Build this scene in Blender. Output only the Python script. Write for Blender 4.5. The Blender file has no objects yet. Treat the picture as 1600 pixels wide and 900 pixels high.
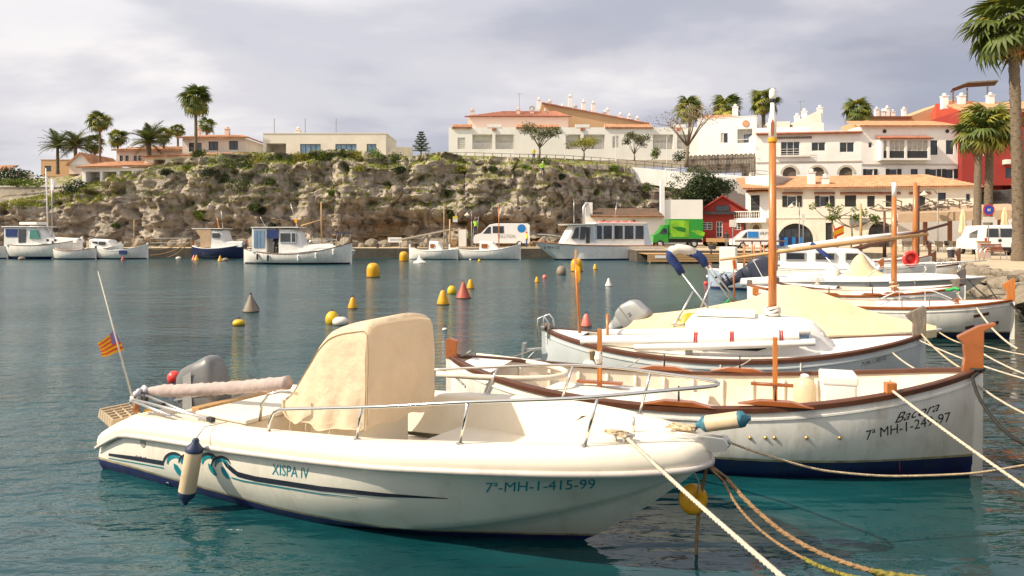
import bpy, bmesh, math, random
import numpy as np
from mathutils import Vector, Matrix, noise
from mathutils.bvhtree import BVHTree
random.seed(7)
SC = bpy.context.scene
COL = SC.collection
R = math.radians
# ---------------------------------------------------------------- camera, sky, sun, exposure
F = 1150.0; HY = 365.0; CAMH = 2.5            # focal length in photo pixels, horizon row, eye height above the water
cd = bpy.data.cameras.new('camera'); cam = bpy.data.objects.new('camera', cd); COL.objects.link(cam)
cd.sensor_width = 36.0; cd.lens = F/1600*36.0
cd.shift_y = (HY-450)/1600.0
cd.clip_start = 0.05; cd.clip_end = 5000
cam.location = (0, 0, CAMH); cam.rotation_euler = (R(90), 0, 0)
SC.camera = cam
SUN = Vector((-0.72, -0.20, 0.66)).normalized()   # towards the sun
sd = bpy.data.lights.new('sun', 'SUN'); sun = bpy.data.objects.new('sun', sd); COL.objects.link(sun)
sd.energy = 4.8; sd.angle = R(0.6); sd.color = (1.0, 0.87, 0.68)
sun.rotation_euler = SUN.to_track_quat('Z', 'Y').to_euler(); sun.location = (-60, 10, 60)
SC.view_settings.view_transform = 'Standard'; SC.view_settings.look = 'None'
SC.view_settings.exposure = 0.40; SC.view_settings.gamma = 1.0
SC.view_settings.use_curve_mapping = False
SC.cycles.max_bounces = 6; SC.cycles.diffuse_bounces = 3; SC.cycles.glossy_bounces = 3
SC.cycles.transmission_bounces = 4; SC.cycles.transparent_max_bounces = 6
SC.cycles.caustics_reflective = False; SC.cycles.caustics_refractive = False

wd = bpy.data.worlds.new('World'); SC.world = wd; wd.use_nodes = True
nt = wd.node_tree; nt.nodes.clear()
def N(t, **kw):
    n = nt.nodes.new(t)
    for k, v in kw.items(): setattr(n, k, v)
    return n
def LK(a, b): nt.links.new(a, b)
sky = N('ShaderNodeTexSky', sky_type='NISHITA', sun_disc=False)
sky.sun_elevation = math.asin(SUN.z); sky.sun_rotation = math.atan2(SUN.x, SUN.y)
sky.air_density = 1.0; sky.dust_density = 2.0
skm = N('ShaderNodeVectorMath', operation='SCALE'); LK(sky.outputs[0], skm.inputs[0]); skm.inputs['Scale'].default_value = 0.10
geo = N('ShaderNodeTexCoord')
# cloud layer: the view direction met with a flat ceiling, so banks get thinner towards the horizon
sep = N('ShaderNodeSeparateXYZ'); LK(geo.outputs['Generated'], sep.inputs[0])
zz = N('ShaderNodeMath', operation='MAXIMUM'); LK(sep.outputs[2], zz.inputs[0]); zz.inputs[1].default_value = 0.0
za = N('ShaderNodeMath', operation='ADD'); LK(zz.outputs[0], za.inputs[0]); za.inputs[1].default_value = 0.22
dv = N('ShaderNodeVectorMath', operation='DIVIDE'); LK(geo.outputs['Generated'], dv.inputs[0])
cmb = N('ShaderNodeCombineXYZ')
for i in range(3): LK(za.outputs[0], cmb.inputs[i])
LK(cmb.outputs[0], dv.inputs[1])
def cloudnoise(scale, detail, rough, off, dist=0.6):
    mp = N('ShaderNodeMapping'); LK(dv.outputs[0], mp.inputs[0]); mp.inputs['Location'].default_value = off
    mp.inputs['Scale'].default_value = (0.75, 1.0, 1.6)
    n = N('ShaderNodeTexNoise'); LK(mp.outputs[0], n.inputs['Vector']); n.inputs['Scale'].default_value = scale
    n.inputs['Detail'].default_value = detail; n.inputs['Roughness'].default_value = rough; n.inputs['Distortion'].default_value = dist
    return n
def ramp(src, stops, interp='EASE'):
    r = N('ShaderNodeValToRGB'); LK(src, r.inputs[0]); r.color_ramp.interpolation = interp
    els = r.color_ramp.elements
    while len(els) < len(stops): els.new(0.5)
    for e, (p, c) in zip(els, stops): e.position = p; e.color = (*c, 1)
    return r
n1 = cloudnoise(1.3, 7, 0.50, (1.9, 0.4, 2.2), 0.15)
dot = N('ShaderNodeVectorMath', operation='DOT_PRODUCT'); LK(geo.outputs['Generated'], dot.inputs[0]); dot.inputs[1].default_value = SUN
dm = N('ShaderNodeMapRange'); LK(dot.outputs['Value'], dm.inputs[0])
dm.inputs[1].default_value = -0.35; dm.inputs[2].default_value = 0.80; dm.inputs[3].default_value = -0.06; dm.inputs[4].default_value = 0.38
ad = N('ShaderNodeMath', operation='ADD'); LK(n1.outputs[0], ad.inputs[0]); LK(dm.outputs[0], ad.inputs[1])
cl = ramp(ad.outputs[0], [(0.32, (0.30, 0.31, 0.375)), (0.46, (0.385, 0.39, 0.45)), (0.60, (0.53, 0.52, 0.555)), (0.74, (0.72, 0.69, 0.685)), (0.94, (0.98, 0.92, 0.85))])
n2 = cloudnoise(1.6, 4, 0.45, (7.3, 3.4, 0.2), 0.3)
cov = ramp(n2.outputs[0], [(0.30, (0.86,)*3), (0.62, (1, 1, 1))])
mx = N('ShaderNodeMix', data_type='RGBA'); LK(cov.outputs[0], mx.inputs['Factor']); LK(skm.outputs[0], mx.inputs[6]); LK(cl.outputs[0], mx.inputs[7])
bg = N('ShaderNodeBackground'); LK(mx.outputs[2], bg.inputs[0]); bg.inputs[1].default_value = 1.05
wo = N('ShaderNodeOutputWorld'); LK(bg.outputs[0], wo.inputs[0])

def P(px, py, d):
    'photo pixel + distance along the view axis -> world point'
    return Vector(((px-800)/F*d, d, CAMH+(HY-py)/F*d))
def W(px, py, z=0.0):
    'photo pixel on the level z -> world point'
    return P(px, py, (CAMH-z)*F/(py-HY))

# ---------------------------------------------------------------- materials
MATS = {}
def mat(key, col=None, rough=0.5, metal=0.0, var=0.12, vscale=3.0, bump=0.0, bscale=20.0, dirt=None, dscale=1.5, damt=0.5, spec=0.5, emit=None, trans=0.0, sub=0.0, coat=0.0, stretch=(1, 1, 1)):
    if key in MATS: return MATS[key]
    m = bpy.data.materials.new(key); m.use_nodes = True; t = m.node_tree; b = t.nodes['Principled BSDF']
    b.inputs['Roughness'].default_value = rough; b.inputs['Metallic'].default_value = metal
    b.inputs['Specular IOR Level'].default_value = spec; b.inputs['Coat Weight'].default_value = coat
    tc = t.nodes.new('ShaderNodeTexCoord'); mp = t.nodes.new('ShaderNodeMapping'); mp.inputs['Scale'].default_value = stretch
    t.links.new(tc.outputs['Object'], mp.inputs[0])
    n = t.nodes.new('ShaderNodeTexNoise'); n.inputs['Scale'].default_value = vscale; n.inputs['Detail'].default_value = 5
    t.links.new(mp.outputs[0], n.inputs['Vector'])
    r = t.nodes.new('ShaderNodeValToRGB'); e = r.color_ramp.elements
    e[0].position = 0.3; e[0].color = (*[max(0, c*(1-var)) for c in col], 1)
    e[1].position = 0.7; e[1].color = (*[min(1, c*(1+var*0.6)) for c in col], 1)
    t.links.new(n.outputs[0], r.inputs[0]); out = r.outputs[0]
    if dirt:
        n3 = t.nodes.new('ShaderNodeTexNoise'); n3.inputs['Scale'].default_value = dscale; n3.inputs['Detail'].default_value = 8; n3.inputs['Roughness'].default_value = 0.7
        t.links.new(mp.outputs[0], n3.inputs['Vector'])
        mr = t.nodes.new('ShaderNodeMapRange'); t.links.new(n3.outputs[0], mr.inputs[0])
        mr.inputs[1].default_value = 0.5; mr.inputs[2].default_value = 0.72; mr.inputs[4].default_value = damt
        mm = t.nodes.new('ShaderNodeMix'); mm.data_type = 'RGBA'; t.links.new(mr.outputs[0], mm.inputs['Factor'])
        t.links.new(out, mm.inputs[6]); mm.inputs[7].default_value = (*dirt, 1); out = mm.outputs[2]
    t.links.new(out, b.inputs['Base Color'])
    if bump:
        n4 = t.nodes.new('ShaderNodeTexNoise'); n4.inputs['Scale'].default_value = bscale; n4.inputs['Detail'].default_value = 4
        t.links.new(mp.outputs[0], n4.inputs['Vector'])
        bp = t.nodes.new('ShaderNodeBump'); bp.inputs['Strength'].default_value = bump; bp.inputs['Distance'].default_value = 0.05
        t.links.new(n4.outputs[0], bp.inputs['Height']); t.links.new(bp.outputs[0], b.inputs['Normal'])
    if emit:
        b.inputs['Emission Color'].default_value = (*emit, 1); b.inputs['Emission Strength'].default_value = 1
    if trans:                                   # thin cloth or leaf: part of the light goes through
        td = t.nodes.new('ShaderNodeBsdfTranslucent'); t.links.new(out, td.inputs[0])
        ms = t.nodes.new('ShaderNodeMixShader'); ms.inputs[0].default_value = trans
        t.links.new(b.outputs[0], ms.inputs[1]); t.links.new(td.outputs[0], ms.inputs[2])
        t.links.new(ms.outputs[0], t.nodes['Material Output'].inputs[0])
    MATS[key] = m; return m
def mats():
    mat('gelcoat', (0.82, 0.78, 0.68), 0.24, var=0.06, vscale=1.5, coat=0.4, dirt=(0.50, 0.43, 0.32), dscale=3.2, damt=0.5, stretch=(1, 1, 0.3))
    mat('scum', (0.42, 0.36, 0.22), 0.7, var=0.4, vscale=6, dirt=(0.16, 0.13, 0.06), dscale=7, damt=0.8)
    mat('deck_cream', (0.82, 0.75, 0.62), 0.42, var=0.05, vscale=2, bump=0.05, bscale=120, dirt=(0.55, 0.46, 0.34), dscale=3, damt=0.22)
    mat('white_paint', (0.78, 0.755, 0.70), 0.45, var=0.08, vscale=4, dirt=(0.40, 0.33, 0.23), dscale=3.0, damt=0.5, bump=0.05, bscale=14, stretch=(1.4, 1.4, 0.6))
    mat('boat_white', (0.80, 0.78, 0.74), 0.4, var=0.06, vscale=3, dirt=(0.45, 0.40, 0.32), dscale=2.0, damt=0.3)
    mat('inner_cream', (0.80, 0.70, 0.56), 0.5, var=0.08, vscale=4, dirt=(0.48, 0.36, 0.23), dscale=3, damt=0.35)
    mat('hull_grey', (0.50, 0.54, 0.55), 0.45, var=0.06, dirt=(0.35, 0.33, 0.28), dscale=2, damt=0.35)
    mat('hull_blue', (0.38, 0.47, 0.58), 0.45, var=0.06)
    mat('navy', (0.012, 0.018, 0.10), 0.4, var=0.3, dirt=(0.05, 0.05, 0.07), dscale=5, damt=0.5)
    mat('navy_hull', (0.015, 0.022, 0.07), 0.3, var=0.2)
    mat('antifoul', (0.010, 0.022, 0.13), 0.55, var=0.35, vscale=5, dirt=(0.05, 0.06, 0.05), dscale=6, damt=0.6)
    mat('varnish', (0.33, 0.095, 0.022), 0.32, var=0.35, vscale=4, stretch=(1, 6, 1), coat=0.4, dirt=(0.10, 0.035, 0.012), dscale=4, damt=0.4)
    mat('mast_wood', (0.50, 0.17, 0.035), 0.34, var=0.3, vscale=6, stretch=(8, 8, 0.6), coat=0.4, dirt=(0.25, 0.07, 0.02), dscale=5, damt=0.35)
    mat('pale_wood', (0.50, 0.30, 0.13), 0.55, var=0.3, vscale=6, stretch=(1, 5, 5), dirt=(0.25, 0.14, 0.06), dscale=6, damt=0.4)
    mat('brown_trim', (0.10, 0.036, 0.018), 0.45, var=0.3, vscale=5, dirt=(0.07, 0.03, 0.02), damt=0.5)
    mat('dark_post', (0.085, 0.075, 0.075), 0.6, var=0.3, vscale=8)
    mat('grey_post', (0.20, 0.165, 0.13), 0.8, var=0.3, vscale=9, stretch=(3, 3, 0.6), bump=0.3, bscale=30)
    mat('steel', (0.72, 0.70, 0.66), 0.16, metal=1.0, var=0.06)
    mat('alu', (0.62, 0.62, 0.62), 0.35, metal=0.9, var=0.1)
    mat('black_plastic', (0.02, 0.02, 0.022), 0.5, var=0.2)
    mat('cover_cloth', (0.80, 0.67, 0.50), 0.9, var=0.06, vscale=6, dirt=(0.60, 0.47, 0.33), dscale=3, damt=0.5, bump=0.6, bscale=7, trans=0.35)
    mat('tarp_cloth', (0.80, 0.66, 0.42), 0.85, var=0.06, vscale=4, dirt=(0.60, 0.46, 0.26), dscale=2.5, damt=0.4, bump=0.35, bscale=7, trans=0.2)
    mat('white_cloth', (0.80, 0.76, 0.68), 0.9, var=0.05, bump=0.3, bscale=8, trans=0.15)
    mat('mauve_cloth', (0.44, 0.355, 0.33), 0.9, var=0.12, vscale=6, bump=0.5, bscale=9)
    mat('blue_cloth', (0.022, 0.045, 0.17), 0.9, var=0.2, bump=0.3, bscale=12)
    mat('motor_grey', (0.155, 0.16, 0.165), 0.4, var=0.12, dirt=(0.33, 0.31, 0.27), dscale=2.5, damt=0.5)
    mat('motor_light', (0.36, 0.36, 0.355), 0.4, var=0.12, dirt=(0.5, 0.47, 0.4), dscale=2.5, damt=0.4)
    mat('motor_silver', (0.36, 0.365, 0.36), 0.38, metal=0.25, var=0.1, dirt=(0.2, 0.19, 0.17), dscale=3, damt=0.35)
    mat('motor_dark', (0.03, 0.035, 0.06), 0.35, var=0.2)
    mat('fender_white', (0.62, 0.49, 0.32), 0.5, var=0.1, dirt=(0.33, 0.27, 0.19), dscale=5, damt=0.6)
    mat('fender_blue', (0.015, 0.03, 0.085), 0.5, var=0.2)
    mat('fender_teal', (0.03, 0.14, 0.20), 0.5, var=0.2)
    mat('fender_dark', (0.04, 0.042, 0.055), 0.5, var=0.2)
    mat('teal_print', (0.0, 0.23, 0.29), 0.4, var=0.15, vscale=8)
    mat('navy_print', (0.012, 0.016, 0.035), 0.4, var=0.2)
    mat('black_print', (0.015, 0.015, 0.017), 0.5, var=0.2)
    mat('rope', (0.62, 0.48, 0.31), 0.9, var=0.25, vscale=30, bump=0.5, bscale=80)
    mat('rope_white', (0.60, 0.52, 0.41), 0.9, var=0.2, vscale=30, bump=0.5, bscale=80)
    mat('rope_brown', (0.33, 0.20, 0.10), 0.9, var=0.3, vscale=20, bump=0.5, bscale=80)
    mat('rope_weed', (0.25, 0.22, 0.04), 0.9, var=0.5, vscale=12, dirt=(0.10, 0.06, 0.03), dscale=14, damt=0.8, bump=0.8, bscale=50)
    mat('rope_black', (0.02, 0.018, 0.016), 0.8, var=0.3, vscale=20)
    mat('rope_red', (0.50, 0.06, 0.06), 0.8, var=0.2)
    mat('rope_green', (0.03, 0.38, 0.10), 0.7, var=0.2)
    mat('buoy_yellow', (0.72, 0.36, 0.008), 0.42, var=0.12, vscale=4, dirt=(0.30, 0.17, 0.03), dscale=5, damt=0.5)
    mat('buoy_lemon', (0.70, 0.45, 0.01), 0.45, var=0.12, vscale=4, dirt=(0.24, 0.17, 0.03), dscale=4, damt=0.7)
    mat('buoy_red', (0.42, 0.085, 0.05), 0.5, var=0.15, dirt=(0.18, 0.06, 0.04), dscale=4, damt=0.5)
    mat('buoy_bright', (0.80, 0.06, 0.05), 0.35, var=0.1)
    mat('buoy_pink', (0.80, 0.20, 0.16), 0.4, var=0.12, dirt=(0.4, 0.1, 0.08), damt=0.3)
    mat('buoy_white', (0.75, 0.69, 0.60), 0.5, var=0.1, dirt=(0.35, 0.28, 0.2), dscale=4, damt=0.5)
    mat('buoy_grey', (0.25, 0.20, 0.15), 0.6, var=0.15, dirt=(0.14, 0.12, 0.10), dscale=4, damt=0.6)
    mat('buoy_weed', (0.07, 0.045, 0.02), 0.8, var=0.4, vscale=10)
    mat('flag_yellow', (0.85, 0.42, 0.02), 0.8, var=0.08, trans=0.3)
    mat('flag_red', (0.72, 0.08, 0.02), 0.8, var=0.08, trans=0.3)
    mat('flag_purple', (0.25, 0.16, 0.35), 0.8, var=0.1, trans=0.3)
    mat('glass', (0.025, 0.03, 0.035), 0.05, var=0.5, vscale=1.2, spec=0.8)
    mat('glass_blue', (0.16, 0.27, 0.40), 0.08, var=0.3, vscale=0.8, spec=0.8)
    mat('glass_green', (0.05, 0.22, 0.18), 0.08, var=0.3, vscale=0.8, spec=0.8)
    mat('skin', (0.48, 0.27, 0.18), 0.6, var=0.1)
    mat('hair', (0.03, 0.02, 0.015), 0.7, var=0.2)
mats()

# ---------------------------------------------------------------- mesh helper
def lerp(a, b, t): return a+(b-a)*t
def interp(x, pts):
    if x <= pts[0][0]: return pts[0][1]
    for (x0, y0), (x1, y1) in zip(pts, pts[1:]):
        if x <= x1: return y0+(y1-y0)*(x-x0)/(x1-x0)
    return pts[-1][1]
def smoothi(x, pts):
    'monotone-ish smooth interpolation through points'
    n = len(pts)
    if x <= pts[0][0]: return pts[0][1]
    if x >= pts[-1][0]: return pts[-1][1]
    for i in range(n-1):
        if x <= pts[i+1][0]: break
    def sl(k):
        if k == 0: return (pts[1][1]-pts[0][1])/(pts[1][0]-pts[0][0])
        if k == n-1: return (pts[-1][1]-pts[-2][1])/(pts[-1][0]-pts[-2][0])
        a = (pts[k][1]-pts[k-1][1])/(pts[k][0]-pts[k-1][0]); b = (pts[k+1][1]-pts[k][1])/(pts[k+1][0]-pts[k][0])
        return 0 if a*b <= 0 else 2*a*b/(a+b)
    h = pts[i+1][0]-pts[i][0]; t = (x-pts[i][0])/h
    m0, m1 = sl(i)*h, sl(i+1)*h
    return (2*t**3-3*t**2+1)*pts[i][1]+(t**3-2*t**2+t)*m0+(-2*t**3+3*t**2)*pts[i+1][1]+(t**3-t**2)*m1
class MB:
    def __init__(s): s.v = []; s.f = []
    def add(s, vs, fs):
        o = len(s.v); s.v += [tuple(v) for v in vs]; s.f += [tuple(i+o for i in f) for f in fs]; return s
    def box(s, c, d, rz=0.0, ry=0.0, rx=0.0, taper=1.0):
        m = Matrix.Translation(c) @ Matrix.Rotation(rz, 4, 'Z') @ Matrix.Rotation(ry, 4, 'Y') @ Matrix.Rotation(rx, 4, 'X')
        vs = []
        for z in (-.5, .5):
            k = taper if z > 0 else 1
            for x, y in ((-.5, -.5), (.5, -.5), (.5, .5), (-.5, .5)): vs.append(m @ Vector((x*d[0]*k, y*d[1]*k, z*d[2])))
        return s.add(vs, [(3, 2, 1, 0), (4, 5, 6, 7), (0, 1, 5, 4), (1, 2, 6, 5), (2, 3, 7, 6), (3, 0, 4, 7)])
    def b2(s, a, b):
        return s.box([(a[i]+b[i])/2 for i in range(3)], [abs(b[i]-a[i]) for i in range(3)])
    def prism(s, poly, fn0, fn1):
        n = len(poly); vs = [fn0(*p) for p in poly]+[fn1(*p) for p in poly]
        return s.add(vs, [tuple(range(n))[::-1], tuple(range(n, 2*n))]+[(i, (i+1) % n, n+(i+1) % n, n+i) for i in range(n)])
    def tube(s, pts, r, n=8, cap=True, twist=0.0, lobes=3):
        pts = [Vector(p) for p in pts]; k = len(pts)
        rs = r if isinstance(r, (list, tuple)) else [r]*k
        up = None; rings = []; dist = 0
        for i, p in enumerate(pts):
            t = (pts[min(i+1, k-1)]-pts[max(i-1, 0)])
            if t.length < 1e-9: t = Vector((0, 0, 1))
            t.normalize()
            if up is None: up = Vector((0, 0, 1)) if abs(t.z) < 0.9 else Vector((1, 0, 0))
            a = t.cross(up).normalized(); b = a.cross(t).normalized(); up = b
            if i: dist += (p-pts[i-1]).length
            ring = []
            for j in range(n):
                an = 2*math.pi*j/n
                rr = rs[i]*(1+(0.18*math.cos(lobes*an-twist*dist) if twist else 0))
                ring.append(p+a*math.cos(an)*rr+b*math.sin(an)*rr)
            rings.append(ring)
        return s.loft(rings, cap)
    def loft(s, rings, cap=True, closed=True):
        n = len(rings[0]); vs = [v for r in rings for v in r]; fs = []
        for i in range(len(rings)-1):
            for j in range(n if closed else n-1):
                j2 = (j+1) % n; fs.append((i*n+j, i*n+j2, (i+1)*n+j2, (i+1)*n+j))
        if cap and closed: fs += [tuple(range(n))[::-1], tuple(range((len(rings)-1)*n, len(rings)*n))]
        return s.add(vs, fs)
    def lathe(s, prof, n=16, c=(0, 0, 0), tilt=None):
        rings = []
        for r, z in prof:
            ring = []
            for j in range(n):
                v = Vector((r*math.cos(2*math.pi*j/n), r*math.sin(2*math.pi*j/n), z))
                if tilt: v = tilt @ v
                ring.append(v+Vector(c))
            rings.append(ring)
        return s.loft(rings)
    def obj(s, name, m, parent=None, smooth=False, bevel=0.0, kind=None, recalc=True):
        me = bpy.data.meshes.new(name); me.from_pydata(s.v, [], s.f)
        if recalc or bevel:
            bm = bmesh.new(); bm.from_mesh(me)
            bmesh.ops.remove_doubles(bm, verts=bm.verts, dist=1e-5)
            if recalc: bmesh.ops.recalc_face_normals(bm, faces=bm.faces)
            if bevel:
                es = [e for e in bm.edges if len(e.link_faces) == 2 and e.calc_face_angle(0) > 0.6]
                bmesh.ops.bevel(bm, geom=es, offset=bevel, segments=2, profile=0.6, affect='EDGES', clamp_overlap=True)
            bm.to_mesh(me); bm.free()
        if smooth:
            me.polygons.foreach_set('use_smooth', [True]*len(me.polygons))
            if smooth is not True: me.set_sharp_from_angle(angle=R(smooth))
        me.materials.append(MATS[m] if isinstance(m, str) else m)
        o = bpy.data.objects.new(name, me); COL.objects.link(o)
        if parent: o.parent = parent
        if kind: o['kind'] = kind
        return o
def tag(o, label, cat, group=None):
    o['label'] = label; o['category'] = cat
    if group: o['group'] = group
    return o
def thing(name, label, cat, loc=(0, 0, 0), rz=0.0, group=None):
    o = bpy.data.objects.new(name, None); COL.objects.link(o); o.empty_display_size = 0.2
    o.location = loc; o.rotation_euler = (0, 0, rz); return tag(o, label, cat, group)
def struct(o): o['kind'] = 'structure'; return o
def link_copy(src, parent=None, mtx=None, name=None):
    c = bpy.data.objects.new(name or src.name.split('.')[0], src.data); COL.objects.link(c); c.parent = parent
    if mtx is not None: c.matrix_local = mtx
    return c
def place(o, loc, rz=0.0, sc=1.0):
    o.location = loc; o.rotation_euler = (0, 0, rz); o.scale = (sc, sc, sc); return o
def text_mesh(s, size=1.0, shear=0.0, squeeze=1.0, space=1.0, bold=0.0):
    'flat lettering as (verts2d, faces), left-bottom at 0,0'
    cu = bpy.data.curves.new('lettering', 'FONT'); cu.body = s; cu.size = size; cu.shear = shear; cu.space_character = space; cu.offset = bold
    cu.resolution_u = 3
    o = bpy.data.objects.new('lettering', cu); COL.objects.link(o)
    dg = bpy.context.evaluated_depsgraph_get(); dg.update()
    me = bpy.data.meshes.new_from_object(o.evaluated_get(dg))
    vs = [(v.co.x*squeeze, v.co.y) for v in me.vertices]; fs = [tuple(p.vertices) for p in me.polygons]
    bpy.data.objects.remove(o); bpy.data.curves.remove(cu); bpy.data.meshes.remove(me)
    return vs, fs
def rope_pts(a, b, sag, n=24, wob=0.0):
    a, b = Vector(a), Vector(b); out = []
    for i in range(n+1):
        t = i/n; p = a.lerp(b, t); p.z -= sag*4*t*(1-t)
        if wob: p += Vector((noise.noise(p*1.7), noise.noise(p*1.7+Vector((5, 5, 5))), 0))*wob*min(1, 4*t*(1-t))
        out.append(p)
    return out
def rope(name, label, pts, r, m, twisted=False, group='mooring ropes'):
    o = MB().tube(pts, r, 10 if twisted else 6, twist=(2.1/(r if not isinstance(r, list) else r[0])) if twisted else 0).obj(name, m, smooth=True)
    return tag(o, label, 'rope', group)
# ---------------------------------------------------------------- water
def water_mat():
    m = bpy.data.materials.new('harbour_water'); m.use_nodes = True; t = m.node_tree; b = t.nodes['Principled BSDF']
    L = t.links.new
    b.inputs['IOR'].default_value = 1.50; b.inputs['Roughness'].default_value = 0.03
    tc = t.nodes.new('ShaderNodeTexCoord')
    def nz(scale, detail, rough, sc, rot=0.0, dist=0.0):
        mp = t.nodes.new('ShaderNodeMapping'); mp.inputs['Scale'].default_value = sc; mp.inputs['Rotation'].default_value = (0, 0, rot)
        L(tc.outputs['Object'], mp.inputs[0])
        n = t.nodes.new('ShaderNodeTexNoise'); n.inputs['Scale'].default_value = scale; n.inputs['Detail'].default_value = detail
        n.inputs['Roughness'].default_value = rough; n.inputs['Distortion'].default_value = dist
        L(mp.outputs[0], n.inputs['Vector']); return n
    def bump(h, strength, dist, prev=None):
        bp = t.nodes.new('ShaderNodeBump'); bp.inputs['Strength'].default_value = strength; bp.inputs['Distance'].default_value = dist
        L(h, bp.inputs['Height'])
        if prev: L(prev.outputs[0], bp.inputs['Normal'])
        return bp
    # wind: open water is rippled, the lee between the boats and the quay is nearly glassy
    geo = t.nodes.new('ShaderNodeSeparateXYZ'); L(tc.outputs['Object'], geo.inputs[0])
    def mr(src, a, b_, c, d):
        q = t.nodes.new('ShaderNodeMapRange'); L(src, q.inputs[0]); q.interpolation_type = 'SMOOTHSTEP'
        for i, v in enumerate((a, b_, c, d)): q.inputs[i+1].default_value = v
        return q
    sm = t.nodes.new('ShaderNodeMath'); sm.operation = 'MULTIPLY_ADD'; L(geo.outputs[0], sm.inputs[0]); sm.inputs[1].default_value = -0.9; L(geo.outputs[1], sm.inputs[2])
    wind0 = mr(sm.outputs[0], 3.0, 15.0, 0.10, 1.0)
    fine0 = mr(sm.outputs[0], 5.0, 18.0, 0.04, 1.0)
    lee = mr(geo.outputs[1], 12.0, 38.0, 1.0, 0.55); leef = mr(geo.outputs[1], 11.0, 32.0, 1.0, 0.45)
    ro = mr(geo.outputs[1], 9.0, 34.0, 0.03, 0.17); L(ro.outputs[0], b.inputs['Roughness'])
    def mul(p, q_):
        x = t.nodes.new('ShaderNodeMath'); x.operation = 'MULTIPLY'; L(p.outputs[0], x.inputs[0]); L(q_.outputs[0], x.inputs[1]); return x
    gust = mr(nz(0.09, 3, 0.6, (0.5, 1.3, 1)).outputs[0], 0.40, 0.62, 0.55, 1.25)
    wind = mul(mul(wind0, lee), gust); fine = mul(mul(fine0, leef), gust)
    a = nz(0.75, 2, 0.45, (0.8, 1.25, 1), 0.3, 0.5)
    r = nz(2.6, 3, 0.55, (0.7, 1.5, 1), -0.15, 0.3)
    c = nz(7.5, 3, 0.6, (0.8, 1.4, 1), 0.1)
    far = mr(geo.outputs[1], 8.0, 40.0, 1.0, 0.30)
    d1 = t.nodes.new('ShaderNodeMath'); d1.operation = 'MULTIPLY'; L(a.outputs[0], d1.inputs[0]); L(far.outputs[0], d1.inputs[1])
    b0 = bump(d1.outputs[0], 1.0, 0.075)
    sw = nz(0.8, 3, 0.6, (0.30, 1.3, 1), 0.06, 0.3)
    b1 = bump(sw.outputs[0], 1.0, 0.095, b0)
    d2 = t.nodes.new('ShaderNodeMath'); d2.operation = 'MULTIPLY'; L(r.outputs[0], d2.inputs[0]); L(wind.outputs[0], d2.inputs[1])
    b2 = bump(d2.outputs[0], 1.0, 0.135, b1)
    d3 = t.nodes.new('ShaderNodeMath'); d3.operation = 'MULTIPLY'; L(c.outputs[0], d3.inputs[0]); L(fine.outputs[0], d3.inputs[1])
    b3 = bump(d3.outputs[0], 1.0, 0.065, b2)
    L(b3.outputs[0], b.inputs['Normal'])
    # clear shallow water: teal over sand, olive over weed and stones towards the quay
    n = nz(0.45, 5, 0.6, (1, 1, 1), 0.0, 0.8)
    rp = t.nodes.new('ShaderNodeValToRGB'); e = rp.color_ramp.elements; L(n.outputs[0], rp.inputs[0])
    e[0].position = 0.35; e[0].color = (0.004, 0.044, 0.056, 1); e[1].position = 0.68; e[1].color = (0.009, 0.080, 0.094, 1)
    n2 = nz(1.3, 6, 0.7, (1, 1, 1), 0.0, 1.5)
    rp2 = t.nodes.new('ShaderNodeValToRGB'); e = rp2.color_ramp.elements; L(n2.outputs[0], rp2.inputs[0])
    e[0].position = 0.38; e[0].color = (0.006, 0.018, 0.012, 1); e[1].position = 0.66; e[1].color = (0.045, 0.055, 0.022, 1)
    sh = t.nodes.new('ShaderNodeMath'); sh.operation = 'MULTIPLY_ADD'; L(geo.outputs[1], sh.inputs[0]); sh.inputs[1].default_value = -0.47; L(geo.outputs[0], sh.inputs[2])
    near = mr(sh.outputs[0], -1.0, 4.5, 0.0, 0.85)
    mx = t.nodes.new('ShaderNodeMix'); mx.data_type = 'RGBA'; L(near.outputs[0], mx.inputs['Factor']); L(rp.outputs[0], mx.inputs[6]); L(rp2.outputs[0], mx.inputs[7])
    deep = mr(geo.outputs[1], 6.0, 16.0, 0.80, 0.78)
    dk = t.nodes.new('ShaderNodeVectorMath'); dk.operation = 'SCALE'; L(mx.outputs[2], dk.inputs[0]); L(deep.outputs[0], dk.inputs['Scale'])
    L(dk.outputs[0], b.inputs['Base Color'])
    return m
MATS['water'] = water_mat()
wm = MB(); wm.add([(-400, -12, 0), (400, -12, 0), (400, 120, 0), (-400, 120, 0)], [(0, 1, 2, 3)])
struct(wm.obj('water', 'water'))
# ---------------------------------------------------------------- decals wrapped on a hull
def wrap(target_bvh, vs, fs, ox, oz, side=-1, off=0.004, cut=0.12, slope=0.0, name='lettering', m='black_print', parent=None):
    'flat (x, z) drawing pressed on the hull from the side'
    bm = bmesh.new(); bv = [bm.verts.new((x+ox, 0, y+oz+slope*x)) for x, y in vs]
    for f in fs:
        try: bm.faces.new([bv[i] for i in f])
        except ValueError: pass
    x0 = min(v.co.x for v in bm.verts); x1 = max(v.co.x for v in bm.verts)
    k = x0+cut
    while k < x1:
        bmesh.ops.bisect_plane(bm, geom=bm.verts[:]+bm.edges[:]+bm.faces[:], plane_co=(k, 0, 0), plane_no=(1, 0, 0)); k += cut
    for v in bm.verts:
        h = target_bvh.ray_cast(Vector((v.co.x, side*5, v.co.z)), Vector((0, -side, 0)))
        if h[0] is not None:
            n = h[1]
            if n.y*side < 0: n = -n
            v.co = h[0]+n*off
    me = bpy.data.meshes.new(name); bm.to_mesh(me); bm.free()
    me.materials.append(MATS[m]); o = bpy.data.objects.new(name, me); COL.objects.link(o); o.parent = parent
    return o
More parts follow.
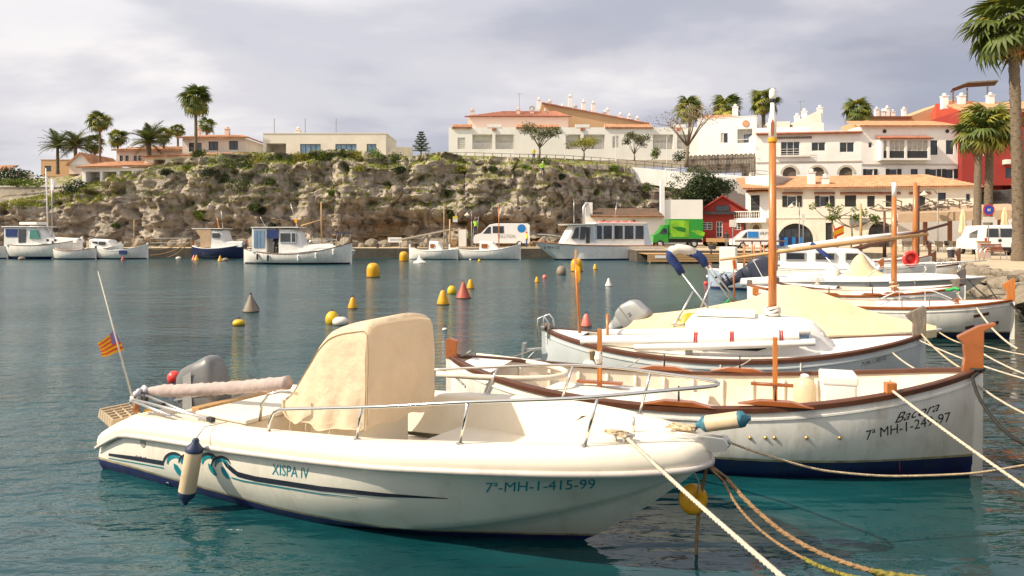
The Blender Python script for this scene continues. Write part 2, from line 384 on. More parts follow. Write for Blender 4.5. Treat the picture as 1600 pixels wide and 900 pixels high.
def bvh_of(o):
    me = o.data; bm = bmesh.new(); bm.from_mesh(me); bmesh.ops.triangulate(bm, faces=bm.faces); bm.to_mesh(me); bm.free()
    return BVHTree.FromPolygons([v.co.copy() for v in me.vertices], [tuple(p.vertices) for p in me.polygons])
def split_below(o, zfun, name, m):
    'cut a hull mesh along z = z0 + k x and move what lies below into a part of its own'
    z0, k = zfun
    bm = bmesh.new(); bm.from_mesh(o.data)
    no = Vector((-k, 0, 1)).normalized(); co = Vector((0, 0, z0))
    bmesh.ops.bisect_plane(bm, geom=bm.verts[:]+bm.edges[:]+bm.faces[:], plane_co=co, plane_no=no)
    low = bm.copy()
    bmesh.ops.delete(bm, geom=[f for f in bm.faces if (f.calc_center_median()-co).dot(no) < 0], context='FACES')
    bmesh.ops.delete(low, geom=[f for f in low.faces if (f.calc_center_median()-co).dot(no) >= 0], context='FACES')
    bm.to_mesh(o.data); bm.free()
    me = bpy.data.meshes.new(name); low.to_mesh(me); low.free(); me.materials.append(MATS[m])
    me.polygons.foreach_set('use_smooth', [True]*len(me.polygons))
    q = bpy.data.objects.new(name, me); COL.objects.link(q); q.parent = o.parent
    return q
def fender(name, label, top, ln, r, body, cap, direction=(0, 0, -1), eyeup=True, group=None):
    'cylindrical fender hung by its eye; local z runs along it'
    t = thing(name, label, 'fender', top, 0, group)
    d = Vector(direction).normalized(); q = Vector((0, 0, -1)).rotation_difference(d).to_matrix()
    def pr(pf): return [(r_, -z) for r_, z in pf]
    c = min(0.15, 0.2*ln); k_ = c/0.15
    MB().lathe(pr([(0.3*r, 0.06*k_), (0.62*r, 0.075*k_), (0.9*r, 0.11*k_), (r, c), (r, ln*0.5), (r, ln-c), (0.9*r, ln-0.11*k_)]), 20, tilt=q).obj('body', body, t, True)
    MB().lathe(pr([(0.30*r, 0.0), (0.42*r, 0.02*k_), (0.45*r, 0.05*k_), (0.94*r, 0.10*k_), (1.02*r, 0.135*k_), (1.02*r, c)]), 20, tilt=q).obj('end_cap', cap, t, 40)
    MB().lathe(pr([(1.02*r, ln-c), (1.02*r, ln-0.135*k_), (0.94*r, ln-0.09*k_), (0.5*r, ln-0.05*k_), (0.32*r, ln-0.02*k_), (0.3*r, ln)]), 20, tilt=q).obj('end_cap', cap, t, 40)
    return t
# ---------------------------------------------------------------- the near motor boat
BX, BY, BA = -3.88, 8.64, R(-30.5)
mb = thing('motor_boat', 'cream open motor boat lettered XISPA IV with covered console and steel bow rail', 'motor boat', (BX, BY, 0), BA)
ML = 6.2
def m_beam(x): return smoothi(x, [(0, 0.98), (1.2, 1.06), (2.6, 1.12), (3.8, 1.09), (4.6, 0.97), (5.2, 0.79), (5.7, 0.55), (6.0, 0.34), (6.13, 0.20), (6.2, 0.03)])
def m_sheer(x): return smoothi(x, [(0, 0.40), (0.25, 0.52), (0.50, 0.61), (0.9, 0.65), (2.2, 0.74), (3.6, 0.83), (5.0, 0.925), (6.2, 0.96)])
def m_keel(x): return smoothi(x, [(0, -0.32), (4.0, -0.36), (4.7, -0.22), (5.15, -0.02), (5.6, 0.28), (6.0, 0.61), (6.15, 0.75), (6.2, 0.79)])
def m_chb(x): return smoothi(x, [(0, 0.86), (2.5, 0.86), (3.8, 0.74), (4.7, 0.49), (5.3, 0.27), (5.8, 0.11), (6.1, 0.02), (6.2, 0.002)])
def m_chz(x): return max(m_keel(x)+0.004, smoothi(x, [(0, -0.06), (2.5, -0.02), (4.0, 0.10), (5.0, 0.30), (5.7, 0.53), (6.2, 0.793)]))
RUB = 0.165
def m_section(x):
    b, s, k, cb, cz = m_beam(x), m_sheer(x)-RUB, m_keel(x), m_chb(x), m_chz(x)
    pts = []
    for i in range(9):
        t = i/8; e = t**0.85; fl = interp(x, [(3.5, 1.0), (6.2, 0.5)])
        y = lerp(b-0.015, min(cb+0.025, b-0.012), t**fl)+0.05*math.sin(math.pi*t)*max(0, min(1, (5.0-x)/1.5))
        pts.append((y, lerp(s, cz, e)))
    pts.append((cb, cz-0.012))
    for i in range(1, 6): pts.append((lerp(cb, 0.0, i/5), lerp(cz-0.012, k, i/5)))
    return pts
h = MB(); rings = []
xs = [6.2*(i/40) for i in range(36)]+[5.5+0.7*math.sin(math.pi/2*i/14) for i in range(1, 15)]
for x in xs:
    sct = m_section(x); rings.append([(x, -y, z) for y, z in sct]+[(x, y, z) for y, z in sct[::-1][1:]])
h.loft(rings, cap=False, closed=False)
n0 = len(rings[0]); h.f.append(tuple(range(n0)))
hull = h.obj('hull', 'gelcoat', mb, 35)
hb = bvh_of(hull)
sl_0 = split_below(hull, (0.138, -0.012), 'scum_line', 'scum'); split_below(sl_0, (0.115, -0.012), 'bottom_paint', 'antifoul')
# outline of the moulded gunwale, starboard stern -> bow -> port stern
out = [(x, -m_beam(x)) for x in xs]+[(x, m_beam(x)) for x in xs[::-1]]
def offset_prof(prof, i0=0, i1=None, outl=None):
    ol = outl or out; rings = []
    for i in range(i0, i1 or len(ol)):
        x, y = ol[i]; a = ol[max(i-1, 0)]; b = ol[min(i+1, len(ol)-1)]
        tx, ty = b[0]-a[0], b[1]-a[1]; l = math.hypot(tx, ty) or 1; nx, ny = -ty/l, tx/l
        ring = []
        for ins, dz in prof:
            k = min(ins, abs(y)*0.97+0.01) if ins > 0 else ins
            yy = y+ny*k; xx = x+nx*k
            if yy*y < 0: yy = 0.004*(1 if y > 0 else -1)
            if dz < -0.06 and ins > 0.1: dz = lerp(dz, -0.05, max(0, min(1, (x-4.5)/0.5)))
            ring.append((min(xx, 6.24), yy, m_sheer(min(max(x, 0), 6.2))+dz))
        rings.append(ring)
    return rings
g = MB(); g.loft(offset_prof([(0.0, -RUB), (-0.02, -RUB+0.02), (-0.02, -0.10), (-0.006, -0.05), (0.03, -0.014), (0.08, 0.0), (0.20, 0.0), (0.225, -0.012), (0.235, -0.04), (0.25, -0.30), (0.27, -0.42)]), cap=False, closed=False)
g.obj('gunwale', 'deck_cream', mb, 50)
g = MB(); g.loft(offset_prof([(-0.018, -RUB-0.022), (-0.042, -RUB-0.018), (-0.046, -RUB), (-0.042, -RUB+0.018), (-0.018, -RUB+0.022)]), cap=False, closed=False)
g.obj('rub_rail', mat('rub_grey', (0.62, 0.57, 0.52), 0.5, var=0.12, dirt=(0.3, 0.27, 0.24), dscale=6, damt=0.6), mb, True)
# cockpit sole, bow platform with its hatch, foredeck, transom well
def m_half_at(x, z):
    sc_ = m_section(x)[::-1]
    return interp(z, [(sc_[i][1]+i*1e-6, sc_[i][0]) for i in range(len(sc_))])
def strip(xa, xb, n, inset, z, zb=None):
    q = MB(); vs = []
    for i in range(n+1):
        x = lerp(xa, xb, i/n); zz = z(x) if callable(z) else z; b = max(0.01, min(m_beam(x)-inset, m_half_at(x, zz)-0.03))
        vs += [(x, -b, zz), (x, 0, zz+0.012), (x, b, zz)]
    fs = []
    for i in range(n):
        for j in range(2): fs.append((i*3+j, i*3+j+1, i*3+j+4, i*3+j+3))
    q.add(vs, fs)
    if zb is not None:                           # riser at the aft edge
        zz = z(xa) if callable(z) else z; b = min(m_beam(xa)-inset, m_half_at(xa, zb)-0.03)
        q.add([(xa, -b, zb), (xa, b, zb), (xa, b, zz), (xa, -b, zz)], [(0, 1, 2, 3)])
    return q
strip(0.5, 3.4, 12, 0.2, 0.30).obj('cockpit_sole', 'deck_cream', mb)
strip(3.4, 5.15, 12, 0.2, lambda x: 0.50+0.03*(x-3.4), 0.28).obj('bow_platform', 'deck_cream', mb, 30)
strip(5.05, 6.2, 12, 0.18, lambda x: m_sheer(x)-0.012, 0.48).obj('foredeck', 'deck_cream', mb, 30)
MB().box((4.05, -0.18, 0.535), (0.50, 0.60, 0.024)).obj('hatch', mat('hatch_shade', (0.50, 0.36, 0.24), 0.5, var=0.1), mb, bevel=0.006)  # tan tone paints the shading of the hatch recess into its colour
q = MB(); q.b2((0.50, -0.80, 0.05), (0.62, 0.80, 0.56)); q.obj('transom', 'gelcoat', mb, bevel=0.02)
q = MB(); q.b2((0.62, -0.78, 0.30), (1.05, -0.30, 0.56)); q.obj('stern_seat', 'inner_cream', mb, bevel=0.02)
q = MB(); q.b2((0.62, 0.30, 0.30), (1.05, 0.78, 0.56)); q.obj('stern_seat', 'inner_cream', mb, bevel=0.02)
q = MB(); q.b2((0.60, -0.30, 0.52), (0.72, 0.78, 0.60)); q.obj('transom_board', 'pale_wood', mb, bevel=0.01)
q = MB(); q.b2((1.35, -0.78, 0.30), (2.05, 0.25, 0.70)); q.obj('seat_box', 'inner_cream', mb, bevel=0.02)
q = MB(); q.b2((1.33, -0.79, 0.703), (2.07, 0.26, 0.745)); q.obj('seat_lid', 'deck_cream', mb, bevel=0.015)
# stern quarters beside the motor well
for sy in (-1, 1):
    q = MB(); q.prism([(-0.02, 0.06), (0.56, 0.06), (0.56, 0.62), (0.47, 0.62), (0.22, 0.51), (-0.02, 0.39)], lambda x, z: (x, sy*0.46, z), lambda x, z: (x, sy*0.90, z))
    q.obj('stern_quarter', 'deck_cream', mb, bevel=0.02)
# console below its cover
q = MB(); q.b2((2.45, -0.36, 0.30), (3.1, 0.36, 1.05)); q.obj('console', 'deck_cream', mb, bevel=0.05)
# cover
st = []
nx_, ny_ = 40, 34
cv = MB(); vs = []
for i in range(nx_+1):
    t = i/nx_; x = lerp(2.02, 3.285, t)
    top = smoothi(x, [(2.02, 0.88), (2.20, 0.99), (2.45, 1.24), (2.68, 1.50), (2.82, 1.61), (3.05, 1.68), (3.255, 1.72), (3.28, 1.71), (3.285, 1.69)])
    w = smoothi(x, [(2.02, 0.26), (2.4, 0.40), (2.85, 0.48), (3.285, 0.50)])
    hem = smoothi(x, [(2.02, 0.82), (2.2, 0.68), (2.7, 0.69), (3.285, 0.76)])
    for j in range(ny_+1):
        u = lerp(-1, 1, j/ny_); au = abs(u)
        if au < 0.5: y = w*0.95*(au/0.5); z = top-0.035*(au/0.5)**6
        else:
            k = (au-0.5)/0.5; y = w*(0.95+0.05*min(1, k*3)**0.6); z = lerp(top-0.035, hem, k)
        y *= 1 if u > 0 else -1
        fold = 0.034*noise.noise(Vector((x*3.0, y*3, z*2.2)))+0.016*math.sin(z*9+x*14+3*noise.noise(Vector((x, z, 1))))*max(0, au-0.4)
        if au > 0.5: kk = (au-0.5)/0.5; y += math.copysign(1, u)*(0.045*kk*kk+0.022*kk*math.sin(x*19+1.5*math.sin(z*5))); z += 0.018*kk*math.sin(x*13)
        vs.append((x+fold*0.5, y*(1+fold*1.2), z+fold*0.8))
fs = [(i*(ny_+1)+j, (i+1)*(ny_+1)+j, (i+1)*(ny_+1)+j+1, i*(ny_+1)+j+1) for i in range(nx_) for j in range(ny_)]
cv.add(vs, fs)
# front sheet closes the cover
fv = []; nf = 22
for i in range(nf+1):
    k = i/nf
    for j in range(ny_+1):
        base = Vector(vs[nx_*(ny_+1)+j]); u = lerp(-1, 1, j/ny_)
        z = lerp(base.z, 0.76+0.02*math.sin(u*7), k)
        bulge = 0.05*math.sin(math.pi*k)*(1-u*u)+0.018*noise.noise(Vector((u*2, z*3, 4)))
        fv.append((base.x+0.012+bulge, lerp(base.y, u*0.5, k), z))
cv.add(fv, [(i*(ny_+1)+j, (i+1)*(ny_+1)+j, (i+1)*(ny_+1)+j+1, i*(ny_+1)+j+1) for i in range(nf) for j in range(ny_)])
bv_ = []
for i in range(9):
    for j in range(ny_+1):
        base = Vector(vs[j]); bv_.append((base.x-0.01*i/8, base.y, lerp(base.z, 0.80, i/8)))
cv.add(bv_, [(i*(ny_+1)+j, (i+1)*(ny_+1)+j, (i+1)*(ny_+1)+j+1, i*(ny_+1)+j+1) for i in range(8) for j in range(ny_)])
o = cv.obj('console_cover', 'cover_cloth', None, 55); place(o, (BX, BY, 0), BA)
tag(o, 'tall beige cloth cover tied over the steering console of the cream motor boat', 'boat cover')
hem_ = [Vector(vs[i*(ny_+1)])+Vector((0, -0.006, 0.012)) for i in range(nx_+1)]
MB().tube(hem_, 0.010, 6).obj('hem', 'cover_cloth', o, True)
MB().tube([Vector(vs[i*(ny_+1)+int(ny_*0.25)])+Vector((0, -0.004, 0.004)) for i in range(nx_+1)], 0.005, 5).obj('seam', mat('seam', (0.45, 0.33, 0.2), 0.9), o)
for i in (6, 16, 27, 38): p_ = hem_[i]; MB().tube([p_, p_+Vector((0.02, -0.03, -0.06)), p_+Vector((0.05, -0.02, -0.13))], 0.005, 5).obj('tie_cord', 'rope_white', o)
s_ = MB(); s_.tube([(3.30, -0.49, 1.60), (3.315, -0.50, 1.35), (3.315, -0.51, 1.1), (3.31, -0.51, 0.80)], 0.006, 6); s_.obj('seam', mat('seam', (0.45, 0.31, 0.18), 0.9), o)
# bow rail
def gp(x, side, ins=0.12, dz=0.0): return Vector((x, side*(m_beam(x)-ins), m_sheer(x)+dz))
def rail_h(x): return smoothi(x, [(2.6, 0.20), (3.6, 0.27), (4.6, 0.33), (5.5, 0.37), (6.2, 0.42)])
def railpt(x, side, tip=6.25):
    b = max(m_beam(min(x, 6.2))-0.06, 0.0)
    if x > 5.3: b = lerp(m_beam(5.3)-0.06, 0.10, ((x-5.3)/(tip-5.3))**1.1)
    return Vector((x, side*b, m_sheer(min(x, 6.2))+rail_h(min(x, 6.2))))
rp = []
for side in (-1, 1):
    seg = [gp(2.62, side), gp(2.63, side, dz=0.09), gp(2.69, side, 0.115, 0.17)]
    x = 2.82
    while x < 6.12: seg.append(railpt(x, side)); x += 0.16
    seg += [railpt(6.22, side)]
    rp.append(seg)
full = rp[0]+[Vector((6.27, -0.04, 1.38)), Vector((6.27, 0.04, 1.38))]+rp[1][::-1]
MB().tube(full, 0.0145, 10).obj('bow_rail', 'steel', mb, True)
for side in (-1, 1):
    for x in (3.62, 4.55, 5.45):
        q = MB(); q.tube([gp(x, side), railpt(x+0.10, side)-Vector((0, 0, 0.008))], 0.0125, 8); a = q.obj('stanchion', 'steel', mb, True)
        MB().lathe([(0.032, -0.002), (0.032, 0.008), (0.02, 0.014)], 12, gp(x, side)).obj('stanchion_foot', 'steel', a)
    q = MB(); q.tube([gp(1.70, side, 0.14), gp(1.72, side, 0.13, 0.13), gp(1.82, side, 0.13, 0.22), gp(1.98, side, 0.13, 0.25), gp(2.12, side, 0.15, 0.22)], 0.0135, 8) if side > 0 else q.tube([(2.18, -0.72, 0.74), (2.2, -0.72, 0.90), (2.27, -0.70, 1.0), (2.40, -0.66, 1.03), (2.5, -0.55, 1.0)], 0.0135, 8)
    q.obj('grab_rail', 'steel', mb, True)
# bow fittings
q = MB(); q.prism([(5.78, 0.93), (6.26, 0.89), (6.34, 0.91), (6.37, 0.955), (6.33, 1.0), (6.22, 1.0), (6.0, 0.965)], lambda x, z: (x, -0.055, z), lambda x, z: (x, -0.045, z))
q.prism([(5.78, 0.93), (6.26, 0.89), (6.34, 0.91), (6.37, 0.955), (6.33, 1.0), (6.22, 1.0), (6.0, 0.965)], lambda x, z: (x, 0.045, z), lambda x, z: (x, 0.055, z))
q.b2((5.78, -0.045, 0.925), (6.2, 0.045, 0.932)); q.tube([(6.31, -0.05, 0.95), (6.31, 0.05, 0.95)], 0.03, 10)
q.obj('anchor_roller', 'alu', mb, bevel=0.004)
CL = Vector((5.62, -0.30, 0.95))
q = MB(); q.tube([CL+Vector((-0.12, 0, 0.05)), CL+Vector((0, 0, 0.045)), CL+Vector((0.12, 0, 0.05))], 0.011, 8); q.tube([CL+Vector((-0.035, 0, -0.02)), CL+Vector((-0.035, 0, 0.045))], 0.012, 8); q.tube([CL+Vector((0.035, 0, -0.02)), CL+Vector((0.035, 0, 0.045))], 0.012, 8)
q.obj('cleat', 'steel', mb, True)
q = MB(); q.tube([(5.62, -0.02, 0.93), (5.62, -0.02, 1.06)], 0.012, 8); q.obj('bow_pin', 'steel', mb, True)
# coils round the cleat
random.seed(5); pts = []
for i in range(90):
    a = i*0.55; pts.append(CL+Vector((0.10*math.cos(a)*(0.6+0.4*math.sin(i*0.7)), 0.05*math.sin(a*1.03)+0.01*math.sin(i), 0.02+0.035*abs(math.sin(a*0.5))+0.0002*i)))
MB().tube(pts, 0.009, 6).obj('rope_coil', 'rope', mb, True)
pts = [Vector((5.95+0.10*math.sin(i*0.9)+0.02*math.sin(i*2.1), 0.16+0.05*math.cos(i*0.8), 0.975+0.02*abs(math.sin(i*0.6)))) for i in range(60)]
MB().tube(pts, 0.010, 6).obj('rope_coil', 'rope', mb, True)
# folded bimini in its sleeve with poles, flag staff
sl = rope_pts((0.30, -0.62, 0.80), (2.10, -0.30, 1.02), 0.02, 40)
MB().tube(sl, [0.03+0.036*min(1, i/4)+0.004*math.sin(i*1.3)+0.005*math.sin(i*2.9) for i in range(41)], 14).obj('canopy_sleeve', 'mauve_cloth', mb, True)
for k, (a, b) in enumerate([((0.30, -0.78, 0.74), (1.75, -0.93, 0.745)), ((0.34, -0.68, 0.77), (1.62, -0.90, 0.72)), ((0.42, -0.84, 0.735), (1.2, -0.97, 0.72))]):
    MB().tube([a, b], 0.014, 8).obj('canopy_pole', 'alu', mb, True)
for x, y in ((1.75, -0.93), (0.80, -0.80), (0.40, -0.72)):
    MB().box((x, y, 0.745), (0.09, 0.045, 0.045), rz=-0.1).obj('pole_joint', 'black_plastic', mb, bevel=0.008)
pts = [Vector((0.28+0.06*math.sin(i*0.8), -0.70+0.07*math.cos(i*0.55), 0.70+0.005*i+0.02*math.sin(i*1.7))) for i in range(26)]
MB().tube(pts, 0.028, 8).obj('sleeve_end', mat('pale_cloth_blue', (0.50, 0.49, 0.52), 0.9, bump=0.4, bscale=10), mb, True)
ST0 = Vector((0.22, -0.66, 0.60)); 
def m_world(v): return Matrix.Translation((BX, BY, 0)) @ Matrix.Rotation(BA, 4, 'Z') @ Vector(v)
def m_local(v): return (Matrix.Translation((BX, BY, 0)) @ Matrix.Rotation(BA, 4, 'Z')).inverted() @ Vector(v)
w0 = m_world(ST0); d0 = w0.y
tip = m_local(P(153, 424, d0+0.15)); base = m_local(P(213, 645, d0))
MB().tube([base, base.lerp(tip, 0.5), tip], [0.013, 0.009, 0.004], 8).obj('flag_staff', mat('staff', (0.62, 0.57, 0.47), 0.5), mb, True)
MB().lathe([(0.02, 0), (0.035, 0.01), (0.035, 0.05), (0.02, 0.10), (0.012, 0.13)], 12, base).obj('staff_socket', 'varnish', mb, True)
MB().lathe([(0.01, -0.05), (0.05, -0.03), (0.06, 0.0), (0.045, 0.03), (0.01, 0.045)], 14, base+Vector((0.06, 0.1, -0.01))).obj('stern_light', 'buoy_yellow', mb, True)
# flag
fo = thing('flag', 'small red and yellow striped flag with purple corner on the stern staff', 'flag', P(178, 520, d0+0.07))
stripe = [MB() for _ in range(3)]
def fpt(u, v):
    a = P(178-4*v*-1+10*v, 516+33*v, d0+0.07); b = P(153+4*v, 537+22*v, d0+0.02)
    p = a.lerp(b, u)-Vector(fo.location); p.y += 0.03*math.sin(u*6+v*2); p.z += 0.008*math.sin(u*7); return p
NS, MS = 14, 9
for j in range(MS):
    for i in range(NS):
        k = 2 if (i < 5 and j < 5) else (1 if j % 2 else 0)
        stripe[k].add([fpt(i/NS, j/MS), fpt((i+1)/NS, j/MS), fpt((i+1)/NS, (j+1)/MS), fpt(i/NS, (j+1)/MS)], [(0, 1, 2, 3)])
for b_, m_, n_ in zip(stripe, ('flag_yellow', 'flag_red', 'flag_purple'), ('yellow_stripes', 'red_stripes', 'corner_panel')): b_.obj(n_, m_, fo, True)
# boarding grid at the stern
q = MB()
for i in range(6): q.box((-0.10-0.045*i*0.9, -0.62, 0.42+0.02*i), (0.014, 0.34, 0.10), ry=0.15)
for j in range(4): q.box((-0.21, -0.78+0.105*j, 0.475), (0.26, 0.014, 0.10), ry=0.35)
q.obj('boarding_grid', mat('grid_tan', (0.55, 0.44, 0.30), 0.7, dirt=(0.3, 0.22, 0.15), damt=0.5), mb)
# outboard motor
def outboard(parent, loc, rz, tiltdeg, s, body, side, dark, txt=None, txtmat='white_paint'):
    om = bpy.data.objects.new('outboard_motor', None); COL.objects.link(om); om.parent = parent; om.location = loc
    om.rotation_euler = (0, R(tiltdeg), rz); om.scale = (s, s, s); om.empty_display_size = 0.1
    # local: +x points ahead (towards the boat), z up, cowl sits above z = 0
    rings = []
    for z, xa, xb, w in [(-0.02, -0.26, 0.20, 0.15), (0.06, -0.30, 0.25, 0.185), (0.25, -0.32, 0.265, 0.20), (0.42, -0.30, 0.26, 0.195), (0.55, -0.27, 0.25, 0.18), (0.615, -0.22, 0.21, 0.15), (0.64, -0.15, 0.14, 0.09)]:
        ring = []
        for k in range(20):
            a = 2*math.pi*k/20; c, s_n = math.cos(a), math.sin(a); e = 0.42
            ring.append(((xa+xb)/2+(xb-xa)/2*math.copysign(abs(c)**e, c), w*math.copysign(abs(s_n)**e, s_n), z-0.10*(0.5-c*0.5)*(1 if z > 0.3 else 0)))
        rings.append(ring)
    MB().loft(rings).obj('cowl', body, om, 40)
    rings = []
    for z, xa, xb, w in [(-0.02, -0.262, 0.202, 0.152), (-0.10, -0.25, 0.19, 0.145), (-0.20, -0.20, 0.12, 0.10)]:
        rings.append([((xa+xb)/2+(xb-xa)/2*math.cos(2*math.pi*k/16), w*math.sin(2*math.pi*k/16), z) for k in range(16)])
    MB().loft(rings).obj('lower_cowl', dark, om, 40)
    rings = [[(-0.06+a*0.14*w, 0.045*w*math.sin(th), z) for th, a in [(2*math.pi*k/10, math.cos(2*math.pi*k/10)) for k in range(10)]] for z, w in [(-0.18, 1.2), (-0.5, 0.9), (-0.75, 0.75), (-0.95, 0.5)]]
    MB().loft(rings).obj('leg', dark, om, True)
    q = MB(); q.b2((-0.28, -0.10, -0.66), (0.06, 0.10, -0.645)); q.lathe([(0.01, -0.25), (0.05, -0.15), (0.055, 0.1), (0.02, 0.2)], 10, (-0.06, 0, -0.80), Matrix.Rotation(R(90), 3, 'Y'))
    q.obj('gearcase', dark, om)
    for k in range(3):
        a = 2*math.pi*k/3; q = MB(); q.prism([(0.04, -0.02), (0.14, -0.06), (0.16, 0.01), (0.12, 0.05), (0.04, 0.025)], lambda r_, w: (-0.30+w*0.4, r_*math.cos(a)-w*math.sin(a), -0.80+r_*math.sin(a)+w*math.cos(a)), lambda r_, w: (-0.312+w*0.4, r_*math.cos(a)-w*math.sin(a), -0.80+r_*math.sin(a)+w*math.cos(a))); q.obj('propeller_blade', dark, om)
    q = MB(); q.b2((0.12, -0.13, -0.42), (0.22, 0.13, -0.04)); q.obj('mount_bracket', 'alu', om, bevel=0.02)
    MB().b2((-0.285, -0.1855-0.017, 0.20), (0.22, -0.19, 0.215)).obj('trim_line', side, om)
    if txt:
        vs, fs = text_mesh(txt, 0.10, 0.15, 1.0)
        wx = max(v[0] for v in vs); q = MB(); q.add([(x-wx/2-0.02, -0.205, y+0.26) for x, y in vs], fs); q.obj('lettering', txtmat, om, recalc=False)
    return om
om = outboard(mb, (0.33, 0.12, 0.44), 0.25, -12, 0.98, 'motor_grey', 'motor_light', 'motor_grey')
q = MB(); q.prism([(-0.20, 0.02), (-0.06, 0.02), (0.02, 0.50), (-0.10, 0.46)], lambda x, z: (x, -0.2035, z), lambda x, z: (x, -0.2065, z)); q.obj('side_panel', 'motor_light', om)
# graphics
def poly_decal(pts, m, name, off=0.004, cut=0.05):
    wrap(hb, pts, [tuple(range(len(pts)))], 0, 0, -1, off, cut, 0, name, m, mb)
def band(pts, name, m, off=0.004):
    'stripe from (x, z, half-height) samples'
    vs = [(x, z+w) for x, z, w in pts]+[(x, z-w) for x, z, w in pts][::-1]; n = len(pts)
    wrap(hb, vs, [(i, i+1, 2*n-2-i, 2*n-1-i) for i in range(n-1)], 0, 0, -1, off, 0.1, 0, name, m, mb)
def caster(bvh, loc, rz, scale=1.0):
    mi = (Matrix.Translation(loc) @ Matrix.Rotation(rz, 4, 'Z')).inverted(); rot = mi.to_3x3()
    def hit(px, py, off=0.004):
        o = mi @ Vector((0, 0, CAMH)); d = (rot @ Vector(((px-800)/F, 1, (HY-py)/F))).normalized()
        h_ = bvh.ray_cast(o, d)
        if h_[0] is None: return None
        n = h_[1] if h_[1].dot(d) < 0 else -h_[1]
        return h_[0]+n*off
    return hit
def decal(hit, polys, m, name, parent, off=0.004):
    q = MB()
    for poly in polys:
        pts = []
        n = len(poly)
        for i in range(n):
            a, b = poly[i], poly[(i+1) % n]; k = max(1, int(math.hypot(b[0]-a[0], b[1]-a[1])/9))
            pts += [(lerp(a[0], b[0], j/k), lerp(a[1], b[1], j/k)) for j in range(k)]
        v3 = [hit(x, y, off) for x, y in pts]
        if any(v is None for v in v3): continue
        q.add(v3, [tuple(range(len(v3)))])
    if not q.f: return None
    me = bpy.data.meshes.new(name); me.from_pydata(q.v, [], q.f)
    bm = bmesh.new(); bm.from_mesh(me); bmesh.ops.triangulate(bm, faces=bm.faces, ngon_method='EAR_CLIP'); bm.to_mesh(me); bm.free()
    me.materials.append(MATS[m]); o = bpy.data.objects.new(name, me); COL.objects.link(o); o.parent = parent; return o
def stripe_px(hit, top, bot, m, name, parent, off=0.004):
    q = MB(); n = 40; vs = []
    x0, x1 = top[0][0], top[-1][0]
    for i in range(n+1):
        x = lerp(x0, x1, i/n); a, b = hit(x, interp(x, top), off), hit(x, interp(x, bot), off)
        if a is not None and b is not None: vs += [a, b]
    q.add(vs, [(2*i, 2*i+1, 2*i+3, 2*i+2) for i in range(len(vs)//2-1)]); return q.obj(name, m, parent, recalc=False)
def letter_px(hit, s, a, b, cap, m, parent, shear=0.0, bold=0.0, off=0.0025):
    'lettering from pixel a to pixel b along the hull, capital height in pixels'
    vs, fs = text_mesh(s, 1.0, shear, 1.0, 1.0, bold)
    bm = bmesh.new(); bv = [bm.verts.new((x, y, 0)) for x, y in vs]
    for f in fs:
        try: bm.faces.new([bv[i] for i in f])
        except ValueError: pass
    bmesh.ops.dissolve_limit(bm, angle_limit=0.01, verts=bm.verts, edges=bm.edges)
    w = max(v.co.x for v in bm.verts)
    for ax, lim in ((0, w), (1, 0.9)):
        k = 0.1
        while k < lim:
            no = (1, 0, 0) if ax == 0 else (0, 1, 0)
            bmesh.ops.bisect_plane(bm, geom=bm.verts[:]+bm.edges[:]+bm.faces[:], plane_co=(k*no[0], k*no[1], 0), plane_no=no); k += 0.1
    bmesh.ops.triangulate(bm, faces=bm.faces)
    for v in bm.verts:
        t = v.co.x/w; p = hit(lerp(a[0], b[0], t), lerp(a[1], b[1], t)-v.co.y/0.70*cap, off)
        if p is None: print('no hull under lettering', s, t, v.co.y); bm.free(); return None
        v.co = p
    me = bpy.data.meshes.new('lettering'); bm.to_mesh(me); bm.free(); me.materials.append(MATS[m])
    o = bpy.data.objects.new('lettering', me); COL.objects.link(o); o.parent = parent; return o
mhit = caster(hb, (BX, BY, 0), BA)
stripe_px(mhit, [(170, 708), (205, 712), (256, 720)], [(170, 712), (205, 718), (256, 727)], 'navy_print', 'hull_stripe', mb)
stripe_px(mhit, [(170, 715), (205, 721), (256, 730)], [(170, 716.5), (205, 722.5), (256, 732)], 'teal_print', 'hull_stripe', mb)
stripe_px(mhit, [(345, 712), (356, 724), (372, 737), (400, 744), (500, 759), (600, 770), (700, 778)], [(345, 716), (356, 733), (372, 745), (400, 752), (500, 767), (600, 776), (700, 779)], 'navy_print', 'hull_stripe', mb)
stripe_px(mhit, [(362, 745), (380, 750), (500, 770), (560, 777)], [(362, 747), (380, 752.5), (500, 772), (560, 778)], 'teal_print', 'hull_stripe', mb)
def crest(cx, cy, s, flip=1):
    def arc(r0, r1, a0, a1, w):
        o_, i_ = [], []
        for k in range(13):
            t = k/12; a = R(lerp(a0, a1, t)); r = lerp(r0, r1, t); th = w*math.sin(math.pi*min(1, t*1.1+0.08))
            o_.append((cx+flip*s*r*math.cos(a), cy-s*r*math.sin(a))); i_.append((cx+flip*s*(r-th)*math.cos(a), cy-s*(r-th)*math.sin(a)))
        return o_+i_[::-1]
    navy = arc(1.0, 1.05, 185, -35, 0.30); teal = arc(0.62, 0.9, 200, -60, 0.36)
    drop = [(cx+flip*s*x, cy+s*y) for x, y in ((0.05, 0.1), (0.35, 0.25), (0.75, 0.85), (1.0, 1.35), (0.7, 1.4), (0.35, 1.05), (0.1, 0.6))]
    return navy, teal, drop
for cx, cy, s in ((271, 722, 16), (292, 722, 13), (325, 722, 15), (345, 727, 15)):
    nv, tl, dp = crest(cx, cy, s)
    decal(mhit, [nv], 'navy_print', 'wave_crest', mb, 0.0052); decal(mhit, [tl], 'teal_print', 'wave_body', mb, 0.0042); decal(mhit, [dp], 'teal_print', 'wave_body', mb, 0.0046)
letter_px(mhit, 'XISPA IV', (425, 741), (483, 748), 17, 'teal_print', mb, 0.08)
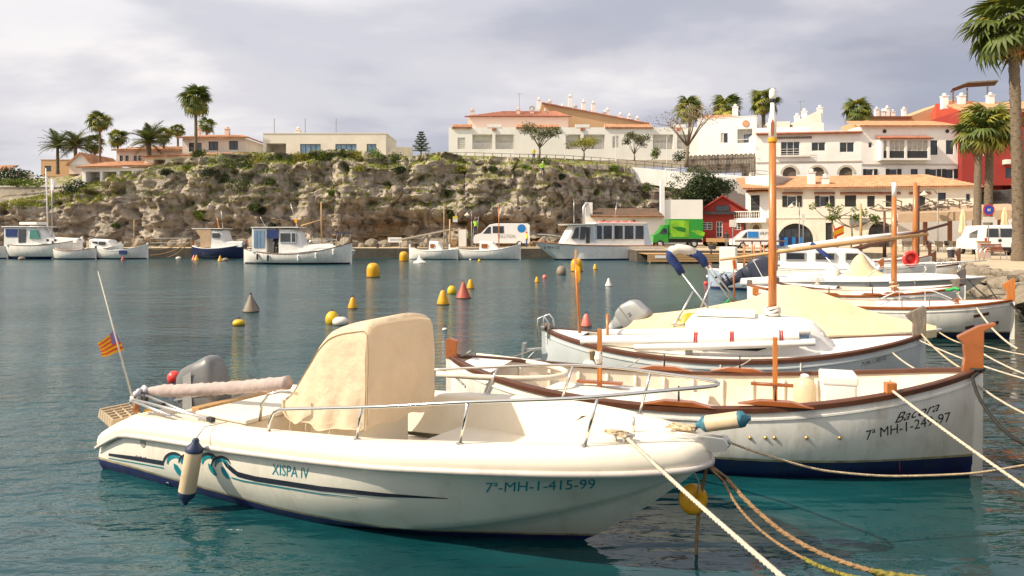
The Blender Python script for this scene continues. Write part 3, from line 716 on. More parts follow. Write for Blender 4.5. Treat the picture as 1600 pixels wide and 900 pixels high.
letter_px(mhit, '7ª-MH-1-415-99', (757, 769), (930, 763), 15, 'teal_print', mb, 0.06)
letter_px(mhit, 'CAP 19', (211, 719), (229, 722), 8, 'black_print', mb)
q = MB(); q.lathe([(0.055, 0), (0.055, 0.003), (0.04, 0.004)], 16, (0, 0, 0), Matrix.Rotation(R(90), 3, 'X')); o = q.obj('builder_badge', mat('badge', (0.3, 0.3, 0.28), 0.4), mb); o.location = mhit(224, 692, 0.004); o.scale = (0.8, 1, 0.8)
q = MB(); q.tube([mhit(262+3*math.cos(a*0.6), 757+4*math.sin(a*0.6), 0.006) for a in range(12)], 0.004, 5); q.obj('drain_ring', 'steel', mb)
# fenders of the motor boat
FX = 1.93; ft = m_world((FX, -m_beam(FX)-0.12, 0.66))
f1 = fender('boat_fender', 'dirty white hanging fender with navy ends over the painted waves', ft, 0.60, 0.075, 'fender_white', 'fender_blue', (-0.17, 0.0, -1))
rope('fender_line', 'thin line tying the hanging fender to the boat gunwale', [ft, ft+Vector((0.05, 0.06, 0.09)), m_world(gp(1.9, -1, 0.1, 0.01)), m_world(gp(2.0, -1, 0.16, 0.03))], 0.006, 'rope_white')
fb = m_world((6.10, 0.12, 1.03))
f2 = fender('boat_fender', 'cream fender with teal ends lying across the bow roller', P(1088, 664, fb.y+0.05), 0.42, 0.062, 'fender_white', 'fender_teal', (P(1158, 655, fb.y-0.12)-P(1088, 664, fb.y+0.05)))
e = P(1158, 655, fb.y-0.12)
pts = [e+Vector((0.02*math.sin(i*1.1), 0.02*math.cos(i*1.3), 0.05*math.sin(i*0.45))) for i in range(14)]
rope('red_cord', 'short red cord knotted on the teal fender end', pts, 0.005, 'rope_red')
# red ball float behind the motor
o = MB().lathe([(0.01, -0.11), (0.07, -0.10), (0.10, -0.05), (0.115, 0), (0.10, 0.06), (0.06, 0.10), (0.01, 0.115)], 20).obj('ball_float', 'buoy_bright', None, True)
place(o, P(296, 580, 9.4), 0, 0.8); tag(o, 'bright red ball float on the water behind the grey outboard', 'float'); o.location = W(272, 590, 0.06); o.scale = (1.0,)*3
# ---------------------------------------------------------------- double-ended wooden boats
GL = 'wooden double-ended boats moored bow to the quay'
def llaut(label, stern, bow, B, zs, zm, zb, hullm='white_paint', boot=0.10, bootm='antifoul', rail='varnish', post='varnish', deck=None, group=GL, posth=(0.22, 0.40), postform='hook', name='wooden_boat', dec_in=None, strake=True, draft=0.35, full=2.3):
    s, b = Vector((*stern, 0)), Vector((*bow, 0)); d = b-s; Lh = d.length; rz = math.atan2(d.y, d.x)
    t = thing(name, label, 'boat', s, rz, group)
    def half(u): return max(0.028, B/2*(1-abs(2*u-1)**full)**0.80)
    def sheer(u):
        m = 0.45
        return zm+(zb-zm)*((u-m)/(1-m))**2.0 if u > m else zm+(zs-zm)*((m-u)/m)**2.0
    def sec(u, k):
        e = abs(2*u-1)**2; pw = lerp(2.8, 1.3, e); q = lerp(0.62, 1.0, e)
        y = half(u)*max(0.0, 1-k**pw)**q
        return max(y, 0.028 if k < 1 else 0.026), lerp(sheer(u), -draft, k)
    us = [0.5-0.5*math.cos(math.pi*i/44) for i in range(45)]
    rows = [i/13 for i in range(14)]
    rings = []
    for u in us:
        r = [sec(u, k) for k in rows]; rings.append([(u*Lh, -y, z) for y, z in r]+[(u*Lh, y, z) for y, z in r[::-1]])
    m = MB(); m.loft(rings, cap=False, closed=False); n0 = len(rings[0])
    m.f += [tuple(range(n0)), tuple(range(len(rings)*n0-n0, len(rings)*n0))[::-1]]
    hull = m.obj('hull', hullm, t, 40); bv = bvh_of(hull)
    sl0 = split_below(hull, (boot+0.025, 0.0), 'scum_line', 'scum'); split_below(sl0, (boot, 0.0), 'bottom_paint', bootm)
    for sd_ in (-1, 1):
        m = MB(); rr = []
        for u in us:
            y, z, x = half(u), sheer(u), u*Lh; w = 0.075
            rr.append([(x, sd_*(y+0.022), z-0.03), (x, sd_*(y+0.024), z+0.018), (x, sd_*(y+0.008), z+0.03), (x, sd_*max(0.0, y-w), z+0.03), (x, sd_*max(0.0, y-w), z-0.01)])
        m.loft(rr, cap=True); m.obj('gunwale', rail, t, 40)
        if strake:
            m = MB(); rr = []
            for i, u in enumerate(us):
                k = 0.10/(sheer(u)+draft); y, z = sec(u, k); x = u*Lh
                rr.append([(x, sd_*(y+0.001), z+0.016), (x, sd_*(y+0.014), z+0.012), (x, sd_*(y+0.014), z-0.008), (x, sd_*(y+0.001), z-0.014)])
            m.loft(rr, cap=True); m.obj('strake', hullm, t, 40)
    # stem and stern posts
    for end, hgt in ((1, posth[1]), (0, posth[0])):
        u = end; x = Lh*u; z = sheer(u); sgn = 1 if end else -1
        pr = [(x-sgn*0.10, -0.25), (x+sgn*0.05, -0.25), (x+sgn*0.055, z-0.02), (x-sgn*0.10, z-0.02)]
        m = MB(); m.prism(pr, lambda a, c: (a, -0.034, c), lambda a, c: (a, 0.034, c)); m.obj('stem', hullm, t)
        if hgt:
            if end and postform == 'hook':
                pr = [(x-0.13, z-0.018), (x+0.058, z-0.018), (x+0.064, z+hgt*0.95), (x+0.17, z+hgt*1.08), (x+0.17, z+hgt*1.15), (x+0.02, z+hgt*1.06), (x-0.17, z+hgt*0.80), (x-0.165, z+hgt*0.74), (x-0.12, z+hgt*0.62), (x-0.11, z+hgt*0.3)]
            elif end and postform == 'axe':
                pr = [(x-0.11, z-0.018), (x+0.058, z-0.018), (x+0.064, z+hgt*0.96), (x+0.03, z+hgt*1.02), (x-0.20, z+hgt*0.70), (x-0.17, z+hgt*0.58), (x-0.10, z+hgt*0.42)]
            else:
                pr = [(x-sgn*0.09, z-0.018), (x+sgn*0.057, z-0.018), (x+sgn*0.06, z+hgt*0.9), (x+sgn*0.01, z+hgt), (x-sgn*0.10, z+hgt*0.86)]
            m = MB(); m.prism(pr, lambda a, c: (a, -0.045, c), lambda a, c: (a, 0.045, c)); m.obj('stem_head' if end else 'stern_head', post, t, bevel=0.008)
    # inside
    def inner(k, u, ins=0.045):
        y, z = sec(u, k); return max(0.005, y-ins), z
    if deck is None or dec_in:
        m = MB(); rr = []
        for u in us[2:-2]:
            kz = (sheer(u)-0.14)/(sheer(u)+draft)
            r = [inner(kz*j/6, u) for j in range(7)]
            rr.append([(u*Lh, -y, z) for y, z in r]+[(u*Lh, y, z) for y, z in r[::-1]])
        m.loft(rr, cap=False, closed=False); m.obj('inner_planking', 'inner_cream', t, 40, recalc=False)
    if deck:
        # cambered deck with an open well from u = deck[0] to deck[1]
        for ua, ub in ((0.02, deck[0]), (deck[1], 0.98)):
            if ub-ua < 0.02: continue
            m = MB(); rr = []
            for i in range(15):
                u = lerp(ua, ub, i/14); y = max(0.01, half(u)-0.05); z = sheer(u)+0.012
                rr.append([(u*Lh, y*j, z+0.06*(1-j*j)*min(1, y)) for j in (-1, -.66, -.33, 0, .33, .66, 1)])
            m.loft(rr, cap=False, closed=False); m.obj('deck', 'boat_white', t, 40)
        for sd_ in (-1, 1):
            if deck[1]-deck[0] > 0.02:
                m = MB(); rr = []
                for i in range(15):
                    u = lerp(deck[0], deck[1], i/14); y = half(u)-0.05; z = sheer(u)+0.012
                    rr.append([(u*Lh, sd_*y, z), (u*Lh, sd_*max(0.02, y-0.22), z+0.02), (u*Lh, sd_*max(0.02, y-0.22), z-0.18)])
                m.loft(rr, cap=False, closed=False); m.obj('side_deck', 'deck_cream', t, 40)
    return dict(t=t, L=Lh, rz=rz, loc=s, half=half, sheer=sheer, sec=sec, bvh=bv, inner=inner, hit=caster(bv, s, rz),
                w=lambda v: Matrix.Translation(s) @ Matrix.Rotation(rz, 4, 'Z') @ Vector(v),
                l=lambda v: (Matrix.Translation(s) @ Matrix.Rotation(rz, 4, 'Z')).inverted() @ Vector(v))
def cyl(parent, name, a, b, r0, r1, m, n=10): return MB().tube([a, Vector(a).lerp(Vector(b), 0.5), b], [r0, (r0+r1)/2, r1], n).obj(name, m, parent, True)
def put(bt, px, py, d): return bt['l'](P(px, py, d))

# --- the open white boat beside the motor boat
b2 = llaut('open white wooden boat lettered Bacora with reddish wood stem head', (-0.78, 9.40), (4.81, 7.63), 2.05, 0.93, 0.70, 1.08, boot=0.20, bootm='navy', posth=(0.24, 0.44), rail='brown_trim', post='varnish')
t2 = b2['t']; L2 = b2['L']
m = MB(); rr = []
for i in range(21):
    u = lerp(0.08, 0.92, i/20); y = max(0.005, b2['sec'](u, (b2['sheer'](u)-0.16)/(b2['sheer'](u)+0.35))[0]-0.06); rr.append([(u*L2, -y, 0.16), (u*L2, 0, 0.165), (u*L2, y, 0.16)])
m.loft(rr, cap=False, closed=False).obj('sole', 'inner_cream', t2)
for sd_ in (-1, 1):
    for i in range(13):
        u = 0.13+0.062*i; pts = []
        for j in range(6):
            kz = (b2['sheer'](u)-0.18)/(b2['sheer'](u)+0.35); y, z = b2['inner'](0.06+kz*0.94*j/5, u, 0.062); pts.append((u*L2, sd_*y, z))
        MB().tube(pts, 0.024, 5).obj('rib', 'inner_cream', t2, True)
for u, w in ((0.30, 0.20), (0.52, 0.22), (0.74, 0.22)):
    y = b2['half'](u)-0.06; MB().box((u*L2, 0, 0.46), (w, 2*y*0.97, 0.035)).obj('thwart', 'inner_cream', t2, bevel=0.008)
for sd_, us_ in ((1, (0.44, 0.60)), (-1, (0.50, 0.66))):
    for u in us_:
        x = u*L2; y = b2['half'](u)-0.025; z = b2['sheer'](u)+0.031
        m = MB(); m.prism([(x-0.36, z), (x+0.36, z), (x+0.26, z+0.022), (x+0.14, z+0.05), (x-0.14, z+0.05), (x-0.26, z+0.022)], lambda a, c: (a, sd_*y-0.055, c), lambda a, c: (a, sd_*y+0.055, c)); m.obj('oarlock_pad', 'varnish', t2, bevel=0.006)
        cyl(t2, 'thole_pin', (x, sd_*y, z), (x, sd_*y, z+0.2), 0.012, 0.010, 'black_plastic', 6)
# foam mattress covers, lumpy
random.seed(3)
def lump(parent, name, x0, x1, y0, y1, z0, hgt, m_, seed=0, n=(26, 16), wav=0.03):
    vs = []
    for i in range(n[0]+1):
        for j in range(n[1]+1):
            a, b = i/n[0], j/n[1]
            e = (min(1, 5*a, 5*(1-a))**0.5)*(min(1, 4*b, 4*(1-b))**0.5)
            x = lerp(x0, x1, a); y = lerp(y0, y1, b)
            vs.append((x, y, z0+hgt*e+wav*e*noise.noise(Vector((x*2.5+seed, y*3, seed)))))
    fs = [(i*(n[1]+1)+j, (i+1)*(n[1]+1)+j, (i+1)*(n[1]+1)+j+1, i*(n[1]+1)+j+1) for i in range(n[0]) for j in range(n[1])]
    return MB().add(vs, fs).obj(name, m_, parent, 60)
o = lump(None, 'folded_sheet', 0.95, 3.05, -0.55, 0.55, 0.30, 0.34, 'white_cloth', 1); place(o, b2['loc'], b2['rz']); tag(o, 'long white padded sheet heaped amidships in the Bacora boat', 'boat sheet')
o = lump(None, 'folded_sheet', 2.2, 3.7, -0.80, -0.10, 0.34, 0.26, 'white_cloth', 5); place(o, b2['loc'], b2['rz']); tag(o, 'flat white sheet along the near thwart of the Bacora boat', 'boat sheet')
o = thing('bucket', 'pale plastic bucket standing in the stern of the Bacora boat', 'bucket', b2['w']((1.0, 0.30, 0.17)))
MB().lathe([(0.13, 0.0), (0.16, 0.26), (0.17, 0.29), (0.155, 0.29), (0.15, 0.26), (0.125, 0.02)], 20).obj('body', 'inner_cream', o, 40)
MB().tube([(0.17*math.cos(a), 0.17*math.sin(a)*0.4+0.02, 0.28+0.05*math.sin(a)) for a in [math.pi*k/10 for k in range(11)]], 0.006, 5).obj('handle', 'alu', o)
# bow locker with white canister, bitt
MB().box((4.55, 0.02, 0.62), (0.34, 0.42, 0.55)).obj('bow_locker', 'boat_white', t2, bevel=0.03)
MB().box((4.55, 0.02, 0.93), (0.36, 0.44, 0.10)).obj('locker_lid', 'boat_white', t2, bevel=0.02)
o = thing('canister', 'small white canister beside the bow locker of the Bacora boat', 'canister', b2['w']((4.22, 0.12, 0.55)))
MB().lathe([(0.11, 0), (0.12, 0.03), (0.12, 0.26), (0.08, 0.32), (0.04, 0.34)], 16).obj('body', 'fender_white', o, True)
MB().lathe([(0.045, 0.335), (0.045, 0.37), (0.02, 0.38)], 12).obj('cap', 'boat_white', o, True)
u = 0.845; MB().box((u*L2, -(b2['half'](u)-0.03), b2['sheer'](u)+0.075), (0.10, 0.09, 0.11), rz=0.25).obj('bitt', 'mast_wood', t2, bevel=0.012)
# stub masts
for px, pt, pb, d in ((937, 514, 592, 8.9), (1211, 527, 600, 8.75)):
    a = put(b2, px, pb, d); b = put(b2, px, pt, d); a.z = 0.32
    MB().box((a.x, a.y, (a.z+b.z)/2), (0.055, 0.055, b.z-a.z)).obj('stub_post', 'mast_wood', t2, bevel=0.006)
    MB().box((a.x, a.y, b2['sheer'](0.5)+0.0), (0.55, 0.10, 0.025)).obj('post_board', 'varnish', t2)
MB().lathe([(0.03, -0.06), (0.055, 0.0), (0.03, 0.08)], 10, put(b2, 935, 560, 8.86)).obj('post_wrap', 'white_cloth', t2)
for px in (1172, 1196, 1210, 1260, 1312):
    v = b2['hit'](px, 684, 0.0)
    if v: MB().lathe([(0.005, -0.02), (0.016, -0.012), (0.02, 0.0), (0.013, 0.014), (0.004, 0.02)], 8, v).obj('hull_bolt', mat('brass', (0.55, 0.36, 0.12), 0.35, metal=0.8, var=0.3), t2, True)
# curved stern sheet
m = MB(); rr = []
for i in range(9):
    u = lerp(0.04, 0.24, i/8); y = b2['half'](u)-0.05; z = b2['sheer'](u)-0.01
    rr.append([(u*L2, y*j, z+0.02) for j in (-1, -.5, 0, .5, 1)])
m.loft(rr[:4], cap=False, closed=False).obj('stern_deck', 'boat_white', t2)
pts = [(0.24*L2*math.sin(a)+0.10, (b2['half'](0.2)-0.08)*math.cos(a), 0.84-0.05*math.sin(a)) for a in [math.pi*k/16 for k in range(17)]]
MB().tube(pts, 0.035, 6).obj('stern_coaming', 'inner_cream', t2, True)
letter_px(b2['hit'], 'Bacora', (1396, 662), (1468, 641), 15, 'black_print', t2, 0.5)
letter_px(b2['hit'], '7ª MH-1-249-97', (1352, 688), (1485, 658), 15, 'black_print', t2)
letter_px(b2['hit'], 'Bacora', (711, 590), (728, 607), 8, 'black_print', t2, 0.3)

# --- cabin boat with the tall mast
b3 = llaut('white cabin boat with tall orange mast, behind the Bacora boat', (0.55, 12.1), (5.75, 10.35), 2.15, 0.93, 0.72, 1.06, hullm='hull_grey', boot=0.06, rail='brown_trim', post='grey_post', deck=(0.12, 0.46), dec_in=True, posth=(0.10, 0.42), postform='axe')
t3 = b3['t']; L3 = b3['L']
m = MB(); rr = []
for i in range(13):
    u = lerp(0.10, 0.47, i/12); y = max(0.005, b3['sec'](u, (b3['sheer'](u)-0.24)/(b3['sheer'](u)+0.35))[0]-0.06); rr.append([(u*L3, -y, 0.24), (u*L3, y, 0.24)])
m.loft(rr, cap=False, closed=False).obj('sole', 'inner_cream', t3)
MB().b2((0.8, -0.75, 0.25), (2.35, -0.42, 0.56)).obj('side_bench', 'boat_white', t3, bevel=0.02)
MB().b2((0.8, 0.42, 0.25), (2.35, 0.75, 0.56)).obj('side_bench', 'boat_white', t3, bevel=0.02)
for x in (0.95, 1.5, 1.95, 2.3):
    m = MB(); m.prism([(0.36, 0.60), (0.80, 0.60), (0.86, 0.74), (0.70, 0.74)], lambda y, z: (x-0.025, -y, z), lambda y, z: (x+0.025, -y, z)); m.obj('knee', 'pale_wood', t3, bevel=0.005)
# cabin: lofted trunk with sloping front
def cabin(parent, secs, m_, name='cabin'):
    rings = []
    for x, w, z0, z1, crown, lean in secs:
        r = [(x, -w, z0), (x, -w+lean*0.9, z1-0.07), (x, -w+lean+0.05, z1-0.015), (x, -w*0.5, z1+crown*0.75), (x, 0, z1+crown), (x, w*0.5, z1+crown*0.75), (x, w-lean-0.05, z1-0.015), (x, w-lean*0.9, z1-0.07), (x, w, z0)]
        rings.append(r)
    return MB().loft(rings).obj(name, m_, parent, 35)
cabin(t3, [(2.42, 0.74, 0.74, 1.22, 0.05, 0.04), (3.2, 0.74, 0.75, 1.22, 0.05, 0.05), (3.9, 0.66, 0.78, 1.21, 0.05, 0.06), (4.08, 0.62, 0.80, 1.17, 0.05, 0.07), (4.32, 0.52, 0.86, 0.92, 0.03, 0.06)], 'boat_white')
MB().box((2.85, 0, 1.295), (0.85, 0.72, 0.05)).obj('sliding_hatch', 'boat_white', t3, bevel=0.015)
MB().b2((2.30, -0.62, 0.62), (2.44, 0.62, 1.20)).obj('cabin_bulkhead', 'boat_white', t3, bevel=0.02)
for k, (x, y) in enumerate(((4.20, -0.30), (4.20, 0.28))):
    q = MB(); tl = Matrix.Rotation(R(44), 3, 'Y'); q.lathe([(0.085, -0.02), (0.09, 0.015), (0.07, 0.02)], 18, (0, 0, 0), tl); o = q.obj('porthole', 'alu', t3); o.location = (x+0.005, y, 1.045)
    q = MB(); q.lathe([(0.07, 0.018), (0.068, 0.023), (0.01, 0.024)], 18, (0, 0, 0), tl); o2 = q.obj('pane', 'glass', o)
q = MB(); q.prism([(2.62, 0.98), (3.50, 0.98), (3.42, 0.89), (3.30, 0.85), (2.85, 0.85), (2.70, 0.89)], lambda x, z: (x, -0.762, z), lambda x, z: (x, -0.72, z)); q.obj('side_window', 'glass', t3)
MB().box((3.93, -0.665, 1.06), (0.11, 0.05, 0.11)).obj('side_window', 'glass_blue', t3, bevel=0.01)
# spars lashed along the near side
for a, b, r, mm_ in (((0.75, -0.62, 0.86), (3.85, -0.86, 1.10), 0.075, 'boat_white'), ((1.0, -0.40, 0.96), (4.0, -0.70, 1.17), 0.06, 'boat_white'), ((1.6, -0.84, 0.83), (4.05, -0.90, 1.03), 0.05, 'boat_white')):
    o = MB().tube(rope_pts(a, b, 0.01, 10), r, 14).obj('furled_sail', mm_, t3, 40)
for x in (2.45, 2.95, 3.6):
    for dx in (0.0, 0.03):
        cy_ = lerp(-0.62, -0.86, (x-0.75)/3.1); cz_ = lerp(0.86, 1.10, (x-0.75)/3.1)
        MB().tube([(x+dx, cy_+0.082*math.cos(a), cz_+0.082*math.sin(a)) for a in [2*math.pi*k/14 for k in range(15)]], 0.010, 5).obj('lashing', 'rope_red', t3, True)
cyl(t3, 'deck_stanchion', (1.15, -0.60, 0.55), (1.15, -0.60, 1.28), 0.022, 0.022, 'mast_wood')
v = put(b3, 1207, 497, 11.0); mb_x = v.x
mz = 4.68
MB().tube([(v.x, v.y, 0.9), (v.x, v.y, 2.2), (v.x, v.y, 3.90)], [0.062, 0.060, 0.052], 14).obj('mast', 'mast_wood', t3, True)
MB().tube([(v.x, v.y, 3.90), (v.x, v.y, 4.2), (v.x, v.y, 4.3), (v.x, v.y, mz-0.22)], [0.058, 0.060, 0.04, 0.028], 14).obj('mast_head', 'boat_white', t3, True)
MB().lathe([(0.066, 0), (0.068, 0.03), (0.066, 0.06)], 14, (v.x, v.y, 3.87)).obj('mast_band', 'buoy_yellow', t3)
MB().lathe([(0.035, 0), (0.04, 0.02), (0.04, 0.05)], 12, (v.x, v.y, mz-0.22)).obj('lamp_collar', 'black_plastic', t3)
MB().lathe([(0.045, 0), (0.05, 0.05), (0.045, 0.13), (0.02, 0.16)], 12, (v.x, v.y, mz-0.17)).obj('mast_lamp', 'boat_white', t3, True)
MB().prism([(-0.02, 0.0), (0.02, 0.0), (0.025, 0.18), (0, 0.24), (-0.025, 0.18)], lambda a, c: (v.x+a, v.y-0.066, 3.96+c), lambda a, c: (v.x+a, v.y-0.058, 3.96+c)).obj('mast_slot', 'varnish', t3)
pts = [Vector((v.x+0.10*math.cos(k*0.9), v.y+0.10*math.sin(k*0.9), 1.27+0.006*k+0.02*math.sin(k*2))) for k in range(22)]
MB().tube(pts, 0.024, 6).obj('mast_gaiter', 'white_cloth', t3, True)
# orange flag pole with yellow pennant at the stern
a = put(b3, 906, 520, 11.75); b = put(b3, 899, 405, 11.75)
cyl(t3, 'stern_pole', a, b, 0.028, 0.018, 'mast_wood')
MB().box(b+Vector((0.0, 0, 0.0)), (0.035, 0.02, 0.30), ry=0.05).obj('pole_tip', 'pale_wood', t3)
MB().prism([(0, 0), (0.09, -0.07), (0.085, -0.26), (0.05, -0.32), (0.02, -0.15)], lambda x, z: (b.x+x, b.y-0.03+0.02*math.sin(z*20), b.z-0.06+z), lambda x, z: (b.x+x, b.y-0.036+0.02*math.sin(z*20), b.z-0.06+z)).obj('pennant', 'flag_yellow', t3)
# steel ladder and tilted bracket at the stern
for y in (-0.18, 0.16):
    MB().tube([(0.10, y, 0.80), (0.09, y, 1.08), (0.02, y, 1.16), (-0.07, y, 1.12), (-0.08, y, 0.85)], 0.016, 8).obj('ladder_rail', 'alu', t3, True)
MB().box((0.0, 0, 0.98), (0.06, 0.36, 0.035)).obj('ladder_step', 'alu', t3, bevel=0.006)
q = MB(); q.box((-0.20, -0.12, 0.60), (0.34, 0.04, 0.05), ry=-0.12); q.box((-0.20, -0.12, 0.42), (0.34, 0.04, 0.05), ry=-0.12); q.box((-0.34, -0.12, 0.50), (0.05, 0.10, 0.42), ry=0.1); q.tube([(-0.1, -0.12, 0.62), (-0.32, -0.12, 0.40)], 0.014, 6)
q.obj('motor_bracket', 'alu', t3, bevel=0.006)
random.seed(8); q = MB()
for k in range(7): q.tube([(0.55+random.uniform(-.1, .15), random.uniform(-.25, .25), 0.55+random.random()*0.12) for _ in range(6)], 0.03, 6)
q.obj('net_heap', 'rope_brown', t3, True)
for px in (1126, 1251): 
    v = b3['hit'](px, 577, 0.01)
    if v: MB().tube([v+Vector((0, 0, 0.10)), v-Vector((0, 0, 0.02))], 0.012, 6).obj('hull_tie', 'boat_white', t3)
letter_px(b3['hit'], '7ª-PM-1-1903-92', (1345, 574), (1385, 562), 7, 'black_print', t3, 0.35)
o = lump(None, 'white_float', 0.0, 0.55, -0.12, 0.12, 0.0, 0.12, 'boat_white', 2, (14, 8), 0.01); place(o, b3['w']((1.9, -1.17, 0.46)), b3['rz']); tag(o, 'flat white fender float hung on the side of the cabin boat', 'fender')
# ---------------------------------------------------------------- fibreglass boats
GS = 'motor boats moored among the wooden boats'
def speedboat(label, stern, bow, B, fb=0.75, hullm='boat_white', bootm='navy', group=GS, boot=0.06, name='motor_boat', decked=True, rail=True):
    s, b = Vector((*stern, 0)), Vector((*bow, 0)); d = b-s; Lh = d.length; rz = math.atan2(d.y, d.x)
    t = thing(name, label, 'motor boat', s, rz, group)
    def half(u): return B/2*smoothi(u, [(0, 0.90), (0.3, 1.0), (0.55, 0.98), (0.75, 0.82), (0.9, 0.5), (0.97, 0.24), (1, 0.02)])
    def sheer(u): return fb*smoothi(u, [(0, 0.80), (0.5, 0.90), (1, 1.15)])
    def sec(u):
        k = smoothi(u, [(0, -0.25), (0.65, -0.28), (0.80, 0.0), (0.93, sheer(0.93)*0.55), (1, sheer(1)*0.98)])
        cb = half(u)*smoothi(u, [(0, 0.86), (0.5, 0.78), (0.8, 0.45), (1, 0.05)]); cz = max(k, lerp(-0.02, 0.5, max(0, (u-0.5)/0.5)))
        r = [(lerp(half(u), cb, (i/6)**0.8), lerp(sheer(u), cz, i/6)) for i in range(7)]
        return r+[(lerp(cb, 0, i/3), lerp(cz, k, i/3)) for i in range(1, 4)]
    us = [1-(1-i/30)**1.4 for i in range(31)]
    rings = [[(u*Lh, -y, z) for y, z in sec(u)]+[(u*Lh, y, z) for y, z in sec(u)[::-1]] for u in us]
    m = MB(); m.loft(rings, cap=False, closed=False); m.f.append(tuple(range(len(rings[0])))); hull = m.obj('hull', hullm, t, 35); bv = bvh_of(hull)
    split_below(hull, (boot, 0), 'bottom_paint', bootm)
    for sd_ in (-1, 1):
        m = MB(); m.loft([[(u*Lh, sd_*(half(u)-0.005), sheer(u)-0.03), (u*Lh, sd_*(half(u)+0.03), sheer(u)-0.02), (u*Lh, sd_*(half(u)+0.03), sheer(u)+0.02), (u*Lh, sd_*(half(u)-0.005), sheer(u)+0.03)] for u in us]); m.obj('rub_rail', 'alu', t, True)
    if decked:
        rr = []
        for u in us:
            y = half(u)-0.006; rr.append([(u*Lh, y*j, sheer(u)+0.028+(0.20*(1-j*j)*min(1, 4*(1-u))*min(1, 3*u) if u > 0.32 else 0.03*(1-j*j))) for j in (-1, -.9, -.6, -.3, 0, .3, .6, .9, 1)])
        m = MB(); m.loft(rr, cap=False, closed=False); m.obj('deck', 'boat_white', t, 50)
    bt = dict(t=t, L=Lh, rz=rz, loc=s, half=half, sheer=sheer, bvh=bv, hit=caster(bv, s, rz), w=lambda v: Matrix.Translation(s) @ Matrix.Rotation(rz, 4, 'Z') @ Vector(v), l=lambda v: (Matrix.Translation(s) @ Matrix.Rotation(rz, 4, 'Z')).inverted() @ Vector(v))
    if rail:
        pts = []
        for sd_ in (-1, 1):
            seg = [Vector((u*Lh, sd_*max(0.05, half(u)-0.10), sheer(u)+0.04+rail*interp(u, [(0.5, 0.0), (0.55, 0.8), (1, 1.0)]))) for u in [0.5+0.5*k/12 for k in range(13)]]
            pts += seg if sd_ < 0 else seg[::-1]
            for u in (0.62, 0.76, 0.90):
                y = sd_*max(0.05, half(u)-0.10); MB().tube([(u*Lh-0.12, y, sheer(u)+0.03), (u*Lh, y, sheer(u)+0.04+rail*interp(u, [(0.5, 0), (0.55, .8), (1, 1)]))], 0.014, 6).obj('stanchion', 'steel', t, True)
        MB().tube(pts, 0.015, 8).obj('bow_rail', 'steel', t, True)
    return bt
# --- boat under the tent-shaped tarpaulin
b4 = speedboat('motor boat wrapped in a pale yellow tarpaulin tent with silver outboard', (2.35, 15.5), (7.45, 12.75), 2.1, 0.72, 'hull_grey', 'navy', rail=0, decked=False)
L4 = b4['L']; vs = []; na, nb = 54, 30
for i in range(na+1):
    u = lerp(0.05, 0.985, i/na); x = u*L4; rid = smoothi(u, [(0.05, 0.80), (0.25, 0.98), (0.44, 1.24), (0.57, 1.53), (0.66, 1.42), (0.82, 1.08), (0.985, 0.90)])
    for j in range(nb+1):
        q = lerp(-1, 1, j/nb); a = abs(q); hw = b4['half'](u)+0.045
        z0 = b4['sheer'](u)+0.03
        if a > 0.86: y = hw; z = lerp(z0, z0-0.13, (a-0.86)/0.14)
        else:
            k = a/0.86; y = hw*k; z = lerp(rid, z0, k**0.92)-0.07*math.sin(math.pi*k)
        z += 0.02*noise.noise(Vector((x*1.8, q*2, 3)))+0.02*math.sin(math.atan2(q*hw, x-0.57*L4)*16)*max(0, 1-abs(u-0.57)/0.3)*min(1, a*3)*(a < 0.86)
        vs.append((x, math.copysign(y, q), z))
tp = MB().add(vs, [(i*(nb+1)+j, (i+1)*(nb+1)+j, (i+1)*(nb+1)+j+1, i*(nb+1)+j+1) for i in range(na) for j in range(nb)])
o = tp.obj('tarpaulin', 'tarp_cloth', None, 50); place(o, b4['loc'], b4['rz']); tag(o, 'pale yellow tarpaulin peaked like a tent over a moored motor boat', 'boat cover')
for k in range(7):
    u = 0.25+0.1*k; x = u*L4; MB().tube([(x, -b4['half'](u)-0.05, b4['sheer'](u)-0.06), (x+0.06, -b4['half'](u)*0.93, b4['sheer'](u)-0.28)], 0.007, 5).obj('tie_cord', 'rope_white', o)
outboard(b4['t'], (0.02, 0.0, 0.62), -0.1, 48, 0.98, 'motor_silver', 'motor_grey', 'motor_silver', '75', 'black_print')
BD = 14.6
def bp(px, py, d=BD): return b4['l'](P(px, py, d))
arch = [(1066, 428), (1058, 415), (1048, 403), (1047, 396), (1054, 390), (1066, 390), (1078, 394)]
MB().tube([bp(*p) for p in arch], [0.075, 0.085, 0.09, 0.09, 0.09, 0.085, 0.08], 12).obj('canopy_sleeve', 'blue_cloth', b4['t'], True)
MB().tube([bp(*p) for p in [(1047, 398), (1050, 392), (1060, 389), (1074, 391), (1086, 395)]], [0.08, 0.10, 0.10, 0.10, 0.09], 12).obj('canopy_cloth', 'white_cloth', b4['t'], True)
MB().tube([bp(*p) for p in [(1078, 394), (1090, 398), (1098, 406), (1103, 416)]], [0.085, 0.09, 0.09, 0.07], 12).obj('canopy_sleeve', 'blue_cloth', b4['t'], True)
for a, b, da, db in (((1066, 428), (1136, 520), 14.3, 13.9), ((1101, 414), (1148, 478), 15.0, 15.2), ((1106, 412), (1155, 476), 15.1, 15.3), ((1083, 455), (1052, 512), 14.3, 14.3), ((1112, 440), (1090, 492), 15.2, 15.2)):
    MB().tube([bp(*a, da), bp(*b, db)], 0.018, 8).obj('canopy_pole', 'alu', b4['t'], True)
pts = [bp(1148+5*math.cos(k*0.8), 474+5*math.sin(k*0.8), 15.2) for k in range(16)]
MB().tube(pts, 0.022, 6).obj('rope_coil', 'rope_brown', b4['t'], True)
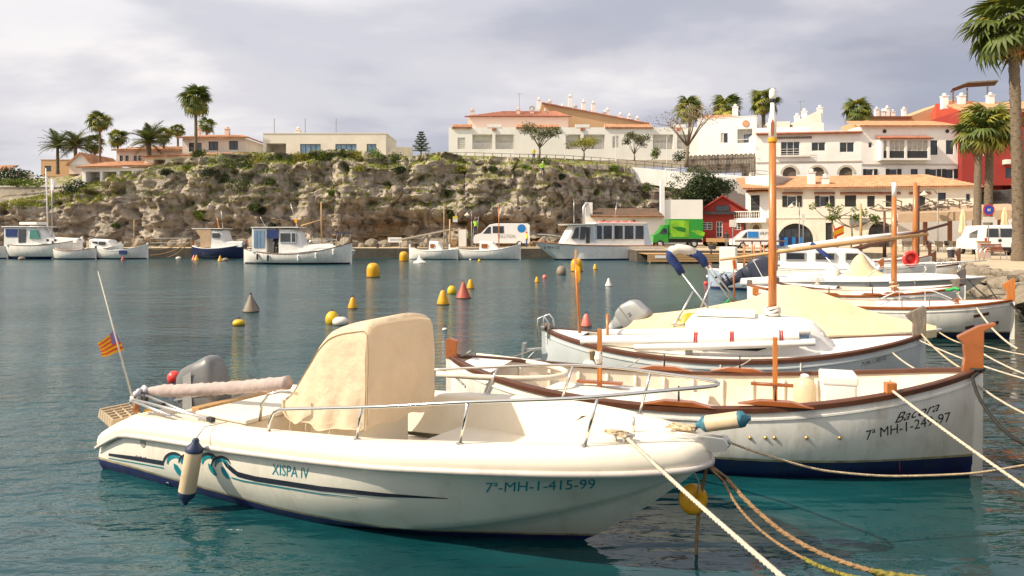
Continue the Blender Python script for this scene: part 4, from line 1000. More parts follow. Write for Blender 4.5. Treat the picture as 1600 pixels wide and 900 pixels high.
MB().tube([bp(1040, 514), bp(1060, 500, 14.3), bp(1110, 492, 15), bp(1160, 488, 15.4)], 0.02, 8).obj('grab_rail', 'alu', b4['t'], True)
o = lump(None, 'yellow_bag', 0, 0.55, -0.15, 0.15, 0, 0.16, 'buoy_yellow', 4, (12, 8)); place(o, P(1062, 503, 14.2), -0.3); tag(o, 'small yellow float bag lying on the tarpaulin edge by the silver outboard', 'float')
# flag pole with spanish flag colours
fp = thing('flag_pole', 'thin orange pole with a furled red and yellow flag at a stern', 'flag', P(1148, 470, 15.6))
MB().tube([(0, 0, 0), P(1145, 404, 15.6)-Vector(fp.location)], [0.022, 0.014], 8).obj('pole', 'mast_wood', fp, True)
fv = P(1145, 404, 15.6)-Vector(fp.location)
MB().prism([(0, 0), (0.05, -0.04), (0.075, -0.20), (0.03, -0.24), (-0.01, -0.1)], lambda x, z: (fv.x+x, fv.y-0.02, fv.z+z), lambda x, z: (fv.x+x, fv.y-0.03, fv.z+z)).obj('yellow_stripes', 'flag_yellow', fp)
MB().prism([(0.0, -0.02), (0.03, -0.06), (0.035, -0.2), (0.01, -0.22), (0.0, -0.12)], lambda x, z: (fv.x+x, fv.y-0.032, fv.z+z), lambda x, z: (fv.x+x, fv.y-0.04, fv.z+z)).obj('red_stripes', 'flag_red', fp)

# --- white boat with the orange axe-shaped stem head
b5 = llaut('white decked wooden boat with orange axe-shaped stem head and dark name boards', (6.6, 20.0), (11.85, 17.45), 2.1, 0.85, 0.70, 0.92, boot=0.16, bootm='navy_hull', rail='varnish', post='mast_wood', deck=(0.2, 0.5), dec_in=True, posth=(0.2, 0.52), postform='axe')
for px, py, w in ((1533, 492, 24), (1547, 506, 26), (1515, 511, 14)):
    h4 = 2.2; sl_ = -0.20
    decal(b5['hit'], [[(px-w/2, py-h4-sl_*w/2*-1*-1), (px+w/2, py-h4+sl_*w/2), (px+w/2, py+h4+sl_*w/2), (px-w/2, py+h4-sl_*w/2)]], 'brown_trim', 'name_board', b5['t'], 0.01)
for sd_ in (-1, 1):
    pts = [Vector((u*b5['L'], sd_*(b5['half'](u)-0.15), b5['sheer'](u)+0.06+0.22*min(1, (u-0.52)*14)*min(1, (0.80-u)*14+0.05))) for u in [0.52+0.28*k/14 for k in range(15)]]
    MB().tube(pts, 0.016, 8).obj('hand_rail', 'steel', b5['t'], True)
    for u in (0.6, 0.7): MB().tube([(u*b5['L'], sd_*(b5['half'](u)-0.15), b5['sheer'](u)), (u*b5['L'], sd_*(b5['half'](u)-0.15), b5['sheer'](u)+0.28)], 0.013, 6).obj('stanchion', 'steel', b5['t'])
MB().box((0.80*b5['L'], -0.45, b5['sheer'](0.8)+0.10), (0.09, 0.09, 0.14)).obj('bitt', 'varnish', b5['t'], bevel=0.01)
# --- brown-railed boat with the mast and long yard
b6 = llaut('white wooden boat with reddish rail, orange mast and long slanting yard', (7.6, 23.6), (12.75, 21.1), 2.1, 0.85, 0.68, 0.95, boot=0.1, rail='varnish', post='grey_post', deck=(0.30, 0.52), dec_in=True, posth=(0.18, 0.24))
v = put(b6, 1397, 467, 21.8); zt = 2.5+80/F*21.8
MB().tube([(v.x, v.y, 0.4), (v.x, v.y, 2.2), (v.x, v.y, zt-0.42)], [0.085, 0.075, 0.065], 12).obj('mast', 'mast_wood', b6['t'], True)
MB().tube([(v.x, v.y, zt-0.42), (v.x, v.y, zt)], [0.066, 0.06], 12).obj('mast_head', 'boat_white', b6['t'], True)
MB().tube([b6['l'](P(1125, 406, 22.6)), b6['l'](P(1290, 384, 22)), b6['l'](P(1450, 366, 21.6))], [0.035, 0.075, 0.05], 10).obj('yard', 'pale_wood', b6['t'], True)
MB().tube([(v.x+0.12*math.cos(k), v.y+0.12*math.sin(k), 0.85+0.02*k) for k in range(12)], 0.03, 6).obj('rope_coil', 'rope', b6['t'], True)
for u in (0.42, 0.62, 0.72):
    x = u*b6['L']; y = b6['half'](u)-0.02; z = b6['sheer'](u)+0.03
    MB().prism([(x-0.3, z), (x+0.3, z), (x+0.2, z+0.05), (x-0.2, z+0.05)], lambda a, c: (a, -y-0.05, c), lambda a, c: (a, -y+0.05, c)).obj('oarlock_pad', 'varnish', b6['t'])
    cyl(b6['t'], 'thole_pin', (x, -y, z), (x, -y, z+0.22), 0.018, 0.016, 'brown_trim', 6)
for k, px in enumerate((1436, 1449, 1462)):
    decal(b6['hit'], [[(px-6, 479.5-2.4*k), (px+6, 477.5-2.4*k), (px+6, 481-2.4*k), (px-6, 483-2.4*k)]], 'brown_trim', 'name_board', b6['t'], 0.012)
# --- next hull with a black stem head
b7 = llaut('white wooden boat with a tall black stem head', (9.2, 25.6), (14.05, 22.9), 2.0, 0.8, 0.66, 0.92, rail='brown_trim', post='dark_post', deck=(0.35, 0.55), dec_in=True, posth=(0.2, 0.50), postform='axe', strake=False)
# --- long white cruiser
b8 = speedboat('long white day cruiser lettered Moonlight with covered helm and bow rails', (9.9, 29.2), (16.5, 25.6), 2.35, 0.85, 'boat_white', 'boat_white', rail=0.55, boot=-0.2)
vs = []
for i in range(25):
    for j in range(17):
        a, b = i/24, j/16; e = min(1, 4*min(a, 1-a))**0.6*min(1, 4*min(b, 1-b))**0.6
        hx = math.exp(-((a-0.40)/0.22)**2)*0.62+0.25
        vs.append((lerp(2.9, 4.5, a), lerp(-0.65, 0.65, b), 0.86+hx*e+0.05*noise.noise(Vector((a*5, b*5, 2)))))
o = MB().add(vs, [(i*17+j, (i+1)*17+j, (i+1)*17+j+1, i*17+j+1) for i in range(24) for j in range(16)]).obj('helm_cover', 'tarp_cloth', None, 50); place(o, b8['loc'], b8['rz']); tag(o, 'crumpled cream cover over the helm of the long white cruiser', 'boat cover')
MB().b2((2.3, -0.6, 0.70), (2.8, 0.6, 1.12)).obj('seat_back', 'deck_cream', b8['t'], bevel=0.08)
for sd_ in (-1, 1):
    MB().tube([(-0.6, sd_*0.85, 0.62), (0.4, sd_*0.95, 0.66), (2.4, sd_*1.02, 0.70)], [0.14, 0.20, 0.17], 14).obj('stern_tube', 'boat_white', b8['t'], True)
letter_px(b8['hit'], 'Moonlight', (1233, 447), (1266, 445), 5, 'navy_print', b8['t'], 0.1, 0, 0.22)
outboard(b8['t'], (-0.35, 0.0, 0.95), 0.0, 62, 1.5, 'motor_dark', 'boat_white', 'motor_dark')
cyl(b8['t'], 'canopy_strut', b8['l'](P(1322, 436, 28)), b8['l'](P(1280, 390, 29)), 0.035, 0.035, 'alu')
cyl(b8['t'], 'canopy_roll', b8['l'](P(1296, 404, 28.7)), b8['l'](P(1268, 380, 29.2)), 0.10, 0.08, 'blue_cloth')
for px, d, hh, bm_, cm_, lb in ((1430, 26.8, 0.62, 'fender_dark', 'fender_dark', 'black cylinder fender hanging on the side of the long white cruiser'), (1361, 27.4, 0.5, 'fender_white', 'fender_dark', 'white ball-like fender on the long white cruiser below the helm cover'), (1284, 28.3, 0.5, 'fender_white', 'fender_white', 'white fender at the stern quarter of the long white cruiser')):
    v = P(px, 444, d); v2 = b8['l'](v); u = v2.x/b8['L']; v2.y = -b8['half'](u)-0.12; wv = b8['w'](v2); wv.z = 0.72
    fender('boat_fender', lb, wv, hh, 0.11, bm_, cm_)
    rope('fender_line', 'thin line holding the fender: '+lb[:40].rsplit(' ', 1)[0], [wv, wv+Vector((0, 0.05, 0.15)), b8['w']((v2.x, -b8['half'](u)+0.1, b8['sheer'](u)+0.12))], 0.008, 'rope_white')
# --- boats further along the quay
b9 = llaut('white cabin boat with three dark side windows and wooden yard', (11.0, 37.5), (19.3, 33.6), 2.8, 1.0, 0.85, 1.2, boot=0.1, rail='boat_white', post='brown_trim', deck=(0.15, 0.3), dec_in=True, posth=(0.2, 0.5), postform='axe')
cabin(b9['t'], [(2.6, 1.0, 0.85, 1.75, 0.08, 0.03), (4.5, 1.02, 0.85, 1.78, 0.08, 0.03), (6.0, 0.88, 0.9, 1.70, 0.08, 0.05), (6.7, 0.7, 1.0, 1.15, 0.03, 0.08)], 'boat_white')
for x0, x1 in ((2.9, 3.7), (4.2, 5.0), (5.5, 6.0)):
    f_ = MB().b2((x0-0.05, -1.06, 1.22), (x1+0.05, -0.9, 1.62)).obj('window', 'alu', b9['t'], bevel=0.02); MB().b2((x0, -1.066, 1.27), (x1, -0.95, 1.57)).obj('pane', 'glass', f_)
for x in (0.9, 1.3, 1.7, 2.1): cyl(b9['t'], 'awning_post', (x, -0.95, 0.8), (x, -0.95, 2.1), 0.035, 0.035, 'mast_wood')
MB().b2((0.5, -1.05, 2.1), (2.7, 1.05, 2.16)).obj('awning', 'brown_trim', b9['t'])
MB().b2((2.2, -1.03, 0.9), (2.5, -0.99, 1.78)).obj('cabin_door', 'varnish', b9['t'])
v = put(b9, 1430, 400, 34.5); zt = 2.5+80/F*34.5
MB().tube([(v.x, v.y, 0.8), (v.x, v.y, 3), (v.x, v.y, zt)], [0.13, 0.11, 0.08], 12).obj('mast', 'mast_wood', b9['t'], True)
MB().tube([b9['l'](P(1240, 412, 36)), b9['l'](P(1350, 385, 35)), b9['l'](P(1482, 350, 34))], [0.05, 0.10, 0.05], 8).obj('yard', 'brown_trim', b9['t'], True)
MB().tube([b9['l'](P(1210, 388, 36)), b9['l'](P(1330, 374, 35)), b9['l'](P(1430, 362, 34.6))], [0.05, 0.12, 0.06], 8).obj('furled_sail', 'boat_white', b9['t'], True)
rg = MB().lathe([(0.30+0.09*math.cos(a), 0.09*math.sin(a)) for a in [2*math.pi*k/10 for k in range(11)]], 18, (0, 0, 0), Matrix.Rotation(R(90), 3, 'X')).obj('life_ring', 'buoy_bright', None, True); rg.location = P(1423, 405, 33.4); tag(rg, 'red life ring hung by the mast of the cabin boat', 'life ring')
b10 = llaut('blue-hulled wooden boat lying beyond the long white cruiser', (9.0, 33.6), (15.6, 31.0), 2.2, 0.9, 0.75, 1.0, hullm='hull_blue', rail='boat_white', post='varnish', deck=(0.2, 0.5), dec_in=True, posth=(0.3, 0.45), postform='axe', strake=False)
for x in (1.6, 2.0, 2.4, 2.8): cyl(b10['t'], 'awning_post', (x, -0.7, 0.7), (x, -0.7, 2.0), 0.03, 0.03, 'mast_wood')
MB().b2((0.5, -0.5, 0.7), (1.2, 0.5, 1.9)).obj('wheelhouse', 'boat_white', b10['t'], bevel=0.05)
letter_px(b10['hit'], 'II', (1296, 427), (1302, 426), 4, 'navy_print', b10['t'])
b11 = speedboat('small grey-white launch with a flat stern platform and open rails', (11.4, 38.6), (17.2, 40.5), 2.0, 0.9, 'hull_grey', 'navy_hull', rail=0.6, decked=True, boot=0.25)
MB().b2((-0.9, -0.8, 0.18), (0.05, 0.8, 0.30)).obj('swim_platform', 'boat_white', b11['t'], bevel=0.03)
cyl(b11['t'], 'platform_post', (-0.35, 0.2, 0.3), (-0.2, 0.2, 1.7), 0.12, 0.12, 'brown_trim')
for k in range(5): MB().tube([(0.3+0.5*k, -0.8, 0.85), (0.35+0.5*k, -0.8, 1.5), (0.85+0.5*k, -0.8, 1.5)], 0.02, 6).obj('stern_rail', 'steel', b11['t'])
b12 = llaut('white wooden boat with brown stem head lying near the stone embankment', (17.0, 39.5), (22.0, 36.2), 2.1, 0.85, 0.75, 1.0, rail='brown_trim', post='brown_trim', deck=(0.3, 0.5), dec_in=True, posth=(0.3, 0.8), postform='axe', strake=False)
b13 = llaut('white wooden boat with dark sloping spar, last before the wooden jetty', (18.0, 46.0), (25.0, 44.0), 2.4, 1.0, 0.85, 1.2, rail='varnish', post='brown_trim', deck=(0.3, 0.5), dec_in=True, posth=(0.3, 0.8), postform='axe', strake=False)
v = put(b13, 1433, 390, 45); MB().tube([(v.x, v.y, 0.8), (v.x+0.05, v.y, 2.5+75/F*45)], [0.13, 0.09], 10).obj('mast', 'brown_trim', b13['t'], True)
MB().tube([b13['l'](P(1330, 392, 46)), b13['l'](P(1482, 349, 44))], [0.12, 0.06], 8).obj('yard', 'brown_trim', b13['t'], True)
# ---------------------------------------------------------------- quay, cliff, plateau
mat('paving', (0.50, 0.40, 0.27), 0.9, var=0.15, vscale=0.6, dirt=(0.33, 0.25, 0.17), dscale=0.8, damt=0.5, bump=0.2, bscale=12)
mat('quay_stone', (0.085, 0.07, 0.055), 0.95, var=0.35, vscale=1.2, dirt=(0.05, 0.055, 0.035), dscale=0.7, damt=0.8, bump=0.8, bscale=4)
mat('rubble', (0.30, 0.25, 0.19), 0.95, var=0.35, vscale=2.5, dirt=(0.08, 0.085, 0.04), dscale=2.5, damt=0.8, bump=0.9, bscale=8)
edge = [(-40, -3), (-6, 2.2), (1.0, 2.6), (2.35, 3.15), (17.75, 24.6), (25.2, 43.0), (28.5, 56), (27, 63.5), (11.2, 66), (10.8, 74.5), (-60, 78), (-160, 88)]
back = [(-160, 420), (300, 420), (300, -60), (-40, -60)]
pl = edge+back
m = MB(); n = len(pl)
m.add([(x, y, 1.0) for x, y in pl], [tuple(range(n))]); quay_top = m.obj('quay_pavement', 'paving', None, recalc=False); struct(quay_top)
m = MB()
for (a, b) in zip(edge, edge[1:]):
    k = max(1, int(math.hypot(b[0]-a[0], b[1]-a[1])/1.5))
    for i in range(k):
        p = [lerp(a[0], b[0], i/k), lerp(a[1], b[1], i/k)]; q = [lerp(a[0], b[0], (i+1)/k), lerp(a[1], b[1], (i+1)/k)]
        m.add([(*p, -1.2), (*q, -1.2), (*q, 0.998), (*p, 0.998)], [(0, 1, 2, 3)])
quay_wall = m.obj('quay_wall', 'quay_stone', None); struct(quay_wall)
# kerb blocks along the far quay and the near rubble, each stone its own piece
random.seed(11)
def rockmesh(seed, n=2, rough=0.30):
    bm = bmesh.new(); bmesh.ops.create_icosphere(bm, subdivisions=n, radius=1)
    for v in bm.verts:
        c = v.co; k = max(abs(c.x), abs(c.y), abs(c.z))**0.55
        v.co = c/k*(1+rough*noise.noise(c*1.3+Vector((seed*7.1, 0, seed))))
    me = bpy.data.meshes.new('stone'); bm.to_mesh(me); bm.free(); me.materials.append(MATS['rubble']); return me
rocks = [rockmesh(i) for i in range(8)]
def stone(parent, loc, sc, rot):
    o = bpy.data.objects.new('stone', random.choice(rocks)); COL.objects.link(o); o.parent = parent
    o.location = loc; o.scale = sc; o.rotation_euler = rot
A, Bp = Vector((16.2, 22.4, 0)), Vector((17.75, 24.6, 0)); Cq = Vector((25.2, 43.0, 0)); Dq = Vector((28.5, 56, 0))
for a, b, n_ in ((A, Bp, 5), (Bp, Cq, 42), (Cq, Dq, 18)):
    nrm = Vector((-(b-a).y, (b-a).x, 0)).normalized()
    for i in range(n_):
        for row in range(3):
            p = a.lerp(b, (i+random.random()*0.8)/n_)+nrm*(0.05+0.32*row+random.uniform(-.1, .15)); z = 0.86-0.36*row+random.uniform(-.10, .08)
            s_ = random.uniform(0.17, 0.34)*(1.2 if row else 0.8)
            stone(quay_wall, (p.x, p.y, z), (s_*random.uniform(.8, 1.5), s_, s_*random.uniform(.6, .9)), (random.uniform(-.3, .3), random.uniform(-.3, .3), random.uniform(0, 3)))
# ---- cliff
def rock_mat():
    m = bpy.data.materials.new('cliff_rock'); m.use_nodes = True; t = m.node_tree; b = t.nodes['Principled BSDF']; L = t.links.new
    b.inputs['Roughness'].default_value = 0.95; b.inputs['Specular IOR Level'].default_value = 0.15
    tc = t.nodes.new('ShaderNodeTexCoord')
    def nz(scale, sc=(1, 1, 1), d=6, r=0.6, off=(0, 0, 0)):
        mp = t.nodes.new('ShaderNodeMapping'); mp.inputs['Scale'].default_value = sc; mp.inputs['Location'].default_value = off; L(tc.outputs['Object'], mp.inputs[0])
        n = t.nodes.new('ShaderNodeTexNoise'); n.inputs['Scale'].default_value = scale; n.inputs['Detail'].default_value = d; n.inputs['Roughness'].default_value = r; L(mp.outputs[0], n.inputs['Vector']); return n
    def rmp(src, st):
        r = t.nodes.new('ShaderNodeValToRGB'); L(src, r.inputs[0]); e = r.color_ramp.elements
        while len(e) < len(st): e.new(0.5)
        for q, (p, c) in zip(e, st): q.position = p; q.color = (*c, 1)
        return r
    def mix(f, a, c):
        x = t.nodes.new('ShaderNodeMix'); x.data_type = 'RGBA'; L(f, x.inputs['Factor'])
        for s_, i in ((a, 6), (c, 7)):
            if isinstance(s_, tuple): x.inputs[i].default_value = (*s_, 1)
            else: L(s_, x.inputs[i])
        return x.outputs[2]
    def mr(src, a, b_, c, d):
        q = t.nodes.new('ShaderNodeMapRange'); L(src, q.inputs[0])
        for i, v in enumerate((a, b_, c, d)): q.inputs[i+1].default_value = v
        return q.outputs[0]
    base = rmp(nz(0.5, (1, 1, 1.6)).outputs[0], [(0.28, (0.20, 0.17, 0.14)), (0.43, (0.38, 0.325, 0.265)), (0.58, (0.52, 0.445, 0.365)), (0.78, (0.65, 0.57, 0.47))]).outputs[0]
    streak = nz(0.9, (1.6, 1.6, 0.22), 5, 0.65)
    col = mix(mr(streak.outputs[0], 0.52, 0.72, 0, 0.65), base, (0.12, 0.10, 0.09))
    # ochre undercut beds low on the face
    sx = t.nodes.new('ShaderNodeSeparateXYZ'); L(tc.outputs['Object'], sx.inputs[0])
    band = mr(sx.outputs[2], 5.2, 3.6, 0, 1)
    bx_ = mr(sx.outputs[0], -24, -17, 0, 1)
    on = mr(nz(0.35, (0.5, 1, 2.0), 4, 0.6, (3, 1, 2)).outputs[0], 0.38, 0.58, 0, 0.85)
    mm = t.nodes.new('ShaderNodeMath'); mm.operation = 'MULTIPLY'; L(band, mm.inputs[0]); L(on, mm.inputs[1])
    m2 = t.nodes.new('ShaderNodeMath'); m2.operation = 'MULTIPLY'; L(mm.outputs[0], m2.inputs[0]); L(bx_, m2.inputs[1])
    och = rmp(nz(1.2, (0.6, 1, 2.5)).outputs[0], [(0.3, (0.16, 0.09, 0.04)), (0.7, (0.36, 0.21, 0.085))]).outputs[0]
    col = mix(m2.outputs[0], col, och)
    # lichen and thin turf on the ledges
    g = t.nodes.new('ShaderNodeNewGeometry'); sn = t.nodes.new('ShaderNodeSeparateXYZ'); L(g.outputs['Normal'], sn.inputs[0])
    upa = t.nodes.new('ShaderNodeMath'); upa.operation = 'MULTIPLY'; L(mr(sn.outputs[2], 0.42, 0.72, 0, 1), upa.inputs[0]); L(mr(sx.outputs[2], 8.0, 10.5, 0.12, 1.0), upa.inputs[1]); up = upa.outputs[0]
    gn = mr(nz(0.6, (1, 1, 1), 6, 0.7, (9, 2, 1)).outputs[0], 0.40, 0.55, 0, 1)
    mg = t.nodes.new('ShaderNodeMath'); mg.operation = 'MULTIPLY'; L(up, mg.inputs[0]); L(gn, mg.inputs[1])
    turf = rmp(nz(1.4).outputs[0], [(0.3, (0.10, 0.13, 0.02)), (0.55, (0.22, 0.24, 0.03)), (0.75, (0.34, 0.31, 0.05))]).outputs[0]
    col = mix(mg.outputs[0], col, turf)
    L(col, b.inputs['Base Color'])
    bp = t.nodes.new('ShaderNodeBump'); bp.inputs['Strength'].default_value = 1.0; bp.inputs['Distance'].default_value = 0.35; L(nz(2.2, (1, 1, 1.3), 8, 0.7).outputs[0], bp.inputs['Height']); L(bp.outputs[0], b.inputs['Normal'])
    return m
MATS['rock'] = rock_mat()
topy = [(-600, 335), (-120, 328), (0, 322), (60, 317), (120, 303), (180, 283), (215, 270), (260, 255), (330, 247), (420, 243), (500, 240), (600, 244), (700, 248), (800, 250), (900, 256), (960, 262), (1000, 268), (1050, 280), (1100, 296), (1170, 318), (1230, 330)]
CD = 85.0
def cliff_pt(px, v):
    'px: photo column at the face, v: 0 foot .. 1 rim'
    X = (px-800)/F*CD*1.03
    zt = 2.5+(HY-smoothi(px, topy))/F*(CD+5)+0.8*noise.noise(Vector((X*0.18, 3, 1)))
    z = lerp(0.6, zt, v)
    led = 0
    for k, (f, d_) in enumerate(((0.42, 0.4), (0.70, 0.6), (0.88, 1.8))):
        h_ = f+0.16*noise.noise(Vector((X*0.11, k*3.3, 7)))
        st_ = max(0, min(1, (v-h_)/0.05)); led += d_*st_*(0.35+0.65*max(0, 0.5+0.9*noise.noise(Vector((X*0.13, k*9.1, 2)))))
    under = -1.5*math.exp(-((z-3.1)/1.3)**2)*max(0, min(1, 0.5+1.2*noise.noise(Vector((X*0.08, 5, 5)))+ (0.6 if 540 < px < 900 else 0)))
    Y = CD+led-under+interp(px, [(860, 0), (930, 6.5), (1040, 9), (1200, 12)])
    q = Vector((X, 0, z))
    big = noise.fractal(Vector((X*0.13, 1, z*0.16)), 1.0, 2.0, 3)
    rid = noise.ridged_multi_fractal(Vector((X*0.22+0.3*noise.noise(q*0.4), 2, z*0.16)), 0.9, 2.2, 5, 1.0, 2.0)
    vd, _ = noise.voronoi(Vector((X*0.17+0.25*noise.noise(q*0.5), 2.0, z*0.10+0.2*noise.noise(q*0.3))), distance_metric='DISTANCE', exponent=2.5)
    crack = max(0, 0.04-(vd[1]-vd[0]))*9
    bed = noise.noise(Vector((X*0.07, 3, z*1.1+0.9*noise.noise(q*0.25))))+0.7*noise.noise(Vector((X*0.25, 8, z*2.6)))
    pit = max(0, noise.noise(Vector((X*0.8, 7, z*0.9)))-0.22)*2.4+max(0, noise.noise(Vector((X*1.9, 3, z*2.1)))-0.25)*0.9
    blk = noise.cell(Vector((X*0.35+0.5*noise.noise(q*0.6), 1, z*0.5+0.5*noise.noise(q*0.5+Vector((3, 0, 0))))))
    fine = noise.hetero_terrain(Vector((X*0.9, 4, z*1.2)), 0.6, 2.3, 5, 0.3)
    Y += -1.3*big-0.6*rid+crack+0.38*bed+0.7*noise.noise(Vector((X*0.45, 6, z*0.07)))+pit-0.30*fine+0.55*blk+1.0
    return Vector((X, Y, z+0.12*noise.noise(Vector((X, 9, z)))))
m = MB(); nu, nv = 920, 110; vs = []
for i in range(nu+1):
    px = lerp(-520, 1215, i/nu)
    for j in range(nv+1): vs.append(cliff_pt(px, j/nv))
rim = [vs[i*(nv+1)+nv] for i in range(nu+1)]
m.add(vs, [(i*(nv+1)+j, (i+1)*(nv+1)+j, (i+1)*(nv+1)+j+1, i*(nv+1)+j+1) for i in range(nu) for j in range(nv)])
# plateau behind the rim
def plateau_z(X, Y, zr):
    back_z = interp(X, [(-70, 9.5), (-52, 11.0), (-40, 12.8), (-8, 13.2), (10, 12.6), (24, 10.5), (34, 8.5)])
    t_ = max(0, min(1, (Y-91)/9)); return lerp(zr, back_z, t_)+0.10*noise.noise(Vector((X*0.5, Y*0.5, 3)))
vs = []; nb = 22
for i in range(nu+1):
    r = rim[i]
    for j in range(nb+1):
        t_ = (j/nb)**1.8; Y = lerp(r.y, 170, t_); vs.append((r.x*(1+0.12*t_), Y, r.z if j == 0 else plateau_z(r.x, Y, r.z)))
o_ = len(m.v); m.add(vs, [(i*(nb+1)+j, (i+1)*(nb+1)+j, (i+1)*(nb+1)+j+1, i*(nb+1)+j+1) for i in range(nu) for j in range(nb)])
cl_ = m.obj('cliff', 'rock', None, 38); struct(cl_)
cliff_bvh = bvh_of(cl_)
def on_cliff(px, py):
    h_ = cliff_bvh.ray_cast(Vector((0, 0, CAMH)), Vector(((px-800)/F, 1, (HY-py)/F)).normalized())
    return h_[0]
# hillside under the upper town on the right
m = MB(); vs = []
for i in range(21):
    for j in range(9):
        X = lerp(20, 130, i/20); Y = lerp(89, 190, j/8); vs.append((X, Y, lerp(1.0, lerp(8.6, 10.0, i/20), min(1, j/1.0))+0.05*j))
m.add(vs, [(i*9+j, (i+1)*9+j, (i+1)*9+j+1, i*9+j+1) for i in range(20) for j in range(8)])
struct(m.obj('hillside', 'rock', None, 50))
struct(MB().add([(-900, 170, 9.0), (-20, 172, 12.5), (900, 170, 9.5), (900, 900, 14), (-900, 900, 14)], [(0, 1, 2, 3, 4)]).obj('hinterland', 'rock', None))

random.seed(17)
for k in range(70):
    px = random.uniform(-40, 700); X = (px-800)/F*CD*1.02; s_ = random.uniform(0.25, 0.9)
    stone(cl_, (X, CD-1.2-random.random()*2.4, 1.0+s_*0.3), (s_*random.uniform(.9, 1.6), s_, s_*random.uniform(.6, 1)), (random.uniform(-.3, .3), random.uniform(-.3, .3), random.uniform(0, 3)))
# ---------------------------------------------------------------- plants
mat('leaf_green', (0.075, 0.11, 0.02), 0.6, var=0.45, vscale=1.5, trans=0.25)
mat('leaf_dark', (0.032, 0.055, 0.014), 0.6, var=0.45, vscale=1.5, trans=0.2)
mat('leaf_bright', (0.15, 0.21, 0.02), 0.6, var=0.4, vscale=1.5, trans=0.3)
mat('leaf_yellow', (0.30, 0.29, 0.035), 0.7, var=0.4, vscale=1.2, trans=0.25)
mat('leaf_olive', (0.12, 0.13, 0.045), 0.7, var=0.4, vscale=1.2, trans=0.2)
mat('leaf_dry', (0.27, 0.19, 0.085), 0.8, var=0.4, vscale=1.2, trans=0.2)
mat('frond', (0.10, 0.135, 0.025), 0.5, var=0.45, vscale=2, trans=0.25)
mat('frond_yellow', (0.22, 0.23, 0.04), 0.5, var=0.4, vscale=2, trans=0.3)  # yellower green, mixed at random through the fan palm crowns
mat('frond_dry', (0.36, 0.22, 0.08), 0.8, var=0.35, vscale=2, trans=0.2)
mat('palm_bark', (0.19, 0.145, 0.10), 0.95, var=0.4, vscale=8, stretch=(1, 1, 2.5), dirt=(0.11, 0.08, 0.055), dscale=6, damt=0.7, bump=0.8, bscale=14)
mat('bark', (0.20, 0.155, 0.115), 0.95, var=0.3, vscale=5, bump=0.6, bscale=12)
def leaves(m, c, r, n, size, shell=0.55, seed=0, flat=0.0):
    rd = random.Random(seed)
    for _ in range(n):
        d = Vector((rd.gauss(0, 1), rd.gauss(0, 1), rd.gauss(0, 1))).normalized(); k = shell+(1-shell)*rd.random()**0.6
        lum = 1+0.28*noise.noise(d*1.7+Vector((seed, seed*2, 0)))
        p = Vector(c)+Vector((d.x*r[0], d.y*r[1], d.z*r[2]))*k*lum
        if flat and p.z < c[2]-r[2]*flat: p.z = c[2]-r[2]*flat*rd.random()
        a = Vector((rd.gauss(0, 1), rd.gauss(0, 1), rd.gauss(0, 0.7))).normalized(); b = a.cross(Vector((rd.gauss(0, 1), rd.gauss(0, 1), rd.gauss(0, 1)))).normalized()
        s = size*rd.uniform(0.6, 1.3); m.add([p-a*s, p+b*s*0.45, p+a*s, p-b*s*0.45], [(0, 1, 2, 3)])
    return m
def shrub(label, loc, r, m_='leaf_green', n=420, size=0.16, seed=0, group=None, cat='shrub', name='shrub', second=None):
    t = thing(name, label, cat, loc, 0, group)
    rd = random.Random(seed); b = MB()
    for k in range(5):
        o_ = Vector((rd.uniform(-.5, .5)*r[0], rd.uniform(-.5, .5)*r[1], rd.uniform(0.15, .7)*r[2])); leaves(b, o_, (r[0]*.6, r[1]*.6, r[2]*.55), n//5, size, 0.4, seed*7+k)
    b.obj('foliage', m_, t, recalc=False)
    if second:
        b = MB(); leaves(b, (0, 0, r[2]*0.45), (r[0], r[1], r[2]*.8), n//4, size, 0.7, seed+99); b.obj('pale_shoots', second, t, recalc=False)
    s = MB()
    for k in range(4): s.tube([(0, 0, -0.15), (rd.uniform(-.4, .4)*r[0], rd.uniform(-.4, .4)*r[1], r[2]*0.6)], [0.05, 0.02], 5)
    s.obj('stems', 'bark', t); return t
def tree(label, loc, hgt, crown_r, trunk_r=0.12, m_='leaf_olive', lean=(0, 0), n=900, size=0.16, seed=0, limbs=6, sparse=0.5, group=None, name='tree', forkz=0.35):
    t = thing(name, label, 'tree', loc, 0, group); rd = random.Random(seed); tk = MB(); cr = MB()
    fork = Vector((lean[0]*forkz, lean[1]*forkz, hgt*forkz)); tk.tube([(0, 0, -0.3), fork*0.5+Vector((0.06, 0, 0)), fork], [trunk_r*1.3, trunk_r, trunk_r*0.85], 8)
    for k in range(limbs):
        a = 2*math.pi*k/limbs+rd.uniform(-.4, .4); rr = crown_r*rd.uniform(0.45, 0.95)
        e = Vector((lean[0]+rr*math.cos(a), lean[1]+rr*math.sin(a)*0.8, hgt*rd.uniform(0.68, 0.95))); md = fork.lerp(e, 0.5)+Vector((rd.uniform(-.2, .2), rd.uniform(-.2, .2), 0.15))
        tk.tube([fork, md, e], [trunk_r*0.6, trunk_r*0.38, trunk_r*0.14], 6)
        for q in range(3):
            e2 = e+Vector((rd.gauss(0, .5), rd.gauss(0, .4), rd.uniform(-.2, .5)))*crown_r*0.45; tk.tube([md.lerp(e, 0.6), e2], [trunk_r*0.2, trunk_r*0.07], 5)
            leaves(cr, e2, (crown_r*.36, crown_r*.36, crown_r*.28), int(n/(limbs*3)), size, sparse, seed*31+k*5+q)
    tk.obj('trunk', 'bark', t, True); cr.obj('crown', m_, t, recalc=False); return t
